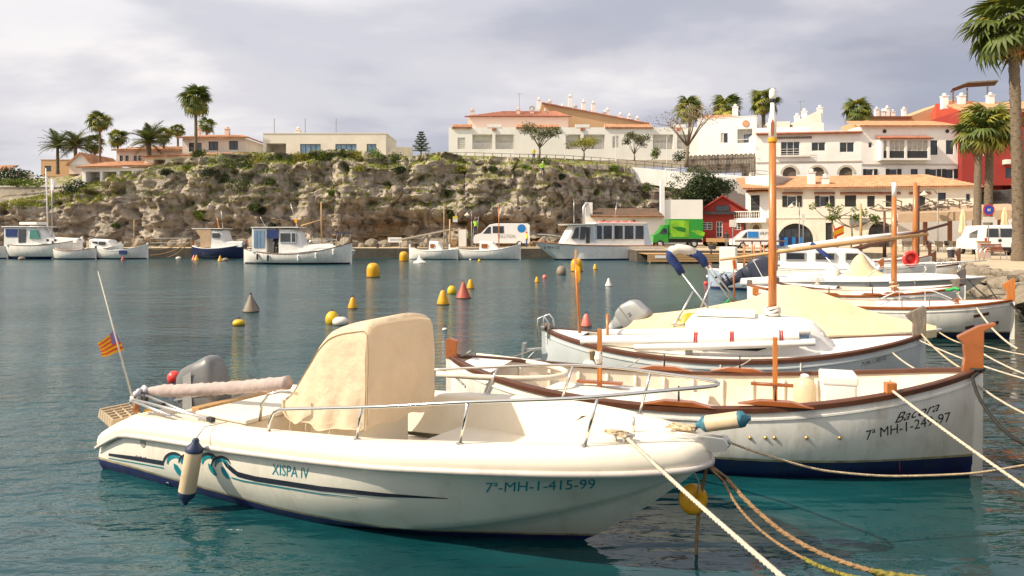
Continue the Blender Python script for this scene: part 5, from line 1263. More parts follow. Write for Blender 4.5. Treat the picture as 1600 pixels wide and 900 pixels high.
# fan palm fronds: petiole, then a pleated fan with split drooping tips
def fan_mesh(seed, droop=0.5, m_='frond'):
    rd = random.Random(seed); m = MB(); m.tube([(0, 0, 0), (0.45, 0, 0.10), (0.85, 0, 0.13)], [0.03, 0.022, 0.014], 4, False)
    base = Vector((0.82, 0, 0.13)); n = 17
    for k in range(n):
        a = lerp(-1.9, 1.9, k/(n-1)); ln = 0.95*(1-0.25*abs(a)/1.9)*rd.uniform(0.85, 1.1); d = Vector((math.cos(a), math.sin(a), 0)); s = Vector((-math.sin(a), math.cos(a), 0))
        p1 = base+d*ln*0.55+Vector((0, 0, 0.03)); p2 = base+d*ln*0.85+Vector((0, 0, -0.12*droop)); p3 = base+d*ln*1.1+Vector((0, 0, -0.45*droop*rd.uniform(.5, 1.4)))
        w = 0.085; z = Vector((0, 0, 0.025))
        m.add([base, p1-s*w, p1+z, p1+s*w, p2-s*w*0.6, p2+s*w*0.6, p3], [(0, 1, 2), (0, 2, 3), (1, 4, 2), (2, 4, 5), (2, 5, 3), (4, 6, 5)])
    me = bpy.data.meshes.new('frond'); me.from_pydata(m.v, [], m.f); me.materials.append(MATS[m_]); return me
def feather_mesh(seed, m_='frond'):
    rd = random.Random(seed); m = MB(); pts = [Vector((2.6*t_, 0, 0.75*t_-1.25*t_*t_)) for t_ in [k/9 for k in range(10)]]
    m.tube(pts, [0.04-0.0035*k for k in range(10)], 4, False)
    for k in range(26):
        t_ = 0.12+0.86*k/25; p = Vector((2.6*t_, 0, 0.75*t_-1.25*t_*t_)); ln = 0.62*math.sin(math.pi*min(1, t_*0.9+0.1))+0.12
        for sd_ in (-1, 1):
            e = p+Vector((ln*0.55, sd_*ln*0.8, ln*(0.25-0.75*rd.random()*t_))); w = Vector((0.05, 0, 0)); m.add([p-w, p+w, e], [(0, 1, 2)])
    me = bpy.data.meshes.new('frond'); me.from_pydata(m.v, [], m.f); me.materials.append(MATS[m_]); return me
FAN = [fan_mesh(i, 0.7+0.5*(i % 3), ('frond', 'frond_yellow', 'frond_yellow', 'frond', 'leaf_yellow', 'frond')[i]) for i in range(6)]; FAND = [fan_mesh(20+i, 1.6, 'frond_dry') for i in range(2)]
FEA = [feather_mesh(i, 'frond' if i % 2 else 'leaf_olive') for i in range(2)]+[feather_mesh(7, 'leaf_olive')]
def palm(label, base, hgt, R_, trunk_r, nf=34, kind='fan', seed=0, lean=(0, 0), dry=8, group=None, taper=0.8, skirt=False):
    t = thing('palm_tree', label, 'palm', base, 0, group); rd = random.Random(seed)
    n = 14 if trunk_r*F/base[1] < 6 else 46
    pts = [Vector((lean[0]*(k/n)**1.5, lean[1]*(k/n)**1.5, hgt*k/n-(0.2 if k == 0 else 0))) for k in range(n+1)]
    rs = [trunk_r*lerp(1.0, taper, k/n)*(1.25-0.25*min(1, k/n*8))*(1+(0.07 if k % 2 else -0.04)) for k in range(n+1)]
    MB().tube(pts, rs, 12).obj('trunk', 'palm_bark', t, 30)
    if n > 20:                                    # stubs of cut leaf bases
        q = MB()
        for k in range(150):
            z = hgt*(0.10+0.88*k/150); a = k*2.4; p = Vector((lean[0]*(z/hgt)**1.5, lean[1]*(z/hgt)**1.5, z)); r0 = trunk_r*lerp(1, taper, z/hgt)
            d = Vector((math.cos(a), math.sin(a), 0)); s = Vector((-math.sin(a), math.cos(a), 0)); c = p+d*r0*0.95
            q.add([c-s*r0*0.30, c+s*r0*0.30, c+d*r0*0.20+Vector((0, 0, r0*0.45))+s*r0*0.14, c+d*r0*0.20+Vector((0, 0, r0*0.45))-s*r0*0.14, c+Vector((0, 0, r0*0.35))], [(0, 1, 2, 3), (3, 2, 4)])
        q.obj('leaf_bases', 'palm_bark', t, recalc=False, kind='stuff')
    top = pts[-1]; src = FAN if kind == 'fan' else FEA
    for k in range(nf):
        az = k*2.39996+rd.uniform(-.2, .2); f = (k+0.5)/nf
        el = lerp(1.15, -0.85, f**0.8)+rd.uniform(-.12, .12) if kind == 'fan' else lerp(1.1, -0.35, f)+rd.uniform(-.1, .1)
        me = rd.choice(src)
        o = bpy.data.objects.new('frond', me); COL.objects.link(o); o.parent = t
        o.location = top+Vector((0, 0, lerp(0.15, -0.25, f)*R_*0.3)); s = R_/(1.7 if kind == 'fan' else 2.6)*rd.uniform(0.75, 1.2); o.scale = (s, s, s)
        o.rotation_euler = (rd.uniform(-.5, .5), -el, az)
    for k in range(dry):
        az = k*2.4+rd.random(); o = bpy.data.objects.new('dry_frond', rd.choice(FAND if kind == 'fan' else FEA[:1])); COL.objects.link(o); o.parent = t; s = R_/2.1*rd.uniform(.7, 1)
        o.location = top+Vector((0, 0, -0.15*R_)); o.scale = (s, s, s); o.rotation_euler = (rd.uniform(-.3, .3), R(rd.uniform(58, 82)), az)
    return t
GP = 'palms on the cliff-top gardens'
def ppalm(label, px, py_top, py_base, d, rpx, kind='fan', seed=0, tr=0.16, nf=30, zb=None, dry=6, group=GP, lean=(0, 0)):
    b = P(px, py_base, d); tpt = P(px, py_top, d); b = Vector(b)-Vector((lean[0], 0, 0))
    return palm(label, b, tpt.z-b.z, rpx/F*d, tr, nf, kind, seed, lean, dry, group)
ppalm('tall fan palm rising above the villa with tiled roof', 306, 157, 262, 98, 26, seed=1, tr=0.22, nf=40, dry=12)
ppalm('slim fan palm standing alone left of the villas', 156, 190, 262, 100, 19, seed=2, tr=0.15, nf=26, dry=4)
ppalm('low bushy date palm in front of the pillared porch villa', 232, 222, 250, 98, 34, 'feather', 3, 0.38, 46, dry=0)
ppalm('wide date palm, left one of the pair behind the white gable', 90, 228, 270, 104, 28, 'feather', 4, 0.22, 40, dry=0)
ppalm('wide date palm, right one of the pair behind the white gable', 118, 228, 268, 103, 30, 'feather', 5, 0.25, 44, dry=0)
ppalm('short fan palm between the date palms and the slim palm', 148, 226, 262, 108, 17, seed=6, nf=22)
ppalm('short fan palm behind the low villa roof', 184, 215, 252, 106, 18, seed=7, nf=24)
ppalm('fan palm just behind the low date palm', 256, 212, 245, 104, 16, seed=8, nf=24)
ppalm('small fan palm beside the villa chimney', 278, 203, 235, 108, 14, seed=9, nf=22)
ppalm('small fan palm behind the villa roof, right of the tall palm', 323, 196, 226, 112, 15, seed=10, nf=22)
GR = 'palms behind the upper houses'
ppalm('fan palm behind the long white row, next to the bare-limbed tree', 1137, 170, 205, 112, 27, seed=12, tr=0.3, nf=34, group=GR)
ppalm('fan palm behind the tall orange mast', 1193, 160, 205, 112, 24, seed=13, tr=0.3, nf=34, group=GR)
ppalm('squat fan palm above the tiled roof of the bay-windowed house', 1340, 172, 195, 104, 24, seed=14, tr=0.3, nf=34, group=GR)
ppalm('fan palm crown above the bare-limbed tree', 1078, 170, 205, 112, 24, seed=33, tr=0.3, nf=30, group=GR)
# the three big palms on the quay
palm('tall shaggy fan palm nearest the white van on the quay', Vector(W(1592, 408, 1.0)), 12.9, 2.25, 0.30, 40, 'fan', 21, (-0.35, 0), 9)
palm('fan palm with yellowing crown beside the no-parking sign', Vector((W(1548, 396, 1.0).x, 56, 1.0)), 9.6, 2.2, 0.31, 38, 'fan', 22, (0.2, 0), 10)
palm('fan palm by the folded cream parasol on the quay', Vector((W(1518, 396, 1.0).x, 55, 1.0)), 9.0, 1.9, 0.28, 32, 'fan', 23, (0.15, 0), 8)
# norfolk pine
np_ = thing('norfolk_pine', 'small tiered norfolk pine between the modern house and the white row', 'tree', P(658, 243, 112)); hN = 3.6
MB().tube([(0, 0, -0.3), (0, 0, hN)], [0.14, 0.03], 6).obj('trunk', 'bark', np_)
m = MB(); rd = random.Random(4)
for k in range(9):
    z = 0.7+k*0.34; rr = 1.75*(1-k/10.5)
    for j in range(7):
        a = 2*math.pi*j/7+k*0.5
        for q in range(10):
            t_ = (q+1)/10; p = Vector((rr*t_*math.cos(a), rr*t_*math.sin(a), z+0.12*t_)); s = 0.2*(1.2-t_*0.4); m.add([p+Vector((-s*math.sin(a), s*math.cos(a), -0.05)), p+Vector((s*math.sin(a), -s*math.cos(a), -0.05)), p+Vector((0, 0, 0.14))], [(0, 1, 2)])
m.obj('crown', 'leaf_dark', np_, recalc=False)
# trees and shrubs by the white row
DR = 100.0
tree('leafy tree with two leaning trunks before the white row', P(842, 247, DR-2), 3.9, 2.6, 0.14, 'leaf_olive', (0.3, 0), 1500, 0.15, 3, 7, 0.3)
tree('small yellow-green tree right of the two-trunk tree', P(912, 246, DR-2), 2.3, 1.9, 0.09, 'leaf_yellow', (0.1, 0), 1300, 0.13, 4, 6, 0.3)
tree('round grey-green shrub tree before the white row', P(991, 248, DR-3), 2.9, 1.7, 0.09, 'leaf_olive', (0, 0), 1700, 0.12, 5, 7, 0.2, forkz=0.2)
tree('bare-limbed tree with sparse brown crown by the ramp', P(1072, 258, DR-6), 8.0, 3.4, 0.22, 'leaf_dry', (0.6, 0), 700, 0.14, 6, 9, 0.5, forkz=0.3)
shrub('dark shrub against the fence under the bare-limbed tree', P(1062, 250, DR-4), (1.1, 0.8, 1.4), 'leaf_dark', 400, 0.14, 8)
shrub('big dark green bush hanging over the red hut', P(1086, 318, 88.5), (3.6, 1.6, 3.6), 'leaf_dark', 5200, 0.17, 9, second='leaf_green')
shrub('dark green bush right of the big bush on the retaining wall', P(1130, 300, 90), (1.6, 0.8, 1.4), 'leaf_dark', 900, 0.14, 10)
shrub('spiky pale green clump by the ramp fence', P(1026, 246, DR-4), (0.9, 0.6, 1.3), 'leaf_bright', 260, 0.16, 12)
# hedges and bushes on the left plateau
shrub('olive bush behind the low wall at the far left', P(30, 293, 96), (4.4, 1.5, 2.4), 'leaf_dark', 1500, 0.2, 13)
shrub('clipped bright green hedge along the far left wall', P(28, 291, 94), (3.6, 0.6, 0.9), 'leaf_bright', 900, 0.14, 14, name='hedge', cat='hedge')
shrub('dark hedge beside the white pillared porch', P(107, 302, 93), (2.4, 0.9, 1.6), 'leaf_dark', 800, 0.16, 15, name='hedge', cat='hedge')
shrub('green bush in front of the tiled pergola', P(312, 244, 96), (1.6, 0.8, 0.9), 'leaf_green', 500, 0.14, 16)
# greenery on the cliff
random.seed(21)
spots = [(352, 252, 3.2), (376, 258, 2.6), (398, 250, 2.6), (424, 247, 2.4), (447, 250, 2.2), (470, 244, 2.0), (500, 241, 2.0), (530, 240, 2.2), (556, 241, 2.0), (585, 240, 2.2), (612, 244, 2.0), (352, 276, 2.6), (376, 286, 2.8), (330, 268, 2.2), (418, 268, 2.2), (424, 284, 1.8), (398, 322, 1.4), (412, 326, 1.1), (310, 335, 1.8), (180, 352, 1.1), (395, 360, 1.8), (430, 352, 1.3), (520, 300, 1.3), (704, 300, 1.6), (700, 330, 1.8), (625, 264, 1.4), (560, 262, 1.6), (610, 290, 1.4), (845, 254, 2.2), (878, 275, 1.0), (820, 262, 1.2), (1010, 290, 2.0), (1035, 284, 1.6), (960, 262, 1.2), (770, 262, 1.0), (720, 262, 1.3), (292, 262, 1.4), (262, 268, 1.3), (930, 300, 1.0), (1000, 275, 1.2)]
for k, (px, py, rr) in enumerate(spots):
    h_ = on_cliff(px, py)
    if h_ is None: continue
    mm_ = ['leaf_green', 'leaf_dark', 'leaf_bright', 'leaf_green'][k % 4] if py > 262 else ['leaf_bright', 'leaf_green', 'leaf_yellow'][k % 3]
    lbs = {'leaf_green': 'mid green wild shrub rooted on the cliff', 'leaf_dark': 'dark green wild shrub in a cleft of the cliff', 'leaf_bright': 'bright green wild shrub on the cliff', 'leaf_olive': 'dull olive wild shrub on the cliff face', 'leaf_yellow': 'yellow-green wild shrub on the cliff rim'}[mm_]
    shrub(lbs, h_-Vector((0, 0.1, rr*0.3)), (rr*0.62, rr*0.4, rr*0.5), mm_, 520, 0.13, 50+k, 'wild shrubs on the cliff')
# turf tufts along ledges and rim: nobody could count them
m = MB(); my = MB(); rd = random.Random(3)
for _ in range(9000):
    px = rd.uniform(0, 1010); py = rd.uniform(238, 330); 
    if px < 210: py = rd.uniform(interp(px, [(0, 318), (120, 296), (210, 262)]), interp(px, [(0, 328), (120, 325), (210, 300)]))
    h_ = cliff_bvh.ray_cast(Vector((0, 0, CAMH)), Vector(((px-800)/F, 1, (HY-py)/F)).normalized())
    if h_[0] is None or abs(h_[1].z) < 0.6 or h_[0].y > 97: continue
    tgt = my if rd.random() < 0.6 else m
    for q in range(5):
        p = h_[0]+Vector((rd.gauss(0, .15), rd.gauss(0, .15), 0)); a = rd.uniform(0, 6.28); hh = rd.uniform(0.12, 0.42); w = 0.05; d = Vector((math.cos(a), math.sin(a), 0))
        tgt.add([p-d*w, p+d*w, p+Vector((rd.gauss(0, .08), rd.gauss(0, .08), hh))], [(0, 1, 2)])
for b_, mm_, nm in ((m, 'leaf_bright', 'green grass tufts on the cliff ledges and rim'), (my, 'leaf_yellow', 'dry yellow grass tufts on the cliff ledges and rim')):
    if b_.f: o = b_.obj('grass', mm_, None, recalc=False, kind='stuff'); tag(o, nm, 'grass')
# ---------------------------------------------------------------- buildings
mat('wall_white', (0.82, 0.80, 0.76), 0.9, var=0.05, vscale=0.5, dirt=(0.58, 0.53, 0.46), dscale=0.35, damt=0.4, bump=0.1, bscale=6, stretch=(1, 1, 0.5))
mat('wall_cream', (0.80, 0.73, 0.62), 0.9, var=0.05, vscale=0.5, dirt=(0.52, 0.42, 0.31), dscale=0.4, damt=0.4, bump=0.1, bscale=6, stretch=(1, 1, 0.5))
mat('wall_warm', (0.76, 0.69, 0.60), 0.9, var=0.05, vscale=0.5, dirt=(0.50, 0.41, 0.33), dscale=0.4, damt=0.4, bump=0.1, bscale=6)
mat('wall_pink', (0.74, 0.57, 0.47), 0.9, var=0.06, vscale=0.5, dirt=(0.55, 0.36, 0.26), dscale=0.5, damt=0.4)
mat('wall_ochre', (0.56, 0.35, 0.19), 0.9, var=0.08, vscale=0.5, dirt=(0.42, 0.24, 0.12), dscale=0.5, damt=0.4)
mat('wall_red', (0.30, 0.032, 0.024), 0.85, var=0.12, vscale=0.6, dirt=(0.20, 0.03, 0.02), dscale=0.6, damt=0.5)
mat('wall_scarlet', (0.55, 0.085, 0.04), 0.85, var=0.1, vscale=0.6)
mat('tile', (0.58, 0.30, 0.165), 0.9, var=0.35, vscale=1.6, dirt=(0.38, 0.19, 0.10), dscale=0.9, damt=0.6)
mat('tile_dark', (0.13, 0.085, 0.06), 0.95, var=0.35, vscale=1.6, dirt=(0.30, 0.14, 0.06), dscale=0.6, damt=0.6)
mat('tile_red', (0.42, 0.175, 0.11), 0.9, var=0.3, vscale=1.6)
mat('shutter_dark', (0.028, 0.03, 0.03), 0.6, var=0.2)
mat('shutter_white', (0.62, 0.60, 0.56), 0.6, var=0.1)
mat('frame_white', (0.70, 0.67, 0.61), 0.5, var=0.08)
mat('frame_dark', (0.03, 0.03, 0.035), 0.5, var=0.2)
mat('stone_trim', (0.50, 0.44, 0.36), 0.9, var=0.15, vscale=2)
mat('fence_wood', (0.15, 0.115, 0.085), 0.9, var=0.3, vscale=2)
mat('metal_grey', (0.28, 0.28, 0.27), 0.5, metal=0.5, var=0.15)
mat('curtain', (0.45, 0.42, 0.36), 0.9, var=0.35, vscale=2.5)
def facade(name, label, pl_, pr_, Dl, Dr, yb, yt, depth, wallm, cat='building', group=None, at='l'):
    'frame of a building from photo columns and distances; base row yb and top row yt are read at its left (or right) end'
    a = P(pl_, 0, Dl); b = P(pr_, 0, Dr); Dz = Dl if at == 'l' else Dr
    z0 = CAMH+(HY-yb)/F*Dz; z1 = CAMH+(HY-yt)/F*Dz; rz = math.atan2(b.y-a.y, b.x-a.x); Wd = math.hypot(b.x-a.x, b.y-a.y)
    t = thing(name, label, cat, (a.x, a.y, z0), rz, group)
    dx, dy = (b.x-a.x)/Wd, (b.y-a.y)/Wd
    def lx(px):
        k = (px-800)/F; return (k*a.y-a.x)/(dx-k*dy)
    def lz(px, py):
        return CAMH+(HY-py)/F*(a.y+dy*lx(px))-z0
    return dict(t=t, W=Wd, H=z1-z0, depth=depth, m=wallm, lx=lx, lz=lz, z0=z0, holes=[])
def pane_fill(B, h, y, kind, parent):
    x0, x1, z0, z1 = h; f = 0.07; t = parent
    fm = 'frame_white' if kind in ('win', 'winsh', 'lattice') else 'frame_dark'
    fr = MB()
    for a, b in (((x0, y-0.05, z0), (x1, y+0.03, z0+f)), ((x0, y-0.05, z1-f), (x1, y+0.03, z1)), ((x0, y-0.05, z0+f), (x0+f, y+0.03, z1-f)), ((x1-f, y-0.05, z0+f), (x1, y+0.03, z1-f))): fr.b2(a, b)
    nm = max(1, round((x1-x0)/0.75)); nz_ = 3 if kind == 'lattice' else 1
    if kind == 'lattice': nm = max(2, nm)
    for k in range(1, nm): x = lerp(x0, x1, k/nm); fr.b2((x-0.03, y-0.045, z0+f), (x+0.03, y+0.025, z1-f))
    for k in range(1, nz_): z = lerp(z0, z1, k/nz_); fr.b2((x0+f, y-0.043, z-0.02), (x1-f, y+0.023, z+0.02))
    w = fr.obj('window', fm, t)
    for k in range(nm):
        xa, xb = lerp(x0, x1, k/nm), lerp(x0, x1, (k+1)/nm)
        MB().b2((xa+0.03, y, z0+f*0.8), (xb-0.03, y+0.015, z1-f*0.8)).obj('pane', 'glass_blue' if kind == 'blue' else 'glass', w)
    return w
def shutter(t, x0, x1, z0, z1, y, m_, slats=6):
    q = MB(); q.b2((x0, y-0.05, z0), (x1, y-0.012, z1))
    for k in range(slats): z = lerp(z0, z1, (k+0.5)/slats); q.box(((x0+x1)/2, y-0.055, z), ((x1-x0)*0.8, 0.02, (z1-z0)/slats*0.55), rx=0.4)
    return q.obj('shutter', m_, t)
def open_(B, px0, px1, py0, py1, kind, deep=None):
    x0, x1 = sorted((B['lx'](px0), B['lx'](px1))); pm = (px0+px1)/2; z0, z1 = sorted((B['lz'](pm, py0), B['lz'](pm, py1)))
    B['holes'].append((max(0.02, x0), min(B['W']-0.02, x1), max(0.0, z0), min(B['H']-0.02, z1), kind, deep or (1.1 if kind in ('loggia', 'porch') else 0.22)))
def finish(B, flat=True, parapet=0.0):
    'wall sheet with real openings, reveals, sides and back; then fills the openings'
    Wd, H, dp, t = B['W'], B['H'], B['depth'], B['t']; hs = B['holes']
    xs_ = sorted({0.0, Wd, *[h[0] for h in hs], *[h[1] for h in hs]}); zs_ = sorted({0.0, H, *[h[2] for h in hs], *[h[3] for h in hs]})
    m = MB()
    for xa, xb in zip(xs_, xs_[1:]):
        for za, zb in zip(zs_, zs_[1:]):
            cx, cz = (xa+xb)/2, (za+zb)/2
            if any(h[0] < cx < h[1] and h[2] < cz < h[3] for h in hs): continue
            m.add([(xa, 0, za), (xb, 0, za), (xb, 0, zb), (xa, 0, zb)], [(0, 1, 2, 3)])
    for x0, x1, z0, z1, k, d in hs:
        m.add([(x0, 0, z0), (x1, 0, z0), (x1, 0, z1), (x0, 0, z1), (x0, d, z0), (x1, d, z0), (x1, d, z1), (x0, d, z1)], [(0, 1, 5, 4), (1, 2, 6, 5), (2, 3, 7, 6), (3, 0, 4, 7)])
        m.add([(x0, d, z0), (x1, d, z0), (x1, d, z1), (x0, d, z1)], [(0, 1, 2, 3)])
    m.add([(0, 0, 0), (0, dp, 0), (0, dp, H), (0, 0, H), (Wd, 0, 0), (Wd, dp, 0), (Wd, dp, H), (Wd, 0, H)], [(0, 1, 2, 3), (4, 5, 6, 7), (1, 5, 6, 2)]+([(3, 2, 6, 7)] if flat else []))
    w = m.obj('wall', B['m'], t, recalc=False)
    if parapet:
        q = MB(); q.b2((-0.06, -0.06, H), (Wd+0.06, 0.22, H+parapet)); q.b2((-0.06, 0.22, H), (0.2, dp, H+parapet)); q.b2((Wd-0.2, 0.22, H), (Wd+0.06, dp, H+parapet)); q.obj('parapet', B['m'], t)
    for x0, x1, z0, z1, k, d in hs:
        h = (x0, x1, z0, z1)
        if k in ('win', 'blue', 'lattice', 'dark'): pane_fill(B, h, 0.14, k, t)
        elif k == 'winsh':
            pane_fill(B, h, 0.14, k, t); sw = (x1-x0)*0.52
            shutter(t, x0-sw, x0-0.01, z0, z1, 0, 'shutter_dark'); shutter(t, x1+0.01, x1+sw, z0, z1, 0, 'shutter_dark')
        elif k == 'shut':
            mid = (x0+x1)/2; shutter(t, x0, mid-0.01, z0, z1, 0.14, 'shutter_dark'); shutter(t, mid+0.01, x1, z0, z1, 0.14, 'shutter_dark')
        elif k == 'shutw':
            mid = (x0+x1)/2; shutter(t, x0, mid-0.01, z0, z1, 0.14, 'shutter_white'); shutter(t, mid+0.01, x1, z0, z1, 0.14, 'shutter_white')
        elif k == 'loggia':
            n_ = max(2, int((x1-x0)/0.6)); zt = lerp(z0, z1, 0.66)
            for j in range(n_): shutter(t, lerp(x0+0.3, x1-0.3, j/n_)+0.02, lerp(x0+0.3, x1-0.3, (j+1)/n_)-0.02, z0+0.05, zt, d-0.005, 'shutter_white', 5)
            q = MB(); q.b2((x0+0.002, 0.04, z0+0.75), (x1-0.002, 0.08, z0+0.80)); nn = int((x1-x0)/0.14)
            for j in range(nn+1): q.box((lerp(x0+0.02, x1-0.02, j/nn), 0.06, z0+0.38), (0.025, 0.02, 0.74))
            q.obj('balustrade', 'frame_white', t)
        elif k == 'door':
            MB().b2((x0+0.03, 0.12, z0), (x1-0.03, 0.17, z1-0.03)).obj('door', 'shutter_dark', t)
        elif k == 'arch' or k == 'archbig':
            r = (x1-x0)/2; cx = (x0+x1)/2; zs = max(z0, z1-r); rz_ = z1-zs
            # spandrels turn the opening into an arch
            for sg in (-1, 1):
                pts = [(cx+sg*r, z1-0.001), (cx, z1-0.001)]+[(cx+sg*r*math.sin(a), zs+rz_*math.cos(a)) for a in [math.pi/2*j/10 for j in range(1, 11)]]
                q = MB(); q.prism(pts, lambda x, z: (x, 0.003, z), lambda x, z: (x, d-0.01, z)); q.obj('spandrel', B['m'], t)
            q = MB(); N_ = 18
            ring = []
            for j in range(N_+1):
                a = math.pi*j/N_; ring.append([(cx-(r+o_)*math.cos(a), y_, zs+(rz_+o_)*math.sin(a)) for o_, y_ in ((0.0, -0.05), (0.30, -0.05), (0.30, 0.02), (0.0, 0.02))])
            q.loft(ring); q.obj('arch_trim', 'stone_trim' if k == 'arch' else B['m'], t)
            MB().b2((x0, d-0.012, z0), (x1, d-0.004, z1)).obj('arch_door', 'frame_dark' if k == 'archbig' else 'fence_wood', t)
            if k == 'archbig': pane_fill(B, (x0+0.1, x1-0.1, z0+0.05, zs+rz_*0.72), d-0.05, 'dark', t)
    return w
def tile_roof(t, A, B, C, D, ribs, rows=10, m_='tile', amp=0.07, name='roof', thick=0.12):
    'pan-tiled slope: eave A-B, ridge D-C; barrel ribs with a step at each course'
    A, B, C, D = map(Vector, (A, B, C, D)); nrm = (B-A).cross(D-A).normalized()
    if nrm.z < 0: nrm = -nrm
    vs = []; nu_ = ribs*4; vv = []
    for r_ in range(rows): vv += [(r_/rows, 0.035), ((r_+0.98)/rows, 0.0)]
    for v_, lift in vv:
        for i in range(nu_+1):
            u = i/nu_; p = A.lerp(B, u).lerp(D.lerp(C, u), v_); h_ = amp*abs(math.sin(math.pi*u*ribs))**0.8+lift; vs.append(p+nrm*h_)
    k = nu_+1; m = MB(); m.add(vs, [(j*k+i, j*k+i+1, (j+1)*k+i+1, (j+1)*k+i) for j in range(len(vv)-1) for i in range(nu_)])
    lo = [p-nrm*thick for p in (A, B, C, D)]; m.add([A, B, C, D]+lo, [(4, 7, 6, 5), (0, 4, 5, 1), (1, 5, 6, 2), (2, 6, 7, 3), (3, 7, 4, 0)])
    return m.obj(name, m_, t, recalc=False)
def chimney(t, x, y, z, h=1.0, w=0.45, m_='wall_white'):
    q = MB(); q.b2((x-w/2, y-w/2, z-0.4), (x+w/2, y+w/2, z+h)); c = q.obj('chimney', m_, t)
    q = MB(); q.b2((x-w*0.62, y-w*0.62, z+h+0.002), (x+w*0.62, y+w*0.62, z+h+0.08)); q.lathe([(w*0.3, 0), (w*0.3, 0.22), (w*0.42, 0.24), (w*0.1, 0.38)], 10, (x, y, z+h+0.08)); q.obj('chimney_cap', m_, c)
def aerial(t, x, y, z, h):
    q = MB(); q.tube([(x, y, z-0.3), (x, y, z+h)], 0.03, 5); q.tube([(x-0.4, y, z+h*0.95), (x+0.6, y, z+h*0.95)], 0.018, 4)
    for k in range(5): q.tube([(x-0.3+0.2*k, y-0.25, z+h*0.95), (x-0.3+0.2*k, y+0.25, z+h*0.95)], 0.012, 4)
    q.obj('aerial', 'metal_grey', t)
# --- modern flat villa on the cliff
B = facade('house', 'flat-roofed modern white villa with blue picture windows on the cliff', 411, 603, 100, 100, 246, 209, 9, 'wall_warm')
open_(B, 469, 501, 225, 243, 'blue'); open_(B, 524, 557, 225, 243, 'blue'); open_(B, 573, 588, 225, 241, 'blue'); open_(B, 416, 447, 224, 243, 'porch', 3.0)
finish(B, True, 0.12); H = B['H']
chimney(B['t'], B['lx'](456), 3, H, 0.9, 0.7, 'wall_warm')
for px in (423, 472, 521): MB().tube([(B['lx'](px), 1.5, H-0.1), (B['lx'](px), 1.5, H+2.3)], 0.045, 6).obj('roof_pole', 'metal_grey', B['t'])
q = MB(); q.b2((B['lx'](525), 2, H+0.13), (B['lx'](590), 5, H+0.28)); q.obj('solar_panels', 'frame_dark', B['t'])
q = MB(); q.prism([(16.6, 0), (20.3, 0), (20.3, 1.35), (18.2, 1.4), (17.6, 1.25)], lambda x, z: (x, -0.3, z), lambda x, z: (x, 0.1, z)); q.obj('stone_wall', 'stone_trim', B['t'])
# --- villa with tiled roof and tall palm
B = facade('house', 'cream villa with three dark windows and low tiled roof behind the tall palm', 285, 383, 102, 102, 247, 216, 9, 'wall_warm')
open_(B, 295, 315, 223, 237, 'dark'); open_(B, 326, 341, 221, 235, 'dark'); open_(B, 358, 372, 220, 234, 'dark'); finish(B, True); W_, H = B['W'], B['H']
tile_roof(B['t'], (-0.6, -0.6, H+0.05), (W_+0.6, -0.6, H+0.05), (W_-2, 4.5, H+1.0), (2, 4.5, H+1.0), 26, 8)
tile_roof(B['t'], (W_+0.6, -0.6, H+0.05), (W_+0.6, 9.6, H+0.05), (W_-2, 4.6, H+1.0), (W_-2, 4.5, H+1.0), 22, 8)
chimney(B['t'], 0.5, 4, H+0.6, 1.2, 0.6, 'wall_pink'); chimney(B['t'], B['lx'](338), 4, H+0.8, 1.0, 0.6, 'wall_pink')
# --- pergola terrace with tiled top
B = facade('house', 'low white terrace with a long tiled pergola roof below the cream villa', 226, 383, 97, 97, 257, 246, 4, 'wall_cream')
open_(B, 240, 258, 249, 257, 'porch', 2); open_(B, 268, 300, 249, 257, 'porch', 2); finish(B, True); W_, H = B['W'], B['H']
tile_roof(B['t'], (-0.4, -0.5, H+0.02), (W_-2, -0.5, H+0.3), (W_-1, 4, H+1.1), (-0.2, 4, H+0.8), 36, 6)
# --- pink villa left
B = facade('house', 'pale pink villa with narrow dark windows behind the low date palm', 182, 285, 103, 103, 258, 235, 8, 'wall_pink')
for a in (187, 196, 209, 216): open_(B, a, a+5, 243, 254, 'dark')
finish(B, True); W_, H = B['W'], B['H']
tile_roof(B['t'], (-0.5, -0.5, H+0.03), (W_+0.5, -0.5, H+0.03), (W_, 5, H+1.1), (1.5, 5, H+1.1), 26, 7)
# --- porch villa
B = facade('house', 'low villa with white pillared porch and tiled roof', 128, 228, 96, 96, 285, 262, 6, 'wall_white')
open_(B, 134, 156, 268, 285, 'porch', 2.4); open_(B, 160, 182, 268, 284, 'porch', 2.4); open_(B, 187, 206, 267, 281, 'porch', 2.4); finish(B, True); W_, H = B['W'], B['H']
tile_roof(B['t'], (-0.5, -0.6, H+0.0), (W_+0.8, -0.6, H+0.25), (W_+0.8, 5, H+1.5), (0.5, 5, H+1.2), 26, 7)
B = facade('house', 'white gabled house end between the date palms and the slim palm', 108, 142, 100, 100, 272, 257, 8, 'wall_pink'); finish(B, False); W_, H = B['W'], B['H']
MB().prism([(0, H), (W_, H), (W_*0.55, H+1.6)], lambda x, z: (x, 0.0, z), lambda x, z: (x, 8, z)).obj('gable', 'wall_white', B['t'])
tile_roof(B['t'], (W_+0.4, -0.4, H-0.1), (W_+0.4, 8, H-0.1), (W_*0.55, 8, H+1.62), (W_*0.55, -0.4, H+1.62), 18, 5)
tile_roof(B['t'], (-0.4, -0.4, H-0.1), (-0.4, 8, H-0.1), (W_*0.55, 8, H+1.62), (W_*0.55, -0.4, H+1.62), 18, 5)
B = facade('house', 'small ochre flat-roofed house at the far left behind the hedge', 64, 108, 112, 112, 276, 250, 6, 'wall_ochre'); open_(B, 70, 80, 259, 268, 'dark'); finish(B, True, 0.1)
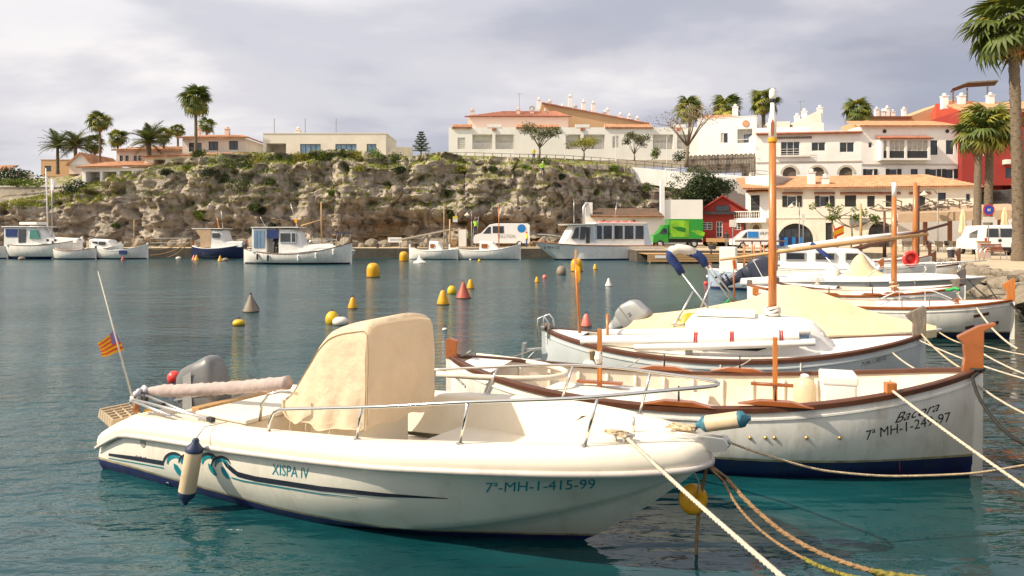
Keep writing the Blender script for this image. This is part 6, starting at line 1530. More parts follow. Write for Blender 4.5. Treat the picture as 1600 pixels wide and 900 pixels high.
B = facade('house', 'pale house corner with tiled roof at the far left edge', -30, 12, 112, 112, 285, 265, 6, 'wall_white'); finish(B, True); tile_roof(B['t'], (-0.3, -0.4, B['H']), (B['W']+0.3, -0.4, B['H']), (B['W']-1, 4, B['H']+1), (1, 4, B['H']+1), 12, 5)
B = facade('boundary_wall', 'long stone boundary wall with white coping at the far left', -40, 125, 95, 95, 310, 292, 0.5, 'stone_trim', 'wall'); finish(B, True); MB().b2((-0.1, -0.1, B['H']), (B['W']+0.1, 0.6, B['H']+0.15)).obj('coping', 'wall_white', B['t'])
for px in (82, 122): MB().b2((B['lx'](px)-0.25, -0.15, 0), (B['lx'](px)+0.25, 0.45, B['H']+1.0)).obj('gate_pillar', 'wall_white', B['t'])
# --- long white row
B = facade('row_house', 'long white terraced row with shaded loggias and tile-capped parapets', 701, 1110, 104, 104, 250, 199, 10, 'wall_white')
open_(B, 715, 727, 215, 233, 'shutw'); open_(B, 957, 967, 213, 231, 'shutw'); open_(B, 1000, 1009, 212, 229, 'shutw')
for a, b in ((738, 769), (774, 803), (884, 907), (912, 945), (1020, 1052), (1058, 1079)): open_(B, a, b, 210, 233, 'loggia')
finish(B, True); W_, H = B['W'], B['H']
for a, b in ((706, 737), (806, 874), (945, 1020)):
    tile_roof(B['t'], (B['lx'](a), -0.25, H-0.1), (B['lx'](b), -0.25, H-0.1), (B['lx'](b), 1.2, H+0.55), (B['lx'](a), 1.2, H+0.55), int((b-a)/2.4), 4, amp=0.10)
for px in (772, 910, 1060):
    q = MB(); x = B['lx'](px); q.b2((x-1.0, -0.05, H-0.02), (x+1.0, 0.3, H+0.42)); q.obj('parapet_crest', 'wall_white', B['t'])
    tile_roof(B['t'], (x-0.3, -0.12, H-0.45), (x+0.3, -0.12, H-0.45), (x+0.3, -0.08, H-0.05), (x-0.3, -0.08, H-0.05), 3, 2, 'tile_red')
MB().b2((-0.12, -0.12, -1), (W_*0.999, -0.002, 0.0)).obj('plinth', 'stone_trim', B['t'])
ap = []
G_row = B
# roofs and chimneys stepping up behind
B = facade('house', 'pink house with broad tiled roof rising behind the white row', 731, 888, 112, 112, 215, 183, 10, 'wall_pink'); finish(B, True); W_, H = B['W'], B['H']
tile_roof(B['t'], (-0.5, -0.6, H), (W_+0.5, -0.6, H), (W_-1.5, 5, H+1.7), (5.5, 5, H+1.7), 46, 9, 'tile_red')
for k, px in enumerate((731, 804, 826, 847)): chimney(B['t'], B['lx'](px)+0.6, 1.5+k*0.6, H+0.3+0.2*(k > 0), 0.9, 0.55, 'wall_pink')
aerial(B['t'], B['lx'](812), 5, H+1.6, 3)
B = facade('house', 'ochre gable house with long sloping tiled roof and many chimneys', 838, 1010, 118, 118, 210, 192, 12, 'wall_ochre'); finish(B, False); W_, H = B['W'], B['H']
MB().prism([(0, H), (W_, H), (W_*0.05, H+3.2)], lambda x, z: (x, 0.0, z), lambda x, z: (x, 12, z)).obj('gable', 'wall_ochre', B['t'])
tile_roof(B['t'], (W_+0.4, -0.4, H-0.1), (W_+0.4, 12, H-0.1), (W_*0.05, 12, H+3.25), (W_*0.05, -0.4, H+3.25), 30, 7, 'tile_red')
for k, (px, hh) in enumerate(((843, 1.2), (861, 1.3), (868, 0.8), (882, 1.2), (893, 2.6), (902, 1.3), (916, 2.4), (927, 1.0), (930, 2.2), (950, 1.2), (955, 1.8), (977, 1.6), (988, 1.2), (1002, 1.2))):
    x = B['lx'](px); chimney(B['t'], x, 3+0.8*(k % 4), lerp(H+3.1, H, max(0, (x-W_*0.05)/(W_*0.95)))-0.1, hh, 0.6, 'wall_white')
q = MB(); q.lathe([(0.02, 0), (0.3, 0.05), (0.5, 0.18)], 14, (B['lx'](832), 2, H+2.6), Matrix.Rotation(R(60), 3, 'X')); q.tube([(B['lx'](832), 2, H), (B['lx'](832), 2, H+2.7)], 0.04, 5); q.obj('satellite_dish', 'metal_grey', B['t'])
# white block at the end of the row
B = facade('house', 'white house with recessed balcony at the end of the terraced row', 1090, 1182, 101, 98, 258, 187, 9, 'wall_white')
open_(B, 1131, 1137, 208, 223, 'dark'); open_(B, 1126, 1131, 208, 223, 'shutw'); open_(B, 1152, 1180, 201, 223, 'porch', 1.6); finish(B, True, 0.1); W_, H = B['W'], B['H']
x0, x1 = B['lx'](1161), B['lx'](1179); pane_fill(B, (x0, x1, B['lz'](1170, 221), B['lz'](1170, 208)), 1.5, 'blue', B['t'])
q = MB(); q.b2((B['lx'](1153), 0.02, B['lz'](1165, 218)), (B['lx'](1180), 0.06, B['lz'](1165, 217))); q.obj('railing', 'frame_white', B['t'])
tile_roof(B['t'], (0.2, 0.3, H+0.1), (B['lx'](1150), 0.3, H+0.1), (B['lx'](1150), 3, H+0.9), (0.2, 3, H+0.9), 14, 4)
chimney(B['t'], B['lx'](1147), 1.5, H+0.3, 1.3, 0.7); MB().lathe([(0.45, 0), (0.45, 0.06)], 18, (B['lx'](1185)-1.6, -0.04, H-0.9), Matrix.Rotation(R(90), 3, 'X')).obj('round_plaque', 'tile', B['t'])
# ramp wall with railings in front of the row
def ramp_wall():
    t = thing('ramp_wall', 'long white retaining wall with railing along the ramp below the row', 'wall', P(690, 250, 96))
    o = Vector(t.location); pts = [(690, 249, 97), (740, 249, 97), (800, 251, 97), (880, 253, 97), (950, 258, 97), (1010, 263, 96), (1060, 268, 95), (1110, 271, 94), (1170, 276, 92), (1200, 279, 90)]
    m = MB(); rings = []
    for px, py, d in pts:
        b = P(px, py, d)-o; th = 0.5 if px < 880 else interp(px, [(880, 0.7), (960, 1.9), (1060, 2.2), (1110, 2.6), (1200, 1.5)])
        rings.append([(b.x, b.y, b.z-th), (b.x, b.y, b.z), (b.x, b.y+0.35, b.z), (b.x, b.y+0.35, b.z-th)])
    m.loft(rings); m.obj('wall', 'wall_white', t)
    for hgt in (0.45, 0.9):
        MB().tube([P(px, py, d)-o+Vector((0, 0.17, hgt)) for px, py, d in pts], 0.035, 5).obj('rail', 'fence_wood', t)
    for px in range(700, 1180, 14):
        d = interp(px, [(p[0], p[2]) for p in pts]); py = interp(px, [(p[0], p[1]) for p in pts]); b = P(px, py, d)-o
        MB().b2((b.x-0.04, b.y+0.13, b.z), (b.x+0.04, b.y+0.21, b.z+0.95)).obj('rail_post', 'fence_wood', t)
ramp_wall()
B = facade('fence', 'dark board fence before the white house above the ramp', 1075, 1180, 97, 94, 272, 243, 0.15, 'fence_wood', 'fence'); W_, H = B['W'], B['H']; nb_ = 44
for k in range(nb_): MB().b2((W_*k/nb_+0.012, 0, 0), (W_*(k+1)/nb_-0.012, 0.05, H*(1-0.05*(k % 3 == 0)))).obj('board', 'fence_wood', B['t'])
MB().b2((0, 0.055, H*0.7), (W_, 0.1, H*0.8)).obj('fence_rail', 'fence_wood', B['t'])
for k, (px, pt, pb) in enumerate(((803, 211, 247), (883, 212, 250), (962, 212, 252), (1042, 213, 258))):
    t = thing('street_lamp', 'slim grey lamp post on the ramp before the white row', 'lamp post', P(px, pb, 95.8), 0, 'lamp posts along the ramp'); h_ = (pb-pt)/F*95.8
    MB().tube([(0, 0, 0), (0, 0, h_)], [0.06, 0.045], 6).obj('post', 'frame_white', t); MB().box((0.12, 0, h_+0.04), (0.5, 0.16, 0.08)).obj('lantern', 'frame_white', t)
# --- upper right houses
B = facade('house', 'white house with three arched doors and striped awning strip, above the tiled building', 1181, 1346, 94, 92, 281, 208, 12, 'wall_white')
for a, b in ((1222, 1246), (1264, 1290), (1310, 1334)): open_(B, a+1, b-1, 261, 280, 'arch')
open_(B, 1220, 1250, 221, 243, 'win'); open_(B, 1268, 1290, 222, 236, 'win'); open_(B, 1312, 1335, 222, 238, 'win')
finish(B, True, 0.1); W_, H = B['W'], B['H']
tile_roof(B['t'], (0, -0.5, H-0.25), (W_, -0.5, H-0.25), (W_, 0.0, H+0.0), (0, 0.0, H+0.0), 56, 2, 'tile_red')
q = MB()
for k in range(22): q.b2((B['lx'](1212)+k*0.2, -0.25, B['lz'](1230, 217)), (B['lx'](1212)+k*0.2+0.1, -0.002, B['lz'](1230, 214)))
q.obj('awning_fringe', 'fence_wood', B['t'])
MB().b2((0.0, -0.08, B['lz'](1260, 254)), (W_, -0.002, B['lz'](1260, 252))).obj('cornice', 'stone_trim', B['t'])
q = MB()
for zz in (0.15, 0.45, 0.75): q.b2((B['lx'](1210), -0.4, B['lz'](1230, 243)+zz), (B['lx'](1266), -0.36, B['lz'](1230, 243)+zz+0.05))
q.b2((B['lx'](1210), -0.42, B['lz'](1230, 244)-0.12), (B['lx'](1266), -0.002, B['lz'](1230, 244))); q.obj('balcony_rail', 'frame_white', B['t'])
MB().b2((0, 2.5, H), (W_*0.55, 2.7, H+1.0)).obj('roof_parapet', 'wall_white', B['t'])
q = MB(); q.b2((B['lx'](1210), 4, H), (B['lx'](1245), 8, H+2.0)); q.b2((B['lx'](1250), 4, H), (B['lx'](1300), 8.2, H+1.7)); q.prism([(B['lx'](1245), H+1.7), (B['lx'](1300), H+1.7), (B['lx'](1298), H+3.6)], lambda x, z: (x, 5, z), lambda x, z: (x, 9, z)); q.obj('roof_room', 'wall_warm', B['t'])
for px, hh in ((1262, 3.2), (1274, 3.8), (1300, 4.2), (1222, 2.3)): chimney(B['t'], B['lx'](px), 6, H+hh-1.2, 0.9, 0.6)
aerial(B['t'], B['lx'](1268), 6, H+3, 2)
B = facade('house', 'white house with glazed bay window and tiled roof beside the red house', 1346, 1504, 92, 92, 281, 197, 12, 'wall_white')
for a, b in ((1354, 1365), (1390, 1402), (1452, 1464), (1478, 1490)): open_(B, a, b, 264, 279, 'winsh')
open_(B, 1423, 1434, 264, 279, 'dark'); open_(B, 1453, 1465, 219, 242, 'dark'); open_(B, 1478, 1490, 219, 241, 'dark'); open_(B, 1357, 1363, 222, 231, 'win')
finish(B, False); W_, H = B['W'], B['H']
MB().b2((0.0, -0.08, B['lz'](1420, 258)), (W_, -0.002, B['lz'](1420, 256))).obj('cornice', 'stone_trim', B['t'])
tile_roof(B['t'], (-0.4, -0.5, H-0.05), (W_+0.4, -0.5, H-0.05), (W_-0.5, 6, H+1.5), (0.8, 6, H+1.5), 52, 9)
x0, x1, z0, z1 = B['lx'](1371), B['lx'](1448), B['lz'](1410, 250), B['lz'](1410, 218)
bay = MB(); bay.b2((x0, -0.9, z0-0.1), (x1, -0.002, z0+0.15)); bay.b2((x0, -0.9, z1-0.2), (x1, -0.002, z1)); 
for x in (x0, x0+0.75, (x0+x1)/2-0.15, x1-0.35): bay.b2((x, -0.9, z0+0.15), (x+0.3, -0.002, z1-0.2))
bayo = bay.obj('bay_window', 'wall_white', B['t'])
for a, b in ((x0+1.05, (x0+x1)/2-0.15), ((x0+x1)/2+0.15, x1-0.35), (x0+0.3, x0+0.75)):
    MB().b2((a, -0.8, z0+0.15), (b, -0.76, z0+1.05)).obj('bay_panel', 'shutter_dark', bayo)
    q = MB(); n_ = max(1, int((b-a)/0.6))
    for k in range(n_+1): x = lerp(a, b-0.06, k/n_); q.b2((x, -0.82, z0+1.05), (x+0.06, -0.75, z1-0.2))
    q.obj('bay_frame', 'frame_white', bayo); MB().b2((a, -0.77, z0+1.05), (b, -0.755, z1-0.2)).obj('pane', 'curtain', bayo)
tile_roof(B['t'], (x0-0.3, -1.2, z1+0.0), (x1+0.2, -1.2, z1+0.0), (x1, 0.0, z1+0.45), (x0-0.3, 0, z1+0.45), 24, 3, 'tile_red')
for px in (1382, 1480): MB().lathe([(0.25, 0), (0.25, 0.03)], 16, (B['lx'](px), -0.01, B['lz'](px, 205)), Matrix.Rotation(R(90), 3, 'X')).obj('round_vent', 'frame_dark', B['t'])
# town roofs behind
B = facade('house', 'ochre house with brown tiled roof far behind the bay-windowed house', 1360, 1500, 112, 112, 205, 183, 10, 'wall_ochre'); finish(B, False); W_, H = B['W'], B['H']
tile_roof(B['t'], (-0.4, -0.4, H), (W_*0.45, -0.4, H), (W_*0.42, 6, H+0.9), (-0.4, 6, H+0.9), 26, 6, 'tile_red')
MB().prism([(W_*0.42, H), (W_, H), (W_, H+3.0)], lambda x, z: (x, 1.0, z), lambda x, z: (x, 10, z)).obj('gable', 'wall_ochre', B['t'])
for px, hh in ((1374, 1.6), (1390, 1.8), (1407, 2.0), (1434, 1.8), (1400, 1.5), (1416, 1.4)): chimney(B['t'], B['lx'](px), 4, H, hh, 0.55)
B = facade('house', 'orange-red house wall with a dark wooden roof pergola', 1462, 1520, 106, 104, 215, 162, 8, 'wall_scarlet'); finish(B, True); W_, H = B['W'], B['H']
pz = H+2.0; 
for px in (1490, 1512, 1544): x = B['lx'](px); MB().b2((x-0.1, 0.5, H-0.2), (x+0.1, 0.7, pz)).obj('pergola_post', 'fence_wood', B['t'])
MB().prism([(B['lx'](1488), pz), (B['lx'](1512), pz+0.8), (B['lx'](1560), pz+0.75), (B['lx'](1560), pz+0.55), (B['lx'](1512), pz+0.6)], lambda x, z: (x, 0, z), lambda x, z: (x, 3.5, z)).obj('pergola_roof', 'fence_wood', B['t'])
B = facade('house', 'deep red house with white-framed windows behind the quay palms', 1503, 1640, 91, 90, 290, 172, 10, 'wall_red')
open_(B, 1526, 1534, 262, 286, 'dark'); open_(B, 1571, 1582, 262, 278, 'dark'); open_(B, 1527, 1538, 230, 243, 'win'); finish(B, True); W_, H = B['W'], B['H']
tile_roof(B['t'], (-0.3, -0.5, H-0.1), (W_+0.3, -0.5, H-0.1), (W_, 5, H+1.7), (0, 5, H+1.7), 40, 7)
MB().b2((-0.1, -0.14, H-0.35), (W_+0.1, -0.002, H-0.12)).obj('cornice', 'wall_cream', B['t']); MB().b2((B['lx'](1566), -0.9, B['lz'](1580, 257)), (B['lx'](1584), -0.002, B['lz'](1580, 250))).obj('balcony', 'frame_white', B['t'])
for px in (1528, 1575, 1500): chimney(B['t'], B['lx'](px), 4, H+1.2, 1.2, 0.7)
# --- long tiled building on the quay
B = facade('house', 'long two-storey cream building with tiled roof and arched ground floor on the quay', 1208, 1528, 84, 80, 389, 294, 8, 'wall_cream')
open_(B, 1230, 1245, 306, 323, 'winsh'); open_(B, 1281, 1296, 306, 323, 'winsh'); open_(B, 1320, 1338, 305, 323, 'shut'); open_(B, 1355, 1367, 306, 323, 'shut'); open_(B, 1384, 1397, 305, 323, 'shut'); open_(B, 1428, 1446, 305, 323, 'shut'); open_(B, 1466, 1478, 301, 314, 'dark'); open_(B, 1509, 1517, 302, 315, 'win')
open_(B, 1215, 1272, 349, 388, 'archbig', 0.5); open_(B, 1357, 1395, 346, 388, 'archbig', 0.5); open_(B, 1290, 1302, 348, 386, 'door'); finish(B, False); W_, H = B['W'], B['H']
tile_roof(B['t'], (-3.4, -0.6, H-0.05), (W_+0.4, -0.6, H-0.05), (W_-3, 6.5, H+1.75), (-3.4, 6.5, H+1.75), 92, 14)
MB().b2((0, -0.07, B['lz'](1300, 341)), (W_, -0.002, B['lz'](1300, 339.5))).obj('cornice', 'wall_cream', B['t'])
for px in (1238, 1288, 1329, 1361, 1390, 1437): x = B['lx'](px); tile_roof(B['t'], (x-1.1, -0.28, B['lz'](px, 302.5)), (x+1.1, -0.28, B['lz'](px, 302.5)), (x+1.1, -0.01, B['lz'](px, 300.5)), (x-1.1, -0.01, B['lz'](px, 300.5)), 12, 1, 'tile_red', name='drip_tiles')
for px, hh in ((1272, 1.6), (1294, 1.0)): chimney(B['t'], B['lx'](px), 1.5, H+0.2, hh, 0.75)
for k in range(2): MB().b2((B['lx'](1327)+k*1.0, -0.35, B['lz'](1330, 351)), (B['lx'](1327)+k*1.0+0.8, -0.002, B['lz'](1330, 342))).obj('air_conditioner', 'metal_grey', B['t'])
B = facade('house', 'bright white end block with balcony door and small pointed arch', 1165, 1209, 86.5, 84.2, 389, 277, 8, 'wall_white')
open_(B, 1173, 1187, 305, 341, 'shut'); open_(B, 1175, 1187, 351, 364, 'arch'); finish(B, False); W_, H = B['W'], B['H']
MB().prism([(0, H-1.3), (W_, H-1.3), (W_, H+0.12), (0, H+0.02)], lambda x, z: (x, -0.003, z), lambda x, z: (x, 7.5, z)).obj('gable', 'wall_white', B['t'])
zb_ = B['lz'](1180, 341); q = MB(); q.b2((-0.9, -1.2, zb_-0.5), (W_-0.4, -0.002, zb_)); q.obj('balcony_slab', 'wall_white', B['t'])
for k in range(15): x = lerp(-0.85, W_-0.5, k/14); MB().lathe([(0.05, 0), (0.035, 0.1), (0.075, 0.3), (0.035, 0.55), (0.055, 0.72)], 8, (x, -1.12, zb_)).obj('baluster', 'frame_white', B['t'])
MB().b2((-0.9, -1.2, zb_+0.72), (W_-0.4, -1.04, zb_+0.82)).obj('balcony_rail', 'frame_white', B['t'])
tile_roof(B['t'], (0.3, -0.6, B['lz'](1180, 300)), (W_-0.3, -0.6, B['lz'](1180, 300)), (W_-0.3, 0, B['lz'](1180, 296)), (0.3, 0, B['lz'](1180, 296)), 14, 2, 'tile')
# --- red hut
B = facade('hut', 'dark red gabled hut with lattice windows beside the white end block', 1096, 1162, 87, 86, 378, 327, 7, 'wall_red')
open_(B, 1097, 1113, 347, 359, 'lattice'); open_(B, 1119, 1129, 346, 371, 'lattice'); open_(B, 1147, 1158, 347, 359, 'lattice'); finish(B, False); W_, H = B['W'], B['H']; gz = B['lz'](1130, 308)
MB().prism([(0, H), (W_, H), (W_/2, gz)], lambda x, z: (x, 0.0, z), lambda x, z: (x, 7, z)).obj('gable', 'wall_red', B['t'])
MB().prism([(-0.5, H-0.35), (W_/2, gz+0.05), (W_+0.5, H-0.35), (W_+0.5, H-0.18), (W_/2, gz+0.24), (-0.5, H-0.18)], lambda x, z: (x, -0.45, z), lambda x, z: (x, 7.2, z)).obj('roof', 'wall_red', B['t'])
MB().b2((0.3, -0.5, B['lz'](1120, 335)), (W_*0.8, -0.002, B['lz'](1120, 331))).obj('awning', 'frame_dark', B['t'])
w_ = pane_fill(B, (W_/2-0.8, W_/2+0.8, B['lz'](1130, 330), B['lz'](1130, 321)), -0.02, 'dark', B['t'])
chimney(B['t'], W_*0.72, 4, gz-0.6, 1.6, 0.5); MB().b2((0.5, -1.2, 0), (W_-0.4, -0.8, 0.45)).obj('bench', 'pale_wood', B['t'])
# --- low white store behind the tour boat
B = facade('storehouse', 'low white storehouse with dark old roof tiles and bent chimney pipe', 914, 1036, 84, 84, 382, 338, 6, 'wall_white'); open_(B, 1003, 1012, 350, 376, 'door'); finish(B, True); W_, H = B['W'], B['H']
tile_roof(B['t'], (0.6, -0.5, H), (W_, -0.5, H), (W_, 4, H+1.0), (0.6, 4, H+1.0), 40, 7, 'tile_dark'); tile_roof(B['t'], (0.6, -0.62, H-0.05), (W_, -0.62, H-0.05), (W_, -0.3, H+0.06), (0.6, -0.3, H+0.06), 40, 1, 'tile', name='eave_tiles')
MB().b2((0.1, 0.3, H), (0.9, 1.2, H+1.6)).obj('chimney', 'wall_white', B['t']); MB().tube([(-0.15, 0.2, 1.6), (-0.15, 0.2, H+1.0), (0.05, 0.3, H+1.35), (0.6, 0.5, H+1.5)], 0.16, 8).obj('flue_pipe', 'alu', B['t'], True)
for px in (944, 990): MB().lathe([(0.05, 0), (0.14, 0.1), (0.14, 0.3), (0.03, 0.4)], 8, (B['lx'](px), -0.2, B['lz'](px, 349))).obj('wall_lamp', 'frame_dark', B['t'])
B = facade('retaining_wall', 'tall white retaining wall with thin pipe behind the green truck', 1036, 1098, 86, 86, 382, 312, 1.0, 'wall_white', 'wall'); finish(B, True); W_, H = B['W'], B['H']
MB().b2((-0.1, -0.15, H*0.5), (W_, -0.002, H*0.53)).obj('ledge', 'stone_trim', B['t']); MB().b2((-0.3, -0.2, 0), (0.15, 0.5, H+2.2)).obj('gate_post', 'wall_white', B['t'])
MB().tube([(0.3, 0, H+2.2), (0.3, 0, H+3.6), (1.6, 0, H+3.6)], 0.09, 6).obj('pipe_frame', 'frame_white', B['t'])
B = facade('retaining_wall', 'white hillside wall above the red hut with scattered bushes', 1096, 1200, 91, 90, 345, 276, 1.0, 'wall_white', 'wall'); finish(B, True)
# --- restaurant terrace with canvas roof
RD = 62.0
t = thing('terrace_canopy', 'long beige canvas terrace roof on brown posts with dry vines', 'canopy', P(1400, 384, RD)); o = Vector(t.location)
a, b = P(1403, 334, RD)-o, P(1640, 326, RD-4)-o
m = MB(); m.add([a, b, b+Vector((0, 5, 0.6)), a+Vector((0, 5, 0.6)), a+Vector((0, 0, -0.75)), b+Vector((0, 0, -0.75))], [(0, 1, 2, 3), (0, 4, 5, 1)]); m.obj('canvas_roof', mat('canvas_tan', (0.50, 0.36, 0.24), 0.9, var=0.08, trans=0.15), t)
for px in (1404, 1452, 1491, 1530, 1570):
    p = P(px, 384, RD)-o; MB().b2((p.x-0.13, 0.5, 0.0), (p.x+0.13, 0.76, (a.z+b.z)/2-0.2)).obj('post', 'varnish', t)
MB().add([P(1403, 382, RD+5)-o, P(1640, 382, RD+5)-o, P(1640, 334, RD+5)-o, P(1403, 340, RD+5)-o], [(0, 1, 2, 3)]).obj('back_wall', 'wall_white', t)
m = MB(); rd = random.Random(5)
for k in range(60):
    x = lerp(a.x, b.x, rd.random()); p = Vector((x, 0.3+rd.random()*3, a.z+0.5)); pts = [p]
    for j in range(7): p = p+Vector((rd.gauss(0, .45), rd.gauss(0, .2), rd.gauss(0.0, .16))); p.z = max(a.z+0.3, min(p.z, a.z+1.3)); pts.append(p)
    m.tube(pts, 0.05, 4)
m.obj('dry_vines', 'bark', t, kind='stuff')
# vine espaliers in front of the long building
for k, (px, py0, wid) in enumerate(((1330, 352, 4.0), (1390, 350, 3.6), (1300, 340, 2.5))):
    vt = thing('vine', 'bare trained vine with fresh green tufts before the long cream building', 'vine', P(px, 386, 78), 0, 'vines trained before the long building'); tk = MB(); cr = MB(); rd = random.Random(k); hh = (386-py0)/F*78
    tk.tube([(0, 0, 0), (0.1, 0, hh*0.6), (0, 0, hh)], 0.09, 6)
    for j in range(7):
        x = rd.uniform(-wid, wid); p1 = Vector((x*0.5, 0, hh+rd.uniform(-.2, .3))); p2 = Vector((x, 0, hh+rd.uniform(0.0, 1.6))); tk.tube([(0, 0, hh*0.9), p1, p2], [0.06, 0.05, 0.02], 5); leaves(cr, p2, (0.45, 0.3, 0.45), 50, 0.14, 0.3, k*10+j)
    tk.obj('stem', 'bark', vt, True); cr.obj('leaves', 'leaf_bright', vt, recalc=False)
# ---------------------------------------------------------------- boats along the far quay
def far_llaut(label, px0, px1, pyw, zs, zm, zb, B=2.6, **kw):
    d = CAMH*F/(pyw-HY); a = P(px0, 0, d); b = P(px1, 0, d-0.8 if kw.pop('turn', True) else d)
    return llaut(label, (a.x, a.y), (b.x, b.y), B, zs, zm, zb, group='boats moored along the far quay', strake=False, **kw)
# central cabin llaut under way with its skipper
f1_ = far_llaut('white cabin boat under way with a person standing in the cockpit', 382, 549, 412, 1.25, 0.85, 1.75, 2.9, boot=0.12, bootm='navy_hull', rail='brown_trim', post='brown_trim', deck=(0.06, 0.40), dec_in=True, posth=(0.35, 0.35))
L_ = f1_['L']; t = f1_['t']
cabin(t, [(3.35, 1.0, 0.9, 2.85, 0.10, 0.10), (4.4, 0.98, 0.95, 2.85, 0.10, 0.14), (4.85, 0.92, 0.95, 2.55, 0.08, 0.16), (5.2, 0.9, 1.0, 1.55, 0.08, 0.12), (7.3, 0.6, 1.2, 1.62, 0.06, 0.1), (7.8, 0.4, 1.3, 1.4, 0.02, 0.05)], 'boat_white')
cabin(t, [(1.05, 0.95, 1.0, 2.95, 0.08, 0.06), (2.3, 0.95, 1.0, 2.95, 0.08, 0.06)], 'boat_white', 'stern_shelter')
MB().b2((1.0, -1.05, 2.97), (5.0, 1.05, 3.04)).obj('cabin_roof', 'boat_white', t, bevel=0.03)
for x in (1.25, 1.55, 1.85): MB().b2((x, -0.985, 1.35), (x+0.26, -0.94, 2.75)).obj('shelter_pane', 'glass_blue', t)
MB().b2((2.35, -0.98, 2.1), (3.3, -0.93, 2.80)).obj('side_curtain', 'blue_cloth', t)
for x0, x1 in ((3.5, 4.35), (4.45, 4.75)):
    f_ = MB().b2((x0-0.05, -1.0, 1.75), (x1+0.05, -0.86, 2.6)).obj('window', 'alu', t); MB().b2((x0, -1.01, 1.82), (x1, -0.9, 2.53)).obj('pane', 'glass', f_)
MB().tube([(5.6, -0.9, 1.3), (5.9, -0.9, 1.9), (7.6, -0.75, 2.0), (7.8, -0.6, 1.5)], 0.03, 6).obj('deck_rail', 'steel', t, True)
MB().tube([(5.6, 0.9, 1.3), (5.9, 0.9, 1.9), (7.6, 0.75, 2.0), (7.8, 0.6, 1.5)], 0.03, 6).obj('deck_rail', 'steel', t, True)
cyl(t, 'mast', (6.6, 0, 1.6), (6.55, 0, 5.1), 0.075, 0.05, 'pale_wood'); cyl(t, 'boom', (4.8, 0.1, 3.15), (7.0, 0.0, 3.75), 0.05, 0.04, 'pale_wood'); cyl(t, 'aerial', (4.5, 0.1, 3.0), (3.9, 0.1, 5.0), 0.025, 0.015, 'alu'); cyl(t, 'aerial', (1.8, 0.1, 3.0), (1.3, 0.1, 3.9), 0.02, 0.012, 'alu')
MB().prism([(0, 0), (0.25, -0.05), (0.2, -0.4), (0.05, -0.35)], lambda x, z: (4.25+x, 0.05, 3.75+z), lambda x, z: (4.25+x, 0.06, 3.75+z)).obj('flag', 'flag_yellow', t)
for x in (1.6, 2.6, 5.2, 6.6, 7.9):
    MB().lathe([(0.03, 0), (0.09, -0.1), (0.09, -0.45), (0.03, -0.55)], 8, (x, -f1_['half'](x/L_)-0.10, f1_['sheer'](x/L_)-0.1)).obj('side_fender', 'boat_white' if x > 5 else 'fender_dark', t)
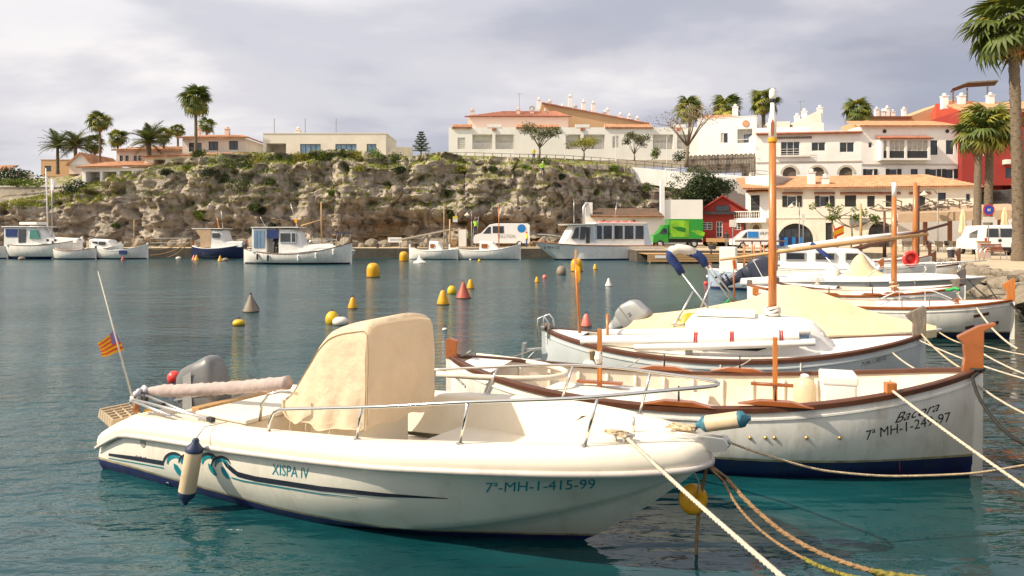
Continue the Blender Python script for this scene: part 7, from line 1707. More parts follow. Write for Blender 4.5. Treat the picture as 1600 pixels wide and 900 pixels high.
# people: one skinned body each
def person(label, loc, face, pose, colors, h=1.72, hat=None):
    'pose: dict of joint offsets in metres; body is one continuous skinned mesh, clothing by face height'
    t = thing('person', label, 'person', loc, face)
    J = dict(pel=(0, 0, .95), wst=(0, 0, 1.10), chs=(0, 0, 1.35), nck=(0, 0, 1.50), hd=(0, 0.02, 1.60), top=(0, 0.02, 1.72), lsh=(-.18, 0, 1.42), lel=(-.24, 0, 1.14), lwr=(-.24, .06, .90), lhn=(-.24, .08, .80), rsh=(.18, 0, 1.42), rel=(.24, 0, 1.14), rwr=(.24, .06, .90), rhn=(.24, .08, .80), lhp=(-.10, 0, .90), lkn=(-.11, .02, .50), lan=(-.11, 0, .09), lto=(-.11, .16, .04), rhp=(.10, 0, .90), rkn=(.11, .02, .50), ran=(.11, 0, .09), rto=(.11, .16, .04))
    J.update(pose); names = list(J); sc = h/1.74
    E = [('pel', 'wst'), ('wst', 'chs'), ('chs', 'nck'), ('nck', 'hd'), ('hd', 'top'), ('chs', 'lsh'), ('lsh', 'lel'), ('lel', 'lwr'), ('lwr', 'lhn'), ('chs', 'rsh'), ('rsh', 'rel'), ('rel', 'rwr'), ('rwr', 'rhn'), ('pel', 'lhp'), ('lhp', 'lkn'), ('lkn', 'lan'), ('lan', 'lto'), ('pel', 'rhp'), ('rhp', 'rkn'), ('rkn', 'ran'), ('ran', 'rto')]
    rad = dict(pel=.15, wst=.135, chs=.155, nck=.06, hd=.095, top=.075, lsh=.075, rsh=.075, lel=.05, rel=.05, lwr=.035, rwr=.035, lhn=.04, rhn=.04, lhp=.10, rhp=.10, lkn=.07, rkn=.07, lan=.05, ran=.05, lto=.04, rto=.04)
    me = bpy.data.meshes.new('body'); me.from_pydata([Vector(J[k])*sc for k in names], [(names.index(a), names.index(b)) for a, b in E], [])
    o = bpy.data.objects.new('body', me); COL.objects.link(o)
    md = o.modifiers.new('Skin', 'SKIN'); md.use_smooth_shade = True
    for i, k in enumerate(names): v = me.skin_vertices[0].data[i]; v.radius = (rad[k]*sc, rad[k]*sc*(0.8 if k in ('pel', 'wst', 'chs') else 1)); v.use_root = (k == 'pel')
    o.modifiers.new('Sub', 'SUBSURF').levels = 1
    dg = bpy.context.evaluated_depsgraph_get(); m2 = bpy.data.meshes.new_from_object(o.evaluated_get(dg)); bpy.data.objects.remove(o)
    for c in colors: m2.materials.append(MATS[c])           # trousers, top, skin
    hz = J['hd'][2]*sc; zt = J['nck'][2]*sc; zp = J['pel'][2]*sc; hands = [Vector(J[k])*sc for k in ('lhn', 'rhn')]
    for p in m2.polygons:
        c = p.center; p.material_index = 0 if c.z < zp+0.03 else 1
        if c.z > zt+0.02 or any((c-q).length < 0.08 for q in hands): p.material_index = 2
    b = bpy.data.objects.new('body', m2); COL.objects.link(b); b.parent = t
    hp = Vector(J['hd'])*sc
    MB().lathe([(0.105*sc, 0.0), (0.108*sc, 0.05), (0.08*sc, 0.12), (0.03*sc, 0.145)], 12, hp+Vector((0, -0.01, 0.0))).obj('helmet' if hat else 'hair', hat or 'hair', t, True)
    MB().box(hp+Vector((0, 0.10*sc, 0.0)), (0.025, 0.03, 0.04)).obj('nose', 'skin', t)
    return t
mat('cloth_dark', (0.03, 0.032, 0.04), 0.9); mat('cloth_grey', (0.22, 0.21, 0.2), 0.9); mat('hi_vis', (0.30, 0.62, 0.03), 0.8, var=0.1); mat('hi_vis_yellow', (0.75, 0.62, 0.03), 0.8); mat('helmet_white', (0.75, 0.75, 0.72), 0.4); mat('cloth_blue', (0.03, 0.06, 0.14), 0.9)
sk = f1_['w']((2.95, -0.55, 0.62)); person('person in dark clothes standing in the cockpit of the white cabin boat', sk, R(200), dict(rel=(.26, .10, 1.2), rwr=(.2, .28, 1.15), rhn=(.18, .34, 1.15)), ('cloth_dark', 'cloth_dark', 'skin'))
# left group
a_ = far_llaut('big white cabin cruiser with blue curtain at the far left', 8, 128, 404.2, 1.5, 1.35, 1.9, 3.2, boot=0.25, bootm='navy', rail='brown_trim', post='boat_white', deck=(0.05, 0.1), posth=(0, 0.3)); t = a_['t']; L_ = a_['L']
cabin(t, [(0.8, 1.1, 1.4, 3.1, 0.1, 0.05), (3.2, 1.1, 1.4, 3.1, 0.1, 0.05)], 'boat_white', 'stern_shelter'); cabin(t, [(3.2, 1.1, 1.4, 3.2, 0.1, 0.05), (4.2, 1.0, 1.4, 3.15, 0.1, 0.1), (4.9, 0.9, 1.5, 2.1, 0.08, 0.1), (8.0, 0.6, 1.6, 2.0, 0.04, 0.1)], 'boat_white')
MB().b2((0.6, -1.2, 3.12), (4.6, 1.2, 3.22)).obj('cabin_roof', 'boat_white', t, bevel=0.03); MB().box((3.0, 0, 3.5), (1.9, 1.4, 0.28)).obj('roof_hatch', 'boat_white', t, bevel=0.08)
MB().b2((1.0, -1.14, 2.2), (2.2, -1.06, 2.95)).obj('side_curtain', 'blue_cloth', t); MB().b2((2.35, -1.13, 1.6), (3.1, -1.06, 2.95)).obj('cabin_door', 'glass', t)
MB().prism([(3.5, 2.0), (4.6, 2.0), (4.25, 2.85), (3.6, 2.85)], lambda x, z: (x, -1.13, z), lambda x, z: (x, -1.0, z)).obj('window', 'glass_green', t)
for x in (5.3, 6.1): MB().lathe([(0.14, 0), (0.14, 0.04)], 12, (x, -0.95, 1.85), Matrix.Rotation(R(90), 3, 'X')).obj('porthole', 'glass', t)
cyl(t, 'mast', (4.6, 0, 2), (4.35, 0, 9.0), 0.08, 0.05, 'boat_white'); cyl(t, 'mast', (5.0, 0, 2), (5.0, 0, 8.0), 0.05, 0.03, 'alu')
a_ = far_llaut('white boat with black stern post and open cockpit beside the big cruiser', 82, 150, 405, 1.2, 0.85, 1.1, 2.2, post='fender_dark', deck=(0.1, 0.55), dec_in=True, posth=(0.6, 0.2), turn=False)
a_ = far_llaut('white boat with low cabin and two oblong windows behind the black-post boat', 132, 192, 403.6, 1.0, 0.9, 1.5, 2.3, rail='boat_white', hullm='hull_grey', post='fender_dark', deck=(0.1, 0.3), posth=(0.2, 0.3)); cabin(a_['t'], [(1.2, 0.8, 0.9, 1.9, 0.1, 0.05), (3.2, 0.75, 0.95, 1.8, 0.1, 0.1), (3.6, 0.6, 1.0, 1.2, 0.05, 0.1)], 'boat_white')
for x in (1.4, 2.3): MB().b2((x, -0.83, 1.35), (x+0.7, -0.72, 1.7)).obj('window', 'glass', a_['t'])
a_ = far_llaut('white boat with sharp rising bow and small thin mast', 143, 231, 404.6, 1.6, 0.85, 1.45, 2.2, rail='boat_white', post='boat_white', deck=(0.25, 0.45), dec_in=True, posth=(0.3, 0.15), turn=False); cyl(a_['t'], 'mast', (4.2, 0, 1), (4.2, 0, 3.9), 0.05, 0.04, 'pale_wood'); MB().b2((3.3, -1.12, 0.5), (4.0, -0.95, 0.85)).obj('side_cloth', 'blue_cloth', a_['t'])
a_ = far_llaut('white boat end showing at the far left edge', -50, 12, 404, 1.0, 1.0, 1.3, 2.4, rail='boat_white', post='boat_white', deck=(0.2, 0.4), posth=(0, 0.2))
# navy boat
a_ = far_llaut('navy blue boat with tan cabin curtain and white wheelhouse', 300, 385, 404, 1.3, 1.05, 1.5, 2.6, hullm='navy_hull', bootm='navy_hull', boot=0.0, rail='boat_white', post='varnish', deck=(0.1, 0.3), posth=(0.5, 0.3)); t = a_['t']
cabin(t, [(2.6, 1.0, 1.1, 2.85, 0.08, 0.05), (3.6, 0.95, 1.1, 2.75, 0.08, 0.1), (3.95, 0.9, 1.1, 1.7, 0.06, 0.1), (5.6, 0.6, 1.2, 1.7, 0.04, 0.1)], 'boat_white')
MB().prism([(0.9, 2.95), (2.6, 2.95), (2.6, 1.15), (1.5, 1.15), (1.45, 2.2)], lambda x, z: (x, -1.0, z), lambda x, z: (x, 1.0, z)).obj('cockpit_curtain', mat('curtain_tan', (0.60, 0.42, 0.27), 0.9, bump=0.3, trans=0.2), t); MB().b2((0.6, -1.05, 2.95), (3.8, 1.05, 3.02)).obj('cabin_roof', 'boat_white', t, bevel=0.02)
MB().b2((2.75, -1.02, 2.1), (3.5, -0.92, 2.55)).obj('window', 'glass', t); cyl(t, 'mast', (2.9, 0, 3), (2.7, 0, 4.1), 0.09, 0.06, 'mast_wood'); cyl(t, 'aerial', (3.3, 0, 3), (3.1, 0, 4.8), 0.025, 0.015, 'alu')
# small boat with blue bimini behind the llaut
a_ = speedboat('small white launch with blue canopy frame behind the cabin boat', (P(500, 0, 70).x, 70), (P(556, 0, 69).x, 69), 2.0, 0.8, 'boat_white', 'navy', rail=0.3, group='boats moored along the far quay')
for x0, x1 in ((1.9, 2.3), (2.9, 2.7)): MB().tube([(x0, -0.8, 0.8), (x1, -0.8, 2.5), (x1, 0.8, 2.5), (x0, 0.8, 0.8)], 0.025, 6).obj('canopy_frame', 'alu', a_['t'])
MB().b2((1.9, -0.85, 2.5), (3.0, 0.85, 2.56)).obj('canopy_cloth', 'blue_cloth', a_['t'])
# two white boats before the van
for lb, p0, p1, py in (('low white boat with rounded cabin beside the landing ramp', 640, 715, 405), ('low white boat with cluttered deck before the white van', 702, 813, 405)):
    a_ = far_llaut(lb, p0, p1, py, 1.1, 0.85, 1.5 if p0 > 700 else 1.0, 2.1, boot=0.05, rail='boat_white', post='boat_white', deck=(0.15, 0.35), dec_in=True, posth=(0.4, 0.2)); t = a_['t']; L_ = a_['L']
    cabin(t, [(L_*0.44, 0.6, 0.8, 1.7, 0.1, 0.1), (L_*0.62, 0.6, 0.85, 1.65, 0.1, 0.12), (L_*0.70, 0.5, 0.9, 1.1, 0.05, 0.1)], 'boat_white'); MB().b2((L_*0.47, -0.64, 1.1), (L_*0.55, -0.5, 1.5)).obj('window', 'varnish', t)
    cyl(t, 'mast', (L_*(0.7 if p0 > 700 else 0.72), 0, 0.9), (L_*(0.7 if p0 > 700 else 0.72), 0, 5.2), 0.06, 0.04, 'mast_wood' if p0 > 700 else 'pale_wood')
# ---- tour boat
TD = 71.0
a, b = P(1026, 0, TD+1), P(832, 0, TD-1.5); d = Vector((b.x-a.x, b.y-a.y, 0)); TL = d.length; tz = math.atan2(d.y, d.x)
t = thing('tour_boat', 'white glass-sided tour boat with blue window edges at the far quay', 'passenger boat', (a.x, a.y, 0), tz)
rings = []
for i in range(25):
    u = i/24; hb_ = 1.9*smoothi(u, [(0, 0.92), (0.5, 1), (0.75, 0.85), (0.9, 0.5), (1, 0.03)]); sh = smoothi(u, [(0, 1.35), (0.6, 1.40), (1, 1.75)]); rake = 2.9*max(0, (u-0.70)/0.30)**1.3
    ring = []
    for k in range(8):
        q_ = k/7; z = lerp(sh, -0.3, q_); x = u*TL-rake*q_*0.9; y = hb_*lerp(1, 0.86 if u < .7 else 0.55, q_); ring.append((x, y, z))
    rings.append([(x, -y, z) for x, y, z in ring]+ring[::-1])
m = MB(); m.loft(rings, cap=False, closed=False); m.f.append(tuple(range(16))); hull_t = m.obj('hull', 'hull_grey', t, 35); hull_t.data.materials[0] = MATS['boat_white']; bvt = bvh_of(hull_t); split_below(hull_t, (0.14, 0), 'bottom_paint', 'navy_hull')
m = MB(); m.loft([[(u*TL, y*1.9*smoothi(u, [(0, 0.92), (0.5, 1), (0.75, 0.85), (0.9, 0.5), (1, 0.03)]), smoothi(u, [(0, 1.35), (0.6, 1.40), (1, 1.75)])-0.03) for y in (-1, 0, 1)] for u in [k/20 for k in range(21)]], cap=False, closed=False).obj('deck', 'boat_white', t)
MB().tube([(u*TL, s_*1.93*smoothi(u, [(0, 0.92), (0.5, 1), (0.75, 0.85), (0.9, 0.5), (1, 0.03)]), smoothi(u, [(0, 1.35), (0.6, 1.40), (1, 1.75)])) for s_, us_ in ((1, [k/20 for k in range(21)]),) for u in us_], 0.05, 6).obj('rub_rail', 'varnish', t)
def tx(px): return (a.x-(px-800)/F*TD)*1.0
sy = 1.55                                        # near side is +y in the boat's frame (bow points left)
MB().b2((tx(1003), -sy, 3.42), (tx(920), sy, 3.55)).obj('saloon_roof', 'boat_white', t, bevel=0.04); MB().b2((tx(1000), -sy, 1.38), (tx(922), sy, 1.85)).obj('saloon_base', 'boat_white', t)
for px0, px1 in ((922, 930), (932.5, 946), (950, 963.5), (966.5, 981), (984, 997.5)):
    f_ = MB().b2((tx(px1)-0.1, sy-0.08, 1.86), (tx(px0)+0.1, sy-0.02, 3.41)).obj('window', 'frame_white', t); MB().b2((tx(px1), sy-0.06, 1.98), (tx(px0), sy-0.005, 3.25)).obj('pane', 'glass', f_)
    MB().b2((tx(px0), sy-0.05, 1.9), (tx(px0)+0.14, sy+0.004, 3.4)).obj('blue_edge', 'hull_blue', f_)
MB().prism([(tx(997), 3.4), (tx(1003), 3.4), (tx(1011), 1.4), (tx(999), 1.4)], lambda x, z: (x, -sy, z), lambda x, z: (x, sy, z)).obj('stern_screen', 'hull_blue', t)
rings = [[(tx(px), -w, z0), (tx(px_t), -w*0.96, z1), (tx(px_t), w*0.96, z1), (tx(px), w, z0)] for px, px_t, w, z0, z1 in ((922, 920, 1.5, 1.4, 3.4), (896, 893, 1.45, 1.4, 3.4), (872, 886, 1.15, 1.45, 3.05))]
MB().loft(rings).obj('wheelhouse', 'boat_white', t, 30); MB().prism([(tx(925), 3.42), (tx(874), 3.42), (tx(876), 3.28), (tx(925), 3.38)], lambda x, z: (x, -1.7, z), lambda x, z: (x, 1.7, z)).obj('wheelhouse_roof', 'boat_white', t)
for p_ in ([(882, 2.05), (893, 2.05), (894, 3.1), (889, 3.05)], [(895, 1.95), (903, 1.95), (905, 3.15), (897, 3.15)], [(913, 1.7), (919, 1.7), (915, 3.2), (912, 3.2)]): MB().prism([(tx(x), z) for x, z in p_], lambda x, z: (x, 1.30, z), lambda x, z: (x, 1.53, z)).obj('window', 'glass' if p_[0][0] < 910 else 'hull_blue', t)
MB().b2((tx(911), 1.3, 1.6), (tx(905), 1.54, 3.1)).obj('cabin_door', 'glass', t)
q = MB(); [q.lathe([(0.28+0.08*math.cos(k), 0.08*math.sin(k)) for k in [2*math.pi*j/8 for j in range(9)]], 14, (tx(px), 0.3, 3.62)) for px in (935, 945, 960, 972, 985)]; q.obj('roof_life_rings', 'buoy_bright', t, kind='stuff')
MB().b2((tx(998), -0.9, 3.56), (tx(930), 0.9, 3.62)).obj('roof_rack', 'buoy_pink', t); cyl(t, 'aerial', (tx(893), 0, 3.5), (tx(893), 0, 5.8), 0.03, 0.02, 'alu'); cyl(t, 'aerial', (tx(958), 0, 3.5), (tx(963), 0, 5.6), 0.03, 0.02, 'alu')
MB().tube([(tx(px), 1.6*smoothi((tx(px))/TL, [(0.6, 1), (0.9, 0.55), (1, 0.1)]), z) for px, z in ((872, 2.2), (855, 2.35), (840, 2.45), (833, 2.45))], 0.03, 5).obj('bow_rail', 'steel', t)
letter_px(caster(bvt, Vector(t.location), tz), '6ª MA-4-1-03', (850, 389), (874, 389), 4.5, 'black_print', t)
# ---------------------------------------------------------------- vehicles
mat('van_white', (0.78, 0.77, 0.75), 0.25, var=0.03, coat=0.5); mat('truck_green', (0.015, 0.26, 0.02), 0.3, var=0.08, coat=0.4); mat('truck_print', (0.22, 0.50, 0.02), 0.35, var=0.5, vscale=0.8); mat('bottle_green', (0.01, 0.16, 0.012), 0.3); mat('tyre', (0.015, 0.015, 0.015), 0.8); mat('logo_blue', (0.02, 0.20, 0.55), 0.4); mat('tail_red', (0.5, 0.02, 0.02), 0.3)
def wheel(t, x, y, r, w=0.2):
    q = MB(); q.lathe([(r*0.55, -w/2), (r*0.95, -w/2), (r, -w/3), (r, w/3), (r*0.95, w/2), (r*0.55, w/2)], 18, (x, y, r), Matrix.Rotation(R(90), 3, 'X')); wo_ = q.obj('wheel', 'tyre', t, 40)
    MB().lathe([(0.02, -w/2-0.01), (r*0.5, -w/2-0.005), (r*0.57, -w/2+0.02), (r*0.57, w/2-0.02), (r*0.5, w/2+0.005), (0.02, w/2+0.01)], 12, (x, y, r), Matrix.Rotation(R(90), 3, 'X')).obj('rim', 'alu', wo_, 40)
def van(label, loc, rz, prof, Lv, Wv, wheels, wr, glass, m_='van_white', name='van'):
    'side profile (x forward, z up) extruded with tumblehome; local near side is -y'
    t = thing(name, label, 'van', loc, rz); m = MB(); rings = []
    for y, k in ((-1, 0.0), (-0.97, 0.05), (-0.86, 0.11), (0.86, 0.11), (0.97, 0.05), (1, 0.0)):
        pass
    n = len(prof); zt = max(z for _, z in prof)
    def ring(y, inset): return [(x, y*Wv/2*(1-0.10*max(0, (z-1.0)/(zt-1.0))), z) if not inset else (lerp(x, Lv/2, 0.012), y*Wv/2*(1-0.10*max(0, (z-1.0)/(zt-1.0))), lerp(z, zt*0.5, 0.02)) for x, z in prof]
    m.loft([ring(-1, True), ring(-0.96, False), ring(0.96, False), ring(1, True)]); m.obj('body', m_, t, 30)
    for nm, poly in glass:
        mm_ = 'glass' if nm != 'windscreen' else 'glass'
        q = MB(); q.prism(poly, lambda x, z: (x, -Wv/2*(1-0.10*max(0, (z-1.0)/(zt-1.0)))-0.012, z), lambda x, z: (x, -Wv/2*(1-0.10*max(0, (z-1.0)/(zt-1.0)))+0.03, z)); q.obj(nm, mm_, t)
    for x in wheels:
        wheel(t, x, -Wv/2+0.10, wr); wheel(t, x, Wv/2-0.10, wr)
    return t
# long white service van (faces left)
vd_ = 80.0
vl = Vector((P(827, 0, vd_).x, vd_, 1.0))
def flip(poly, L): return [(x, z) for x, z in poly]
tv = van('long white high-roof service van lettered SOLUTION with rear door open', vl, R(180), [(0.0, 0.45), (0.0, 2.45), (0.25, 2.60), (3.6, 2.60), (4.3, 2.45), (5.2, 1.55), (5.85, 1.35), (6.0, 1.05), (6.0, 0.45)], 6.0, 2.0, (1.1, 4.9), 0.36, [], 'van_white')
# flipped van: its near side is +y in local frame
def vglass(t, poly, y, nm='window', m_='glass'):
    MB().prism(poly, lambda x, z: (x, y+0.016-0.10*max(0, z-1.0)/1.6*1.0, z), lambda x, z: (x, y-0.05-0.10*max(0, z-1.0)/1.6, z)).obj(nm, m_, t)
vglass(tv, [(2.75, 1.55), (3.95, 1.55), (3.95, 2.3), (2.75, 2.3)], 1.0); vglass(tv, [(4.15, 1.5), (5.0, 1.5), (4.45, 2.2), (4.15, 2.25)], 1.0)
MB().b2((-0.02, 0.98, 0.6), (0.03, 2.0, 2.4)).obj('rear_door', 'van_white', tv); MB().b2((-0.03, 1.15, 1.45), (0.05, 1.85, 2.2)).obj('door_window', 'glass', tv)
q = MB(); q.lathe([(0.45, 0), (0.45, 0.012), (0.3, 0.014)], 20, (0.85, 0.945, 2.05), Matrix.Rotation(R(-90), 3, 'X')); q.obj('round_logo', 'logo_blue', tv)
q = MB(); q.lathe([(0.52, 0), (0.52, 0.006), (0.45, 0.007)], 20, (0.85, 0.945, 2.05), Matrix.Rotation(R(-90), 3, 'X')); q.obj('logo_ring', 'van_white', tv)
vs, fs = text_mesh('SOLUTION', 0.5); q = MB(); wx = max(v[0] for v in vs); q.add([(3.45-x*1.9/wx, 1.012, 1.05+y) for x, y in vs], fs); q.obj('lettering', 'cloth_grey', tv, recalc=False)
MB().b2((5.85, 0.55, 0.95), (6.02, 0.95, 1.25)).obj('headlight', 'glass', tv); MB().b2((5.98, -0.9, 0.4), (6.08, 0.9, 0.7)).obj('bumper', 'fender_dark', tv)
# green beer truck, cab to the left
gl = Vector((P(1095, 0, 79).x, 79, 1.0)); tg = thing('truck', 'bright green box truck with bottle picture on its side', 'truck', gl, R(180))
MB().b2((0.05, -1.1, 0.95), (3.6, 1.1, 3.05)).obj('cargo_box', 'truck_green', tg, bevel=0.04); MB().b2((1.55, 1.1, 1.15), (3.5, 1.112, 2.9)).obj('side_picture', 'truck_print', tg)
for bx0, bz, ang in ((2.9, 2.0, 1.35), (0.9, 1.6, 1.3)):
    q = MB(); tl = Matrix.Rotation(ang, 3, 'Y'); q.lathe([(0.22, -0.75), (0.26, -0.6), (0.26, 0.1), (0.12, 0.45), (0.09, 0.75), (0.11, 0.8)], 12, (0, 0, 0), tl); o = q.obj('bottle_print', 'bottle_green' if bx0 > 2 else 'truck_print', tg, True); o.location = (bx0-0.35, 1.112, bz); o.scale = (0.9, 0.03, 0.9)
q = MB(); q.prism([(3.65, 0.55), (3.65, 2.45), (4.1, 2.45), (4.75, 1.6), (5.25, 1.35), (5.35, 0.55)], lambda x, z: (x, -0.98, z), lambda x, z: (x, 0.98, z)); q.obj('cab', 'truck_green', tg, bevel=0.06)
vglass(tg, [(3.85, 1.5), (4.6, 1.5), (4.15, 2.2), (3.85, 2.25)], 1.03); MB().b2((0.1, -0.9, 0.55), (5.2, 0.9, 0.93)).obj('chassis', 'tyre', tg)
for x in (0.95, 4.55): wheel(tg, x, 0.95, 0.40, 0.25); wheel(tg, x, -0.95, 0.40, 0.25)
MB().b2((0.0, -1.0, 0.6), (0.08, 1.0, 0.8)).obj('tail_bar', 'tail_red', tg); MB().box((4.0, 1.2, 1.85), (0.1, 0.2, 0.3)).obj('mirror', 'tyre', tg)
# small white and blue van
jl = Vector((P(1212, 0, 75).x, 75, 1.0)); tj = van('small white van lettered IRM with blue film windows beside the crates', jl, R(180), [(0, 0.35), (0.0, 1.6), (0.2, 1.92), (2.6, 1.92), (3.3, 1.75), (3.95, 1.15), (4.4, 0.95), (4.5, 0.7), (4.5, 0.35)], 4.5, 1.8, (0.85, 3.65), 0.33, [])
vglass(tj, [(2.05, 1.08), (3.1, 1.08), (3.1, 1.7), (2.05, 1.7)], 0.9, 'window', 'logo_blue'); vglass(tj, [(3.2, 1.08), (3.72, 1.08), (3.3, 1.6), (3.2, 1.65)], 0.9)
vs, fs = text_mesh('IRM', 0.42, 0.2); q = MB(); wx = max(v[0] for v in vs); q.add([(1.95-x*1.0/wx, 0.895, 1.38+y) for x, y in vs], fs); q.obj('lettering', 'black_print', tj, recalc=False)
for x, z in ((0.6, 1.5), (0.4, 1.3), (0.75, 1.35)): MB().lathe([(0.13, 0), (0.13, 0.01)], 12, (x, 0.888, z), Matrix.Rotation(R(-90), 3, 'X')).obj('logo_dot', 'logo_blue', tj)
# white panel van on the right quay, back to us
rl = P(1560, 396, 50); rl.z = 1.0; tr_ = thing('van', 'white panel van parked with its back doors to the water by the palms', 'van', (rl.x+0.1, 50, 1.0), R(78))
prof = [(-0.0, 0.4), (0.0, 1.2), (0.12, 2.0), (0.3, 2.08), (3.4, 2.05), (4.1, 1.3), (4.9, 1.05), (5.0, 0.4)]
m = MB(); m.loft([[(x, y*(1-0.08*max(0, z-1.0)), z) for x, z in prof] for y in (-0.97, -0.93, 0.93, 0.97)]); m.obj('body', 'van_white', tr_, 30)
for s_ in (-1, 1): MB().prism([(s_*0.06, 1.25), (s_*0.82, 1.25), (s_*0.76, 1.85), (s_*0.06, 1.85)], lambda y, z: (0.12*(z-1.2)/0.8-0.02, y, z), lambda y, z: (0.12*(z-1.2)/0.8+0.05, y, z)).obj('rear_window', 'glass', tr_); MB().b2((-0.015, s_*0.86-0.07, 0.75), (0.06, s_*0.86+0.07, 1.2)).obj('tail_light', 'tail_red', tr_)
MB().b2((-0.1, -0.92, 0.35), (0.05, 0.92, 0.58)).obj('bumper', 'tyre', tr_); MB().b2((-0.02, -0.1, 0.95), (0.02, 0.1, 1.12)).obj('door_handle', 'tyre', tr_); MB().b2((-0.012, -0.008, 0.6), (0.02, 0.008, 1.98)).obj('door_gap', 'tyre', tr_)
MB().prism([(1.2, 1.2), (2.6, 1.2), (2.6, 1.75), (1.2, 1.75)], lambda x, z: (x, 0.965-0.08*(z-1), z), lambda x, z: (x, 0.9, z)).obj('side_window', 'glass', tr_)
for x in (0.9, 4.1): wheel(tr_, x, 0.86, 0.33); wheel(tr_, x, -0.86, 0.33)
# ---------------------------------------------------------------- workers and passers-by
lad = P(744, 345, 82.5)
t = thing('ladder', 'aluminium ladder leaning on the lamp post by the service van', 'ladder', P(740, 384, 82)); t.location.z = 1.0; o = Vector(t.location)
for s_ in (-0.2, 0.2): MB().tube([(s_, 0, 0), (s_+0.35, 0.4, 3.4)], 0.035, 5).obj('rail', 'alu', t)
for k in range(11): u = (k+0.5)/11; MB().tube([(-0.2+0.35*u, 0.4*u, 3.4*u), (0.2+0.35*u, 0.4*u, 3.4*u)], 0.025, 5).obj('rung', 'alu', t)
up_ = dict(lel=(-.22, .2, 1.45), lwr=(-.2, .32, 1.65), lhn=(-.2, .34, 1.72), rel=(.22, .2, 1.45), rwr=(.18, .32, 1.6), rhn=(.18, .34, 1.68), lkn=(-.11, .14, .55))
person('worker in lime jacket high on the ladder at the lamp post', (o.x+0.2, o.y+0.05, 2.35), 0, up_, ('cloth_dark', 'hi_vis', 'skin'))
person('worker in lime vest beside the pale cabinet near the van', P(730, 0, 81.5)*1.0+Vector((0, 0, -P(730, 0, 81.5).z+1.0)), R(60), dict(rel=(.24, .2, 1.2), rwr=(.2, .4, 1.2), rhn=(.2, .46, 1.2)), ('cloth_blue', 'hi_vis', 'skin'), 1.72, 'helmet_white')
person('worker in yellow vest and red cap at the open van door', Vector((P(823, 0, 78.6).x, 78.6, 1.0)), R(90), {}, ('cloth_blue', 'hi_vis_yellow', 'skin'), 1.72, 'buoy_bright')
person('person in dark jacket and grey trousers walking before the red hut', Vector((P(1135, 0, 82).x, 82, 1.0)), R(150), dict(lkn=(-.11, .14, .5), lan=(-.11, .22, .12), lto=(-.11, .38, .08), rkn=(.11, -.02, .5), ran=(.11, -.22, .12), rto=(.11, -.08, .04)), ('cloth_grey', 'cloth_dark', 'skin'), 1.78)
for lb, px, py, c in (('worker in white helmet and lime vest climbing the cliff below the tree', 848, 268, 'hi_vis'), ('worker with white helmet standing by the railing under the tree', 834, 247, 'hi_vis_yellow')):
    h_ = on_cliff(px, py+4); loc = h_ if (h_ is not None and py > 255) else P(px, 249, 96.4); person(lb, loc-Vector((0, 0.25, 0.3)), R(20), dict(rel=(.26, .2, 1.3), rwr=(.25, .4, 1.3), rhn=(.25, .46, 1.3)), ('cloth_blue', c, 'skin'), 1.75, 'helmet_white')
# ---------------------------------------------------------------- buoys
def buoy(kind, label, px, pyw, hpx, m_, weed=True, cat='buoy', sc=1.0, tilt=0.0):
    p = W(px, pyw); d = p.y; h = hpx/F*d; t = thing('mooring_buoy', label, cat, p, random.random()*6, 'mooring buoys')
    pr = {'cone': [(0.30, -0.16), (0.42, -0.06), (0.46, 0.0), (0.44, 0.06), (0.34, 0.30), (0.18, 0.68), (0.09, 0.92), (0.05, 0.99), (0.01, 1.0)],
          'pear': [(0.30, -0.12), (0.40, 0.0), (0.40, 0.10), (0.36, 0.30), (0.26, 0.62), (0.18, 0.86), (0.11, 0.96), (0.02, 1.0)],
          'can': [(0.42, -0.14), (0.46, -0.04), (0.46, 0.55), (0.42, 0.78), (0.30, 0.94), (0.14, 1.0), (0.01, 1.005)],
          'ball': [(0.20, -0.25), (0.45, -0.1), (0.55, 0.15), (0.56, 0.38), (0.48, 0.68), (0.30, 0.90), (0.12, 0.985), (0.01, 1.0)],
          'flat': [(0.55, -0.2), (0.95, 0.05), (1.05, 0.35), (0.95, 0.65), (0.60, 0.93), (0.25, 1.0), (0.01, 1.01)],
          'bell': [(0.62, -0.14), (0.80, 0.0), (0.80, 0.10), (0.60, 0.22), (0.32, 0.42), (0.20, 0.66), (0.13, 0.90), (0.05, 1.0), (0.01, 1.0)]}[kind]
    MB().lathe([(r*h*sc, z*h) for r, z in pr], 24).obj('float', m_, t, 50)
    r0 = pr[1][0]*h*sc*1.05
    if weed: MB().lathe([(r0*0.9, -0.10*h), (r0*1.04, -0.02*h), (r0*1.06, 0.035*h), (r0*0.98, 0.06*h)], 24).obj('weed_line', 'buoy_weed', t)
    MB().tube([Vector((0.035*math.cos(a), 0, h+0.035*math.sin(a)+0.02)) for a in [2*math.pi*k/10 for k in range(11)]], 0.010, 5).obj('eye_ring', 'fender_dark', t)
    t.rotation_euler[0] = tilt; return t
buoy('cone', 'grey-brown cone buoy with a leaning stick, alone on open water', 392, 487, 27, 'buoy_grey'); st_ = W(392, 487); MB().tube([(0.25, -0.1, 0.05), (-0.02, 0, 0.60)], 0.014, 5).obj('stick', 'fender_dark', bpy.data.objects['mooring_buoy'])
buoy('flat', 'flat lemon yellow buoy below the grey-brown cone', 373, 508, 9, 'buoy_lemon')
buoy('pear', 'weedy yellow buoy between the lone grey-brown cone and the covered console', 551, 482, 18, 'buoy_yellow')
buoy('ball', 'yellow ball buoy touching a white ball', 519, 505, 19, 'buoy_lemon', False); buoy('flat', 'white ball float touching the yellow ball', 532, 507, 12, 'buoy_white', sc=1.0)
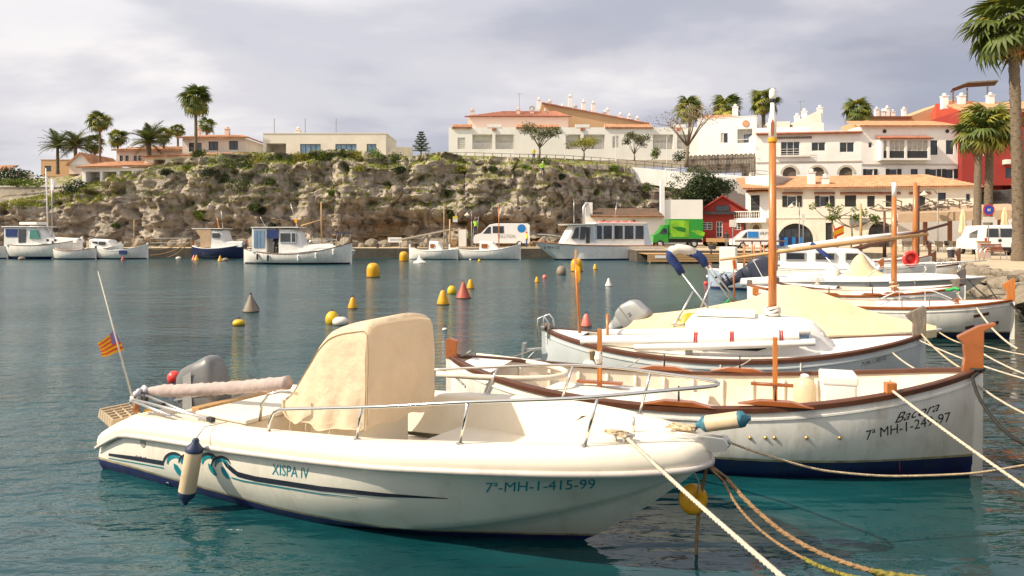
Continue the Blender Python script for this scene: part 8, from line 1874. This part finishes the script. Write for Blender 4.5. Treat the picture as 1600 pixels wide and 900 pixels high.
buoy('can', 'largest yellow domed can buoy in mid harbour', 583, 433, 22, 'buoy_yellow'); buoy('can', 'yellow domed can buoy near the landing ramp', 631, 408, 15, 'buoy_yellow'); buoy('bell', 'white bell-shaped buoy beside the yellow can at the ramp', 656, 411, 13, 'buoy_white', False)
buoy('pear', 'plain yellow pear buoy, left of the red cone', 692, 476, 23, 'buoy_yellow'); buoy('ball', 'lemon ball buoy half behind the red cone group', 706, 459, 13, 'buoy_lemon'); buoy('cone', 'rust red cone buoy among yellow buoys', 724, 466, 26, 'buoy_red'); buoy('pear', 'yellow pear buoy just behind the red cone', 735, 451, 15, 'buoy_yellow')
buoy('pear', 'small yellow buoy with dark foot beside the pink ball', 839, 441, 9, 'buoy_yellow'); buoy('ball', 'small faded pink ball buoy', 851, 435, 6, 'buoy_pink'); buoy('ball', 'big grey-white ball buoy before the tour boat', 877, 429, 14, 'buoy_grey')
buoy('can', 'yellow can buoy behind the orange stern pole', 901, 424, 20, 'buoy_yellow'); buoy('pear', 'little yellow buoy right of the yellow can, before the tour boat', 930, 421, 9, 'buoy_yellow'); buoy('cone', 'off-white cone buoy by itself before the wooden jetty', 951, 447, 13, 'buoy_white')
buoy('pear', 'pink float with pale top beside the orange stern pole', 916, 510, 20, 'buoy_pink')
buoy('flat', 'dull yellow half-sunk buoy before the big cruiser', 34, 406, 5, 'buoy_grey'); buoy('ball', 'white ball buoy before the black-post boat', 109, 405, 5, 'buoy_white'); buoy('cone', 'small red cone buoy before the sharp-bowed boat', 192, 407, 7, 'buoy_red'); buoy('flat', 'white flat buoy left of the navy boat', 279, 405, 4, 'buoy_white'); buoy('cone', 'pale orange cone buoy touching a yellow cone by the navy boat', 303, 406, 8, 'buoy_pink'); buoy('cone', 'yellow cone buoy touching the pale orange one', 307, 407, 9, 'buoy_yellow'); buoy('cone', 'yellow cone buoy before the navy hull', 344, 408, 9, 'buoy_yellow'); buoy('flat', 'small dull buoy right of the yellow cone at the navy hull', 352, 408, 5, 'buoy_grey')
buoy('ball', 'tiny yellow ball before the cluttered white boat', 749, 409, 4, 'buoy_lemon'); buoy('ball', 'tiny white ball before the cluttered white boat', 735, 407, 3, 'buoy_white', False); buoy('ball', 'small bright red ball buoy beyond the canopy poles', 1103, 445, 6, 'buoy_bright', False)
buoy('flat', 'black and white half-sunk float beside the covered console', 695, 516, 4, 'buoy_white')
# yellow ring float under the near bow
rg = MB().lathe([(0.065+0.055*math.cos(k), 0.055*math.sin(k)) for k in [2*math.pi*j/12 for j in range(13)]], 24, (0, 0, 0), Matrix.Rotation(R(82), 3, 'X') @ Matrix.Rotation(0.3, 3, 'Y')).obj('ring_float', 'buoy_yellow', None, True)
rp_ = P(1083, 780, 5.75); rg.location = rp_; tag(rg, 'yellow ring float hanging on ropes below the near bow', 'float')
# ---------------------------------------------------------------- mooring lines
def px_path(pts, n=26):
    'smooth path through (px, py, distance) samples'
    out_ = []
    for i in range(n+1):
        t_ = i/n; k = t_*(len(pts)-1); xs3 = [(j, pts[j]) for j in range(len(pts))]
        out_.append(P(*[smoothi(k, [(j, p[c]) for j, p in xs3]) for c in range(3)]))
    return out_
cw = m_world(CL+Vector((0.05, -0.02, 0.04)))
rope('mooring_rope', 'thick white rope running from the cleat of the cream motor boat to the quay', rope_pts(cw, Vector((1.25, 2.72, 1.02)), 0.02, 900), 0.0125, 'rope_white', True)
bw = m_world((6.16, 0, 0.80))
pa = [bw]+px_path([(1135, 748, 5.55), (1170, 786, 5.4), (1230, 836, 5.2), (1300, 872, 5.0), (1390, 898, 4.8), (1480, 908, 4.6), (1600, 912, 4.4)], 420)
rope('mooring_rope', 'brown twisted rope sagging from the near bow, the thicker of two', pa[:260], 0.016, 'rope_brown', True); rope('mooring_rope', 'weed-covered end of the thicker sagging bow rope', pa[259:], 0.021, 'rope_weed', True)
pb = [bw]+px_path([(1130, 752, 5.5), (1152, 790, 5.35), (1190, 830, 5.2), (1240, 864, 5.0), (1310, 896, 4.8), (1400, 915, 4.6)], 320)
rope('mooring_rope', 'thinner brown rope sagging from the near bow', pb[:210], 0.010, 'rope_brown', True); rope('mooring_rope', 'weed-covered end of the thinner sagging bow rope', pb[209:], 0.015, 'rope_weed', True)
rope('mooring_rope', 'dark rope hanging from the near bow through the ring float into the water', [bw, P(1103, 735, 5.72), P(1096, 770, 5.74), P(1091, 810, 5.74), P(1088, 850, 5.74), Vector((P(1088, 850, 5.74).x, 5.74, -0.25))], 0.013, 'rope_brown', True)
rope('float_line', 'thin pale line tied to the yellow ring float', [bw+Vector((-0.1, 0, -0.02)), P(1092, 752, 5.70), P(1090, 772, 5.70)], 0.006, 'rope_white')
rope('mooring_rope', 'thin tan line sagging from the near bow roller past the Bacora hull', px_path([(1126, 686, 5.6), (1200, 712, 5.7), (1300, 737, 5.8), (1400, 744, 5.9), (1500, 741, 6.0), (1600, 727, 6.1), (1700, 705, 6.2)], 500), 0.009, 'rope', True)
bt = b2['w']((0.845*L2, -(b2['half'](0.845)-0.03), b2['sheer'](0.845)+0.06))
rope('mooring_rope', 'white rope from the Bacora bitt down to the quay wall', rope_pts(bt, Vector((4.05, 4.95, 0.40)), 0.03, 500), 0.013, 'rope_white', True)
sw = b2['w']((L2+0.02, 0, b2['sheer'](1)+0.03))
rope('mooring_rope', 'thick black rope looped round the Bacora stem head', [b2['w']((L2+0.07*math.cos(a), 0.07*math.sin(a), b2['sheer'](1)+0.02)) for a in [k*0.5 for k in range(14)]]+px_path([(1519, 590, 7.5), (1527, 615, 7.35), (1545, 645, 7.2), (1580, 682, 7.0), (1640, 712, 6.8)], 60), 0.017, 'rope_black')
rope('red_cord', 'thin red cord hanging from the Bacora bow', rope_pts(bt+Vector((0, -0.02, -0.03)), b2['hit'](1404, 735, 0.03) and b2['w'](b2['hit'](1404, 735, 0.03)) or bt-Vector((0, 0, 0.8)), -0.04), 0.004, 'rope_red')
s3 = b3['w']((L3, 0, b3['sheer'](1)))
for k, (a, b, d0_, d1_, mm_, lb) in enumerate([((1388, 545), (1462, 590), 10.3, 8.2, 'rope_white', 'white line from the grey stem head down to the Bacora bow'), ((1432, 530), (1640, 602), 10.3, 8.8, 'rope_white', 'thin white line from the grey stem head to the quay'), ((1440, 522), (1515, 583), 10.3, 7.8, 'rope', 'thin tan line between the grey stem head and the Bacora stem'), ((1528, 548), (1660, 603), 10.0, 8.6, 'rope_white', 'pale line with knots right of the Bacora stem head'), ((1528, 602), (1660, 668), 7.6, 6.9, 'rope_white', 'pale line from the Bacora stem to the quay'), ((1466, 518), (1522, 540), 12.7, 11.6, 'rope', 'frayed tan line at the tarpaulin boat bow'), ((1520, 535), (1660, 560), 12.0, 11.0, 'rope_white', 'straight pale line from the tarpaulin boat towards the quay')]):
    rope('mooring_rope', lb, rope_pts(P(*a, d0_), P(*b, d1_), 0.05, 30), 0.012, mm_)
for a, b, d0_, d1_, mm_, lb in [((1580, 474), (1660, 545), 17.4, 16.0, 'rope_black', 'black line from the orange axe stem head'), ((1512, 436), (1580, 485), 22.8, 18.5, 'rope_black', 'upper black line from the black stem head to the quay'), ((1515, 455), (1560, 490), 22.7, 19.0, 'rope_black', 'lower black line from the black stem head'), ((1540, 440), (1585, 492), 25.4, 20.5, 'rope_black', 'dark line from the long cruiser bow to the stones'), ((1524, 478), (1590, 545), 17.3, 15.4, 'rope_white', 'white line with float from the orange-headed boat'), ((1495, 458), (1530, 480), 21.0, 17.8, 'rope_white', 'white line from the brown-railed boat to its neighbour')]:
    rope('mooring_rope', lb, rope_pts(P(*a, d0_), P(*b, d1_), 0.12, 24), 0.022, mm_)
rope('mooring_rope', 'bright green rope hitched on the brown-railed boat bow', [P(1478+3*k, 452+1.5*math.sin(k), 20.9-0.05*k) for k in range(8)], 0.045, 'rope_green')
rope('mooring_rope', 'green line slanting from the folded canopy frame', rope_pts(P(1124, 478, 15.4), P(1142, 466, 15.2), 0.02), 0.022, 'rope_green')
for a, b, d0_, d1_, lb in [((735, 548), (700, 560), 9.35, 9.5, 'short pale rope round the Bacora stern head'), ((835, 545), (775, 562), 11.9, 10.2, 'pale rope from the cabin boat stern to the Bacora boat'), ((1000, 560), (960, 580), 10.2, 10.0, 'slack tie line on the cabin boat side near its stern'), ((1035, 565), (1090, 585), 10.0, 9.7, 'slack tie line on the cabin boat side amidships'), ((1140, 575), (1175, 560), 9.7, 9.75, 'slack tie line below the cabin windows')]:
    rope('tie_line', lb, rope_pts(P(*a, d0_), P(*b, d1_), 0.03), 0.008, 'rope_white')
# far lines of the navy boat
for k, (a, b) in enumerate((((230, 388), (285, 380)), ((298, 378), (235, 399)), ((300, 374), (262, 402)))): rope('mooring_rope', ['grey line sagging from the quay rail to the sharp-bowed boat', 'grey line from the navy boat post to the water', 'second grey line from the navy boat post to the water'][k], rope_pts(P(*a, 74.5), P(*b, 74.5), 0.3), 0.045, 'rope_brown')
# ---------------------------------------------------------------- jetty and quay furniture
t = thing('jetty', 'low wooden jetty with pale edge boards before the small white van', 'jetty', P(1012, 0, 61.5)*1.0); t.location.z = 0; o = Vector(t.location); xw = P(1285, 0, 62.5).x-o.x
for k in range(3): MB().b2((0, -0.06-0.004*k, 0.14+0.20*k), (xw, 0.06, 0.31+0.20*k)).obj('edge_board', 'pale_wood', t)
npk = 58
for k in range(npk): MB().b2((xw*k/npk+0.015, 0.062, 0.745), (xw*(k+1)/npk-0.015, 4.6, 0.79)).obj('plank', 'pale_wood', t)
for k in range(7): cyl(t, 'pile', (0.3+xw*k/6.3, 0.35, -0.8), (0.3+xw*k/6.3, 0.35, 0.74), 0.12, 0.12, 'bark')
MB().b2((0.6, -0.085, 0.45), (1.5, -0.072, 0.68)).obj('name_plate', 'boat_white', t)
for k, px in enumerate((1060, 1110, 1190)): cyl(t, 'mooring_post', (P(px, 0, 62).x-o.x, 0.3, 0.79), (P(px, 0, 62).x-o.x, 0.3, 1.15), 0.08, 0.09, 'fender_dark')
def at_g(px, d, z=1.0): return Vector(((px-800)/F*d, d, z))
# round no-parking sign
t = thing('road_sign', 'round blue no-parking sign with red rim and plate below', 'sign', at_g(1545, 47)); zc = 2.5+(HY-328)/F*47-1.0
cyl(t, 'post', (0, 0.03, 0), (0, 0.03, zc+0.3), 0.035, 0.035, 'metal_grey')
rx90 = Matrix.Rotation(R(90), 3, 'X')
MB().lathe([(0.37, -0.01), (0.37, 0.01)], 28, (0, 0, zc), rx90).obj('red_rim', mat('sign_red', (0.55, 0.02, 0.03), 0.4), t); MB().lathe([(0.29, 0), (0.29, 0.016)], 28, (0, 0, zc), rx90).obj('blue_disc', mat('sign_blue', (0.02, 0.06, 0.42), 0.4), t)
MB().box((0, -0.02, zc), (0.18, 0.012, 0.15)).obj('white_symbol', 'frame_white', t); MB().box((0, -0.028, zc), (0.10, 0.01, 0.06), ry=0.6).obj('red_bar', 'sign_red', t); MB().box((0, -0.01, zc-0.62), (0.75, 0.02, 0.36)).obj('plate', 'frame_white', t)
# bench and cycle hoops and kiosk board
t = thing('bench', 'red-brown slatted bench facing the boats by the panel van', 'bench', at_g(1558, 42.5), 0.15)
for k in range(4): MB().b2((-0.6, -0.05+0.11*k, 0.44), (0.75, 0.04+0.11*k, 0.48)).obj('seat_slat', 'varnish', t)
for k in range(3): MB().box((0.07, 0.42+0.05*k, 0.58+0.13*k), (1.35, 0.03, 0.10), rx=-0.3).obj('back_slat', 'varnish', t)
for x in (-0.45, 0.6): MB().tube([(x, -0.05, 0), (x, 0.0, 0.44), (x, 0.38, 0.46), (x, 0.42, 0.0)], 0.025, 6).obj('leg', 'alu', t)
for k, px in enumerate((1531, 1537, 1544)):
    h_ = MB().tube([(-0.25, 0, 0), (-0.2, 0, 0.55), (0.05, 0, 0.78), (0.35, 0, 0.80)], 0.03, 6).obj('cycle_hoop', 'alu', None, True); h_.location = at_g(px, 41.5); tag(h_, 'bent steel hoop of the row before the tan board', 'cycle stand', 'cycle hoops on the quay')
t = thing('notice_board', 'tan wooden board stand between the palm and the bench', 'board', at_g(1537, 43.5)); MB().b2((-0.4, -0.04, 0.05), (0.4, 0.04, 1.0)).obj('panel', 'wall_pink', t); MB().b2((-0.42, -0.06, 1.0), (0.42, 0.06, 1.06)).obj('cap', 'pale_wood', t); MB().box((0.0, -0.05, 0.85), (0.18, 0.01, 0.14)).obj('label_plate', 'frame_white', t)
t = thing('litter_bin', 'black bin with white lid on the quay', 'bin', at_g(1486, 46)); MB().lathe([(0.18, 0), (0.22, 0.48), (0.20, 0.5)], 14).obj('body', 'fender_dark', t); MB().lathe([(0.24, 0.50), (0.25, 0.56), (0.1, 0.66)], 14).obj('lid', 'boat_white', t)
def lamp(label, px, d, pt, arm, lp):
    t = thing('street_lamp', label, 'street lamp', at_g(px, d)); zt = 2.5+(HY-pt)/F*d-1.0
    MB().tube([(0, 0, 0), (0, 0, 0.9), (0, 0, zt)], [0.09, 0.06, 0.045], 8).obj('post', 'metal_grey', t, True); MB().tube([(0, 0, zt-0.4), (arm*0.3, 0, zt), (arm*0.75, 0, zt+0.05), (arm, 0, zt-0.15)], 0.03, 6).obj('arm', 'metal_grey', t, True)
    MB().lathe([(0.05, 0.12), (0.08, 0.05), (0.34, -0.18), (0.36, -0.24)], 16, (arm, 0, zt-0.25)).obj('shade', mat('lamp_cream', (0.66, 0.55, 0.42), 0.5), t, True); MB().lathe([(0.02, -0.36), (0.12, -0.30), (0.15, -0.22)], 12, (arm, 0, zt-0.25)).obj('globe', 'frame_white', t, True)
lamp('street lamp with curved arm and cream shade before the terrace', 1465, 60, 296, -1.1, 0); lamp('street lamp with cream shade before the long building arch', 1249, 77, 316, -0.8, 0); lamp('street lamp with curved arm at the cliff foot by the ladder', 737, 82.5, 330, -0.5, 0)
for px, d, pt, lb in ((1505, 57, 326, 'folded cream parasol beside the quay palm'), (1570, 58, 323, 'folded cream parasol behind the panel van')):
    t = thing('parasol', lb, 'parasol', at_g(px, d)); zt = 2.5+(HY-pt)/F*d-1.0; cyl(t, 'pole', (0, 0, 0), (0, 0, zt), 0.035, 0.03, 'pale_wood')
    rings = [[((r*(1+0.25*math.cos(5*a)))*math.cos(a), (r*(1+0.25*math.cos(5*a)))*math.sin(a), z) for a in [2*math.pi*k/20 for k in range(20)]] for r, z in ((0.24, zt-2.0), (0.27, zt-1.7), (0.18, zt-0.9), (0.20, zt-0.7), (0.10, zt-0.2), (0.02, zt))]; MB().loft(rings).obj('cloth', 'tarp_cloth', t, True)
# terrace tables and chairs
def chair_t(loc, rz, lb):
    t = thing('terrace_chair', lb, 'chair', loc, rz, 'chairs on the restaurant terrace'); MB().b2((-0.22, -0.22, 0.43), (0.22, 0.22, 0.47)).obj('seat', 'fence_wood', t); MB().box((0, 0.22, 0.70), (0.44, 0.03, 0.40), rx=-0.15).obj('backrest', 'fence_wood', t)
    for x in (-0.2, 0.2):
        for y in (-0.2, 0.2): MB().tube([(x, y, 0), (x, y, 0.43)], 0.02, 5).obj('leg', 'alu', t)
random.seed(4)
for k, (px, d) in enumerate(((1468, 59), (1482, 60.5), (1496, 59.5), (1412, 60), (1428, 61))):
    t = thing('terrace_table', 'small dark terrace table under the canvas roof', 'table', at_g(px, d), 0, 'tables on the restaurant terrace'); MB().lathe([(0.42, 0.70), (0.42, 0.74)], 16).obj('top', 'fence_wood', t); cyl(t, 'leg', (0, 0, 0.02), (0, 0, 0.70), 0.03, 0.03, 'alu'); MB().lathe([(0.25, 0), (0.25, 0.02)], 12).obj('base', 'alu', t)
    for j in range(3): a = j*2.1+k; chair_t(at_g(px, d)+Vector((0.75*math.cos(a), 0.75*math.sin(a), 0)), a-math.pi/2, 'dark slatted terrace chair at a small table')
# blue crates by the arch
for k in range(7):
    for j in range(2):
        c = MB(); x0 = k*0.42; c.b2((0, 0, 0), (0.40, 0.5, 0.05)); [c.b2(*q_) for q_ in (((0, 0, 0.05), (0.40, 0.03, 0.55)), ((0, 0.47, 0.05), (0.40, 0.5, 0.55)), ((0, 0.03, 0.05), (0.03, 0.47, 0.55)), ((0.37, 0.03, 0.05), (0.40, 0.47, 0.55)))]
        o = c.obj('fish_crate', 'navy' if k % 2 else 'logo_blue', None); o.location = at_g(1213, 79)+Vector((x0, 0, j*0.56)); tag(o, 'blue plastic crate '+('on top of' if j else 'at the bottom of')+' the stack before the big arch', 'crate', 'blue crates on the quay')
# poles, signs
for px, d, pt, lb in ((1145, 72, 345, 'white sign panel on a thin post beside the small van'), (1255, 74, 336, 'white notice panel on a post by the crates')):
    t = thing('road_sign', lb, 'sign', at_g(px, d)); zt = 2.5+(HY-pt)/F*d-1.0; cyl(t, 'post', (0, 0, 0), (0, 0, zt), 0.04, 0.04, 'metal_grey'); MB().box((0, -0.05, zt-0.25), (0.7 if px < 1200 else 0.35, 0.03, 0.7)).obj('panel', 'frame_white', t)
t = thing('planter', 'dark stone planter with brown plants at the quay corner', 'planter', at_g(1113, 70)); MB().lathe([(0.3, 0), (0.45, 0.35), (0.4, 0.4)], 12).obj('bowl', 'fender_dark', t); m_ = MB(); leaves(m_, (0, 0, 0.5), (0.5, 0.4, 0.25), 120, 0.1, 0.3, 5); m_.obj('plants', 'leaf_dry', t, recalc=False)
t = thing('gangway', 'grey sloping boarding ramp on the far quay', 'gangway', at_g(628, 77)); MB().prism([(0, 1.35), (0.0, 1.5), (6.0, 2.7), (6.0, 2.55)], lambda x, z: (x-0.5, 0, z-0.6), lambda x, z: (x-0.5, 1.1, z-0.6)).obj('deck', 'stone_trim', t); [MB().b2((x, 0.3, 0), (x+0.15, 0.6, 0.7+0.2*x)).obj('support', 'metal_grey', t) for x in (0.5, 2.6, 4.6)]
t = thing('sign_board', 'white sign board standing on the far quay', 'sign', at_g(617, 79.5)); MB().b2((-0.75, 0, 0.55), (0.75, 0.06, 1.1)).obj('panel', 'boat_white', t); [cyl(t, 'post', (x, 0.1, 0), (x, 0.1, 0.9), 0.04, 0.04, 'metal_grey') for x in (-0.6, 0.6)]; MB().b2((-0.5, -0.012, 0.78), (0.5, -0.004, 0.86)).obj('text_band', 'logo_blue', t)
t = thing('sign_board', 'small yellow-topped notice on a wooden pole at the far quay', 'sign', at_g(703, 77)); cyl(t, 'post', (0, 0, 0), (0, 0, 3.0), 0.1, 0.08, 'pale_wood'); MB().b2((0.3, -0.05, 2.7), (0.8, 0.0, 3.3)).obj('panel', 'frame_white', t); MB().b2((0.3, -0.06, 3.1), (0.8, -0.052, 3.3)).obj('yellow_band', 'hi_vis_yellow', t)
t = thing('cabinet', 'pale grey service cabinet beside the crouching worker', 'cabinet', at_g(722, 80)); MB().b2((-0.4, 0, 0), (0.5, 0.6, 2.0)).obj('body', 'stone_trim', t, bevel=0.02); MB().b2((-0.35, -0.015, 0.1), (0.45, -0.003, 1.9)).obj('door', 'wall_white', t)
for k, (pa_, pb_, d) in enumerate(((475, 520, 79), (640, 700, 79), (850, 905, 77), (235, 300, 79))):
    t = thing('railing', ['grey rail on the far quay behind the cabin boat', 'grey rail on the far quay beside the gangway', 'low rail on the quay before the tour boat', 'grey rail on the far quay left of the navy boat'][k], 'railing', at_g(pa_, d)); w_ = (pb_-pa_)/F*d
    for z in (0.5, 1.0): MB().tube([(0, 0, z), (w_, 0, z)], 0.035, 5).obj('rail', 'metal_grey', t)
    for j in range(5): MB().tube([(w_*j/4, 0, 0), (w_*j/4, 0, 1.0)], 0.035, 5).obj('post', 'metal_grey', t)
for k, px in enumerate((400, 455, 520, 590, 650, 860, 930, 1000)):
    o = MB().lathe([(0.16, 0), (0.12, 0.1), (0.12, 0.3), (0.2, 0.36), (0.2, 0.42), (0.05, 0.46)], 12).obj('bollard', 'fender_dark', None, True); o.location = at_g(px, 77.4); tag(o, 'squat black iron bollard on the far quay edge', 'bollard', 'bollards on the far quay')
# slender masts of boats hidden in the crowd
for px, d, pt, pb, mm_, lb in ((1382, 40, 330, 402, 'brown_trim', 'dark slim mast rising among the crowded boats'), (1345, 44, 318, 395, 'pale_wood', 'pale slim mast among the crowded boats'), (1310, 40, 352, 400, 'varnish', 'stout short reddish mast leaning among the boats')):
    o = MB().tube([P(px, pb, d), P(px-(8 if px == 1310 else 0), pt, d)], [0.10, 0.06], 8).obj('mast', mm_, None, True); tag(o, lb, 'mast')
t = thing('flag', 'small red and yellow flag flying among the crowded boats', 'flag', P(1303, 372, 39)); [MB().add([(0, 0, z0), (0.55, 0.05, z0+0.22), (0.55, 0.05, z1+0.22), (0, 0, z1)], [(0, 1, 2, 3)]).obj(n_, m_, t) for z0, z1, n_, m_ in ((0, .12, 'red_stripe', 'flag_red'), (.12, .36, 'yellow_stripe', 'flag_yellow'), (.36, .48, 'red_stripe', 'flag_red'))]
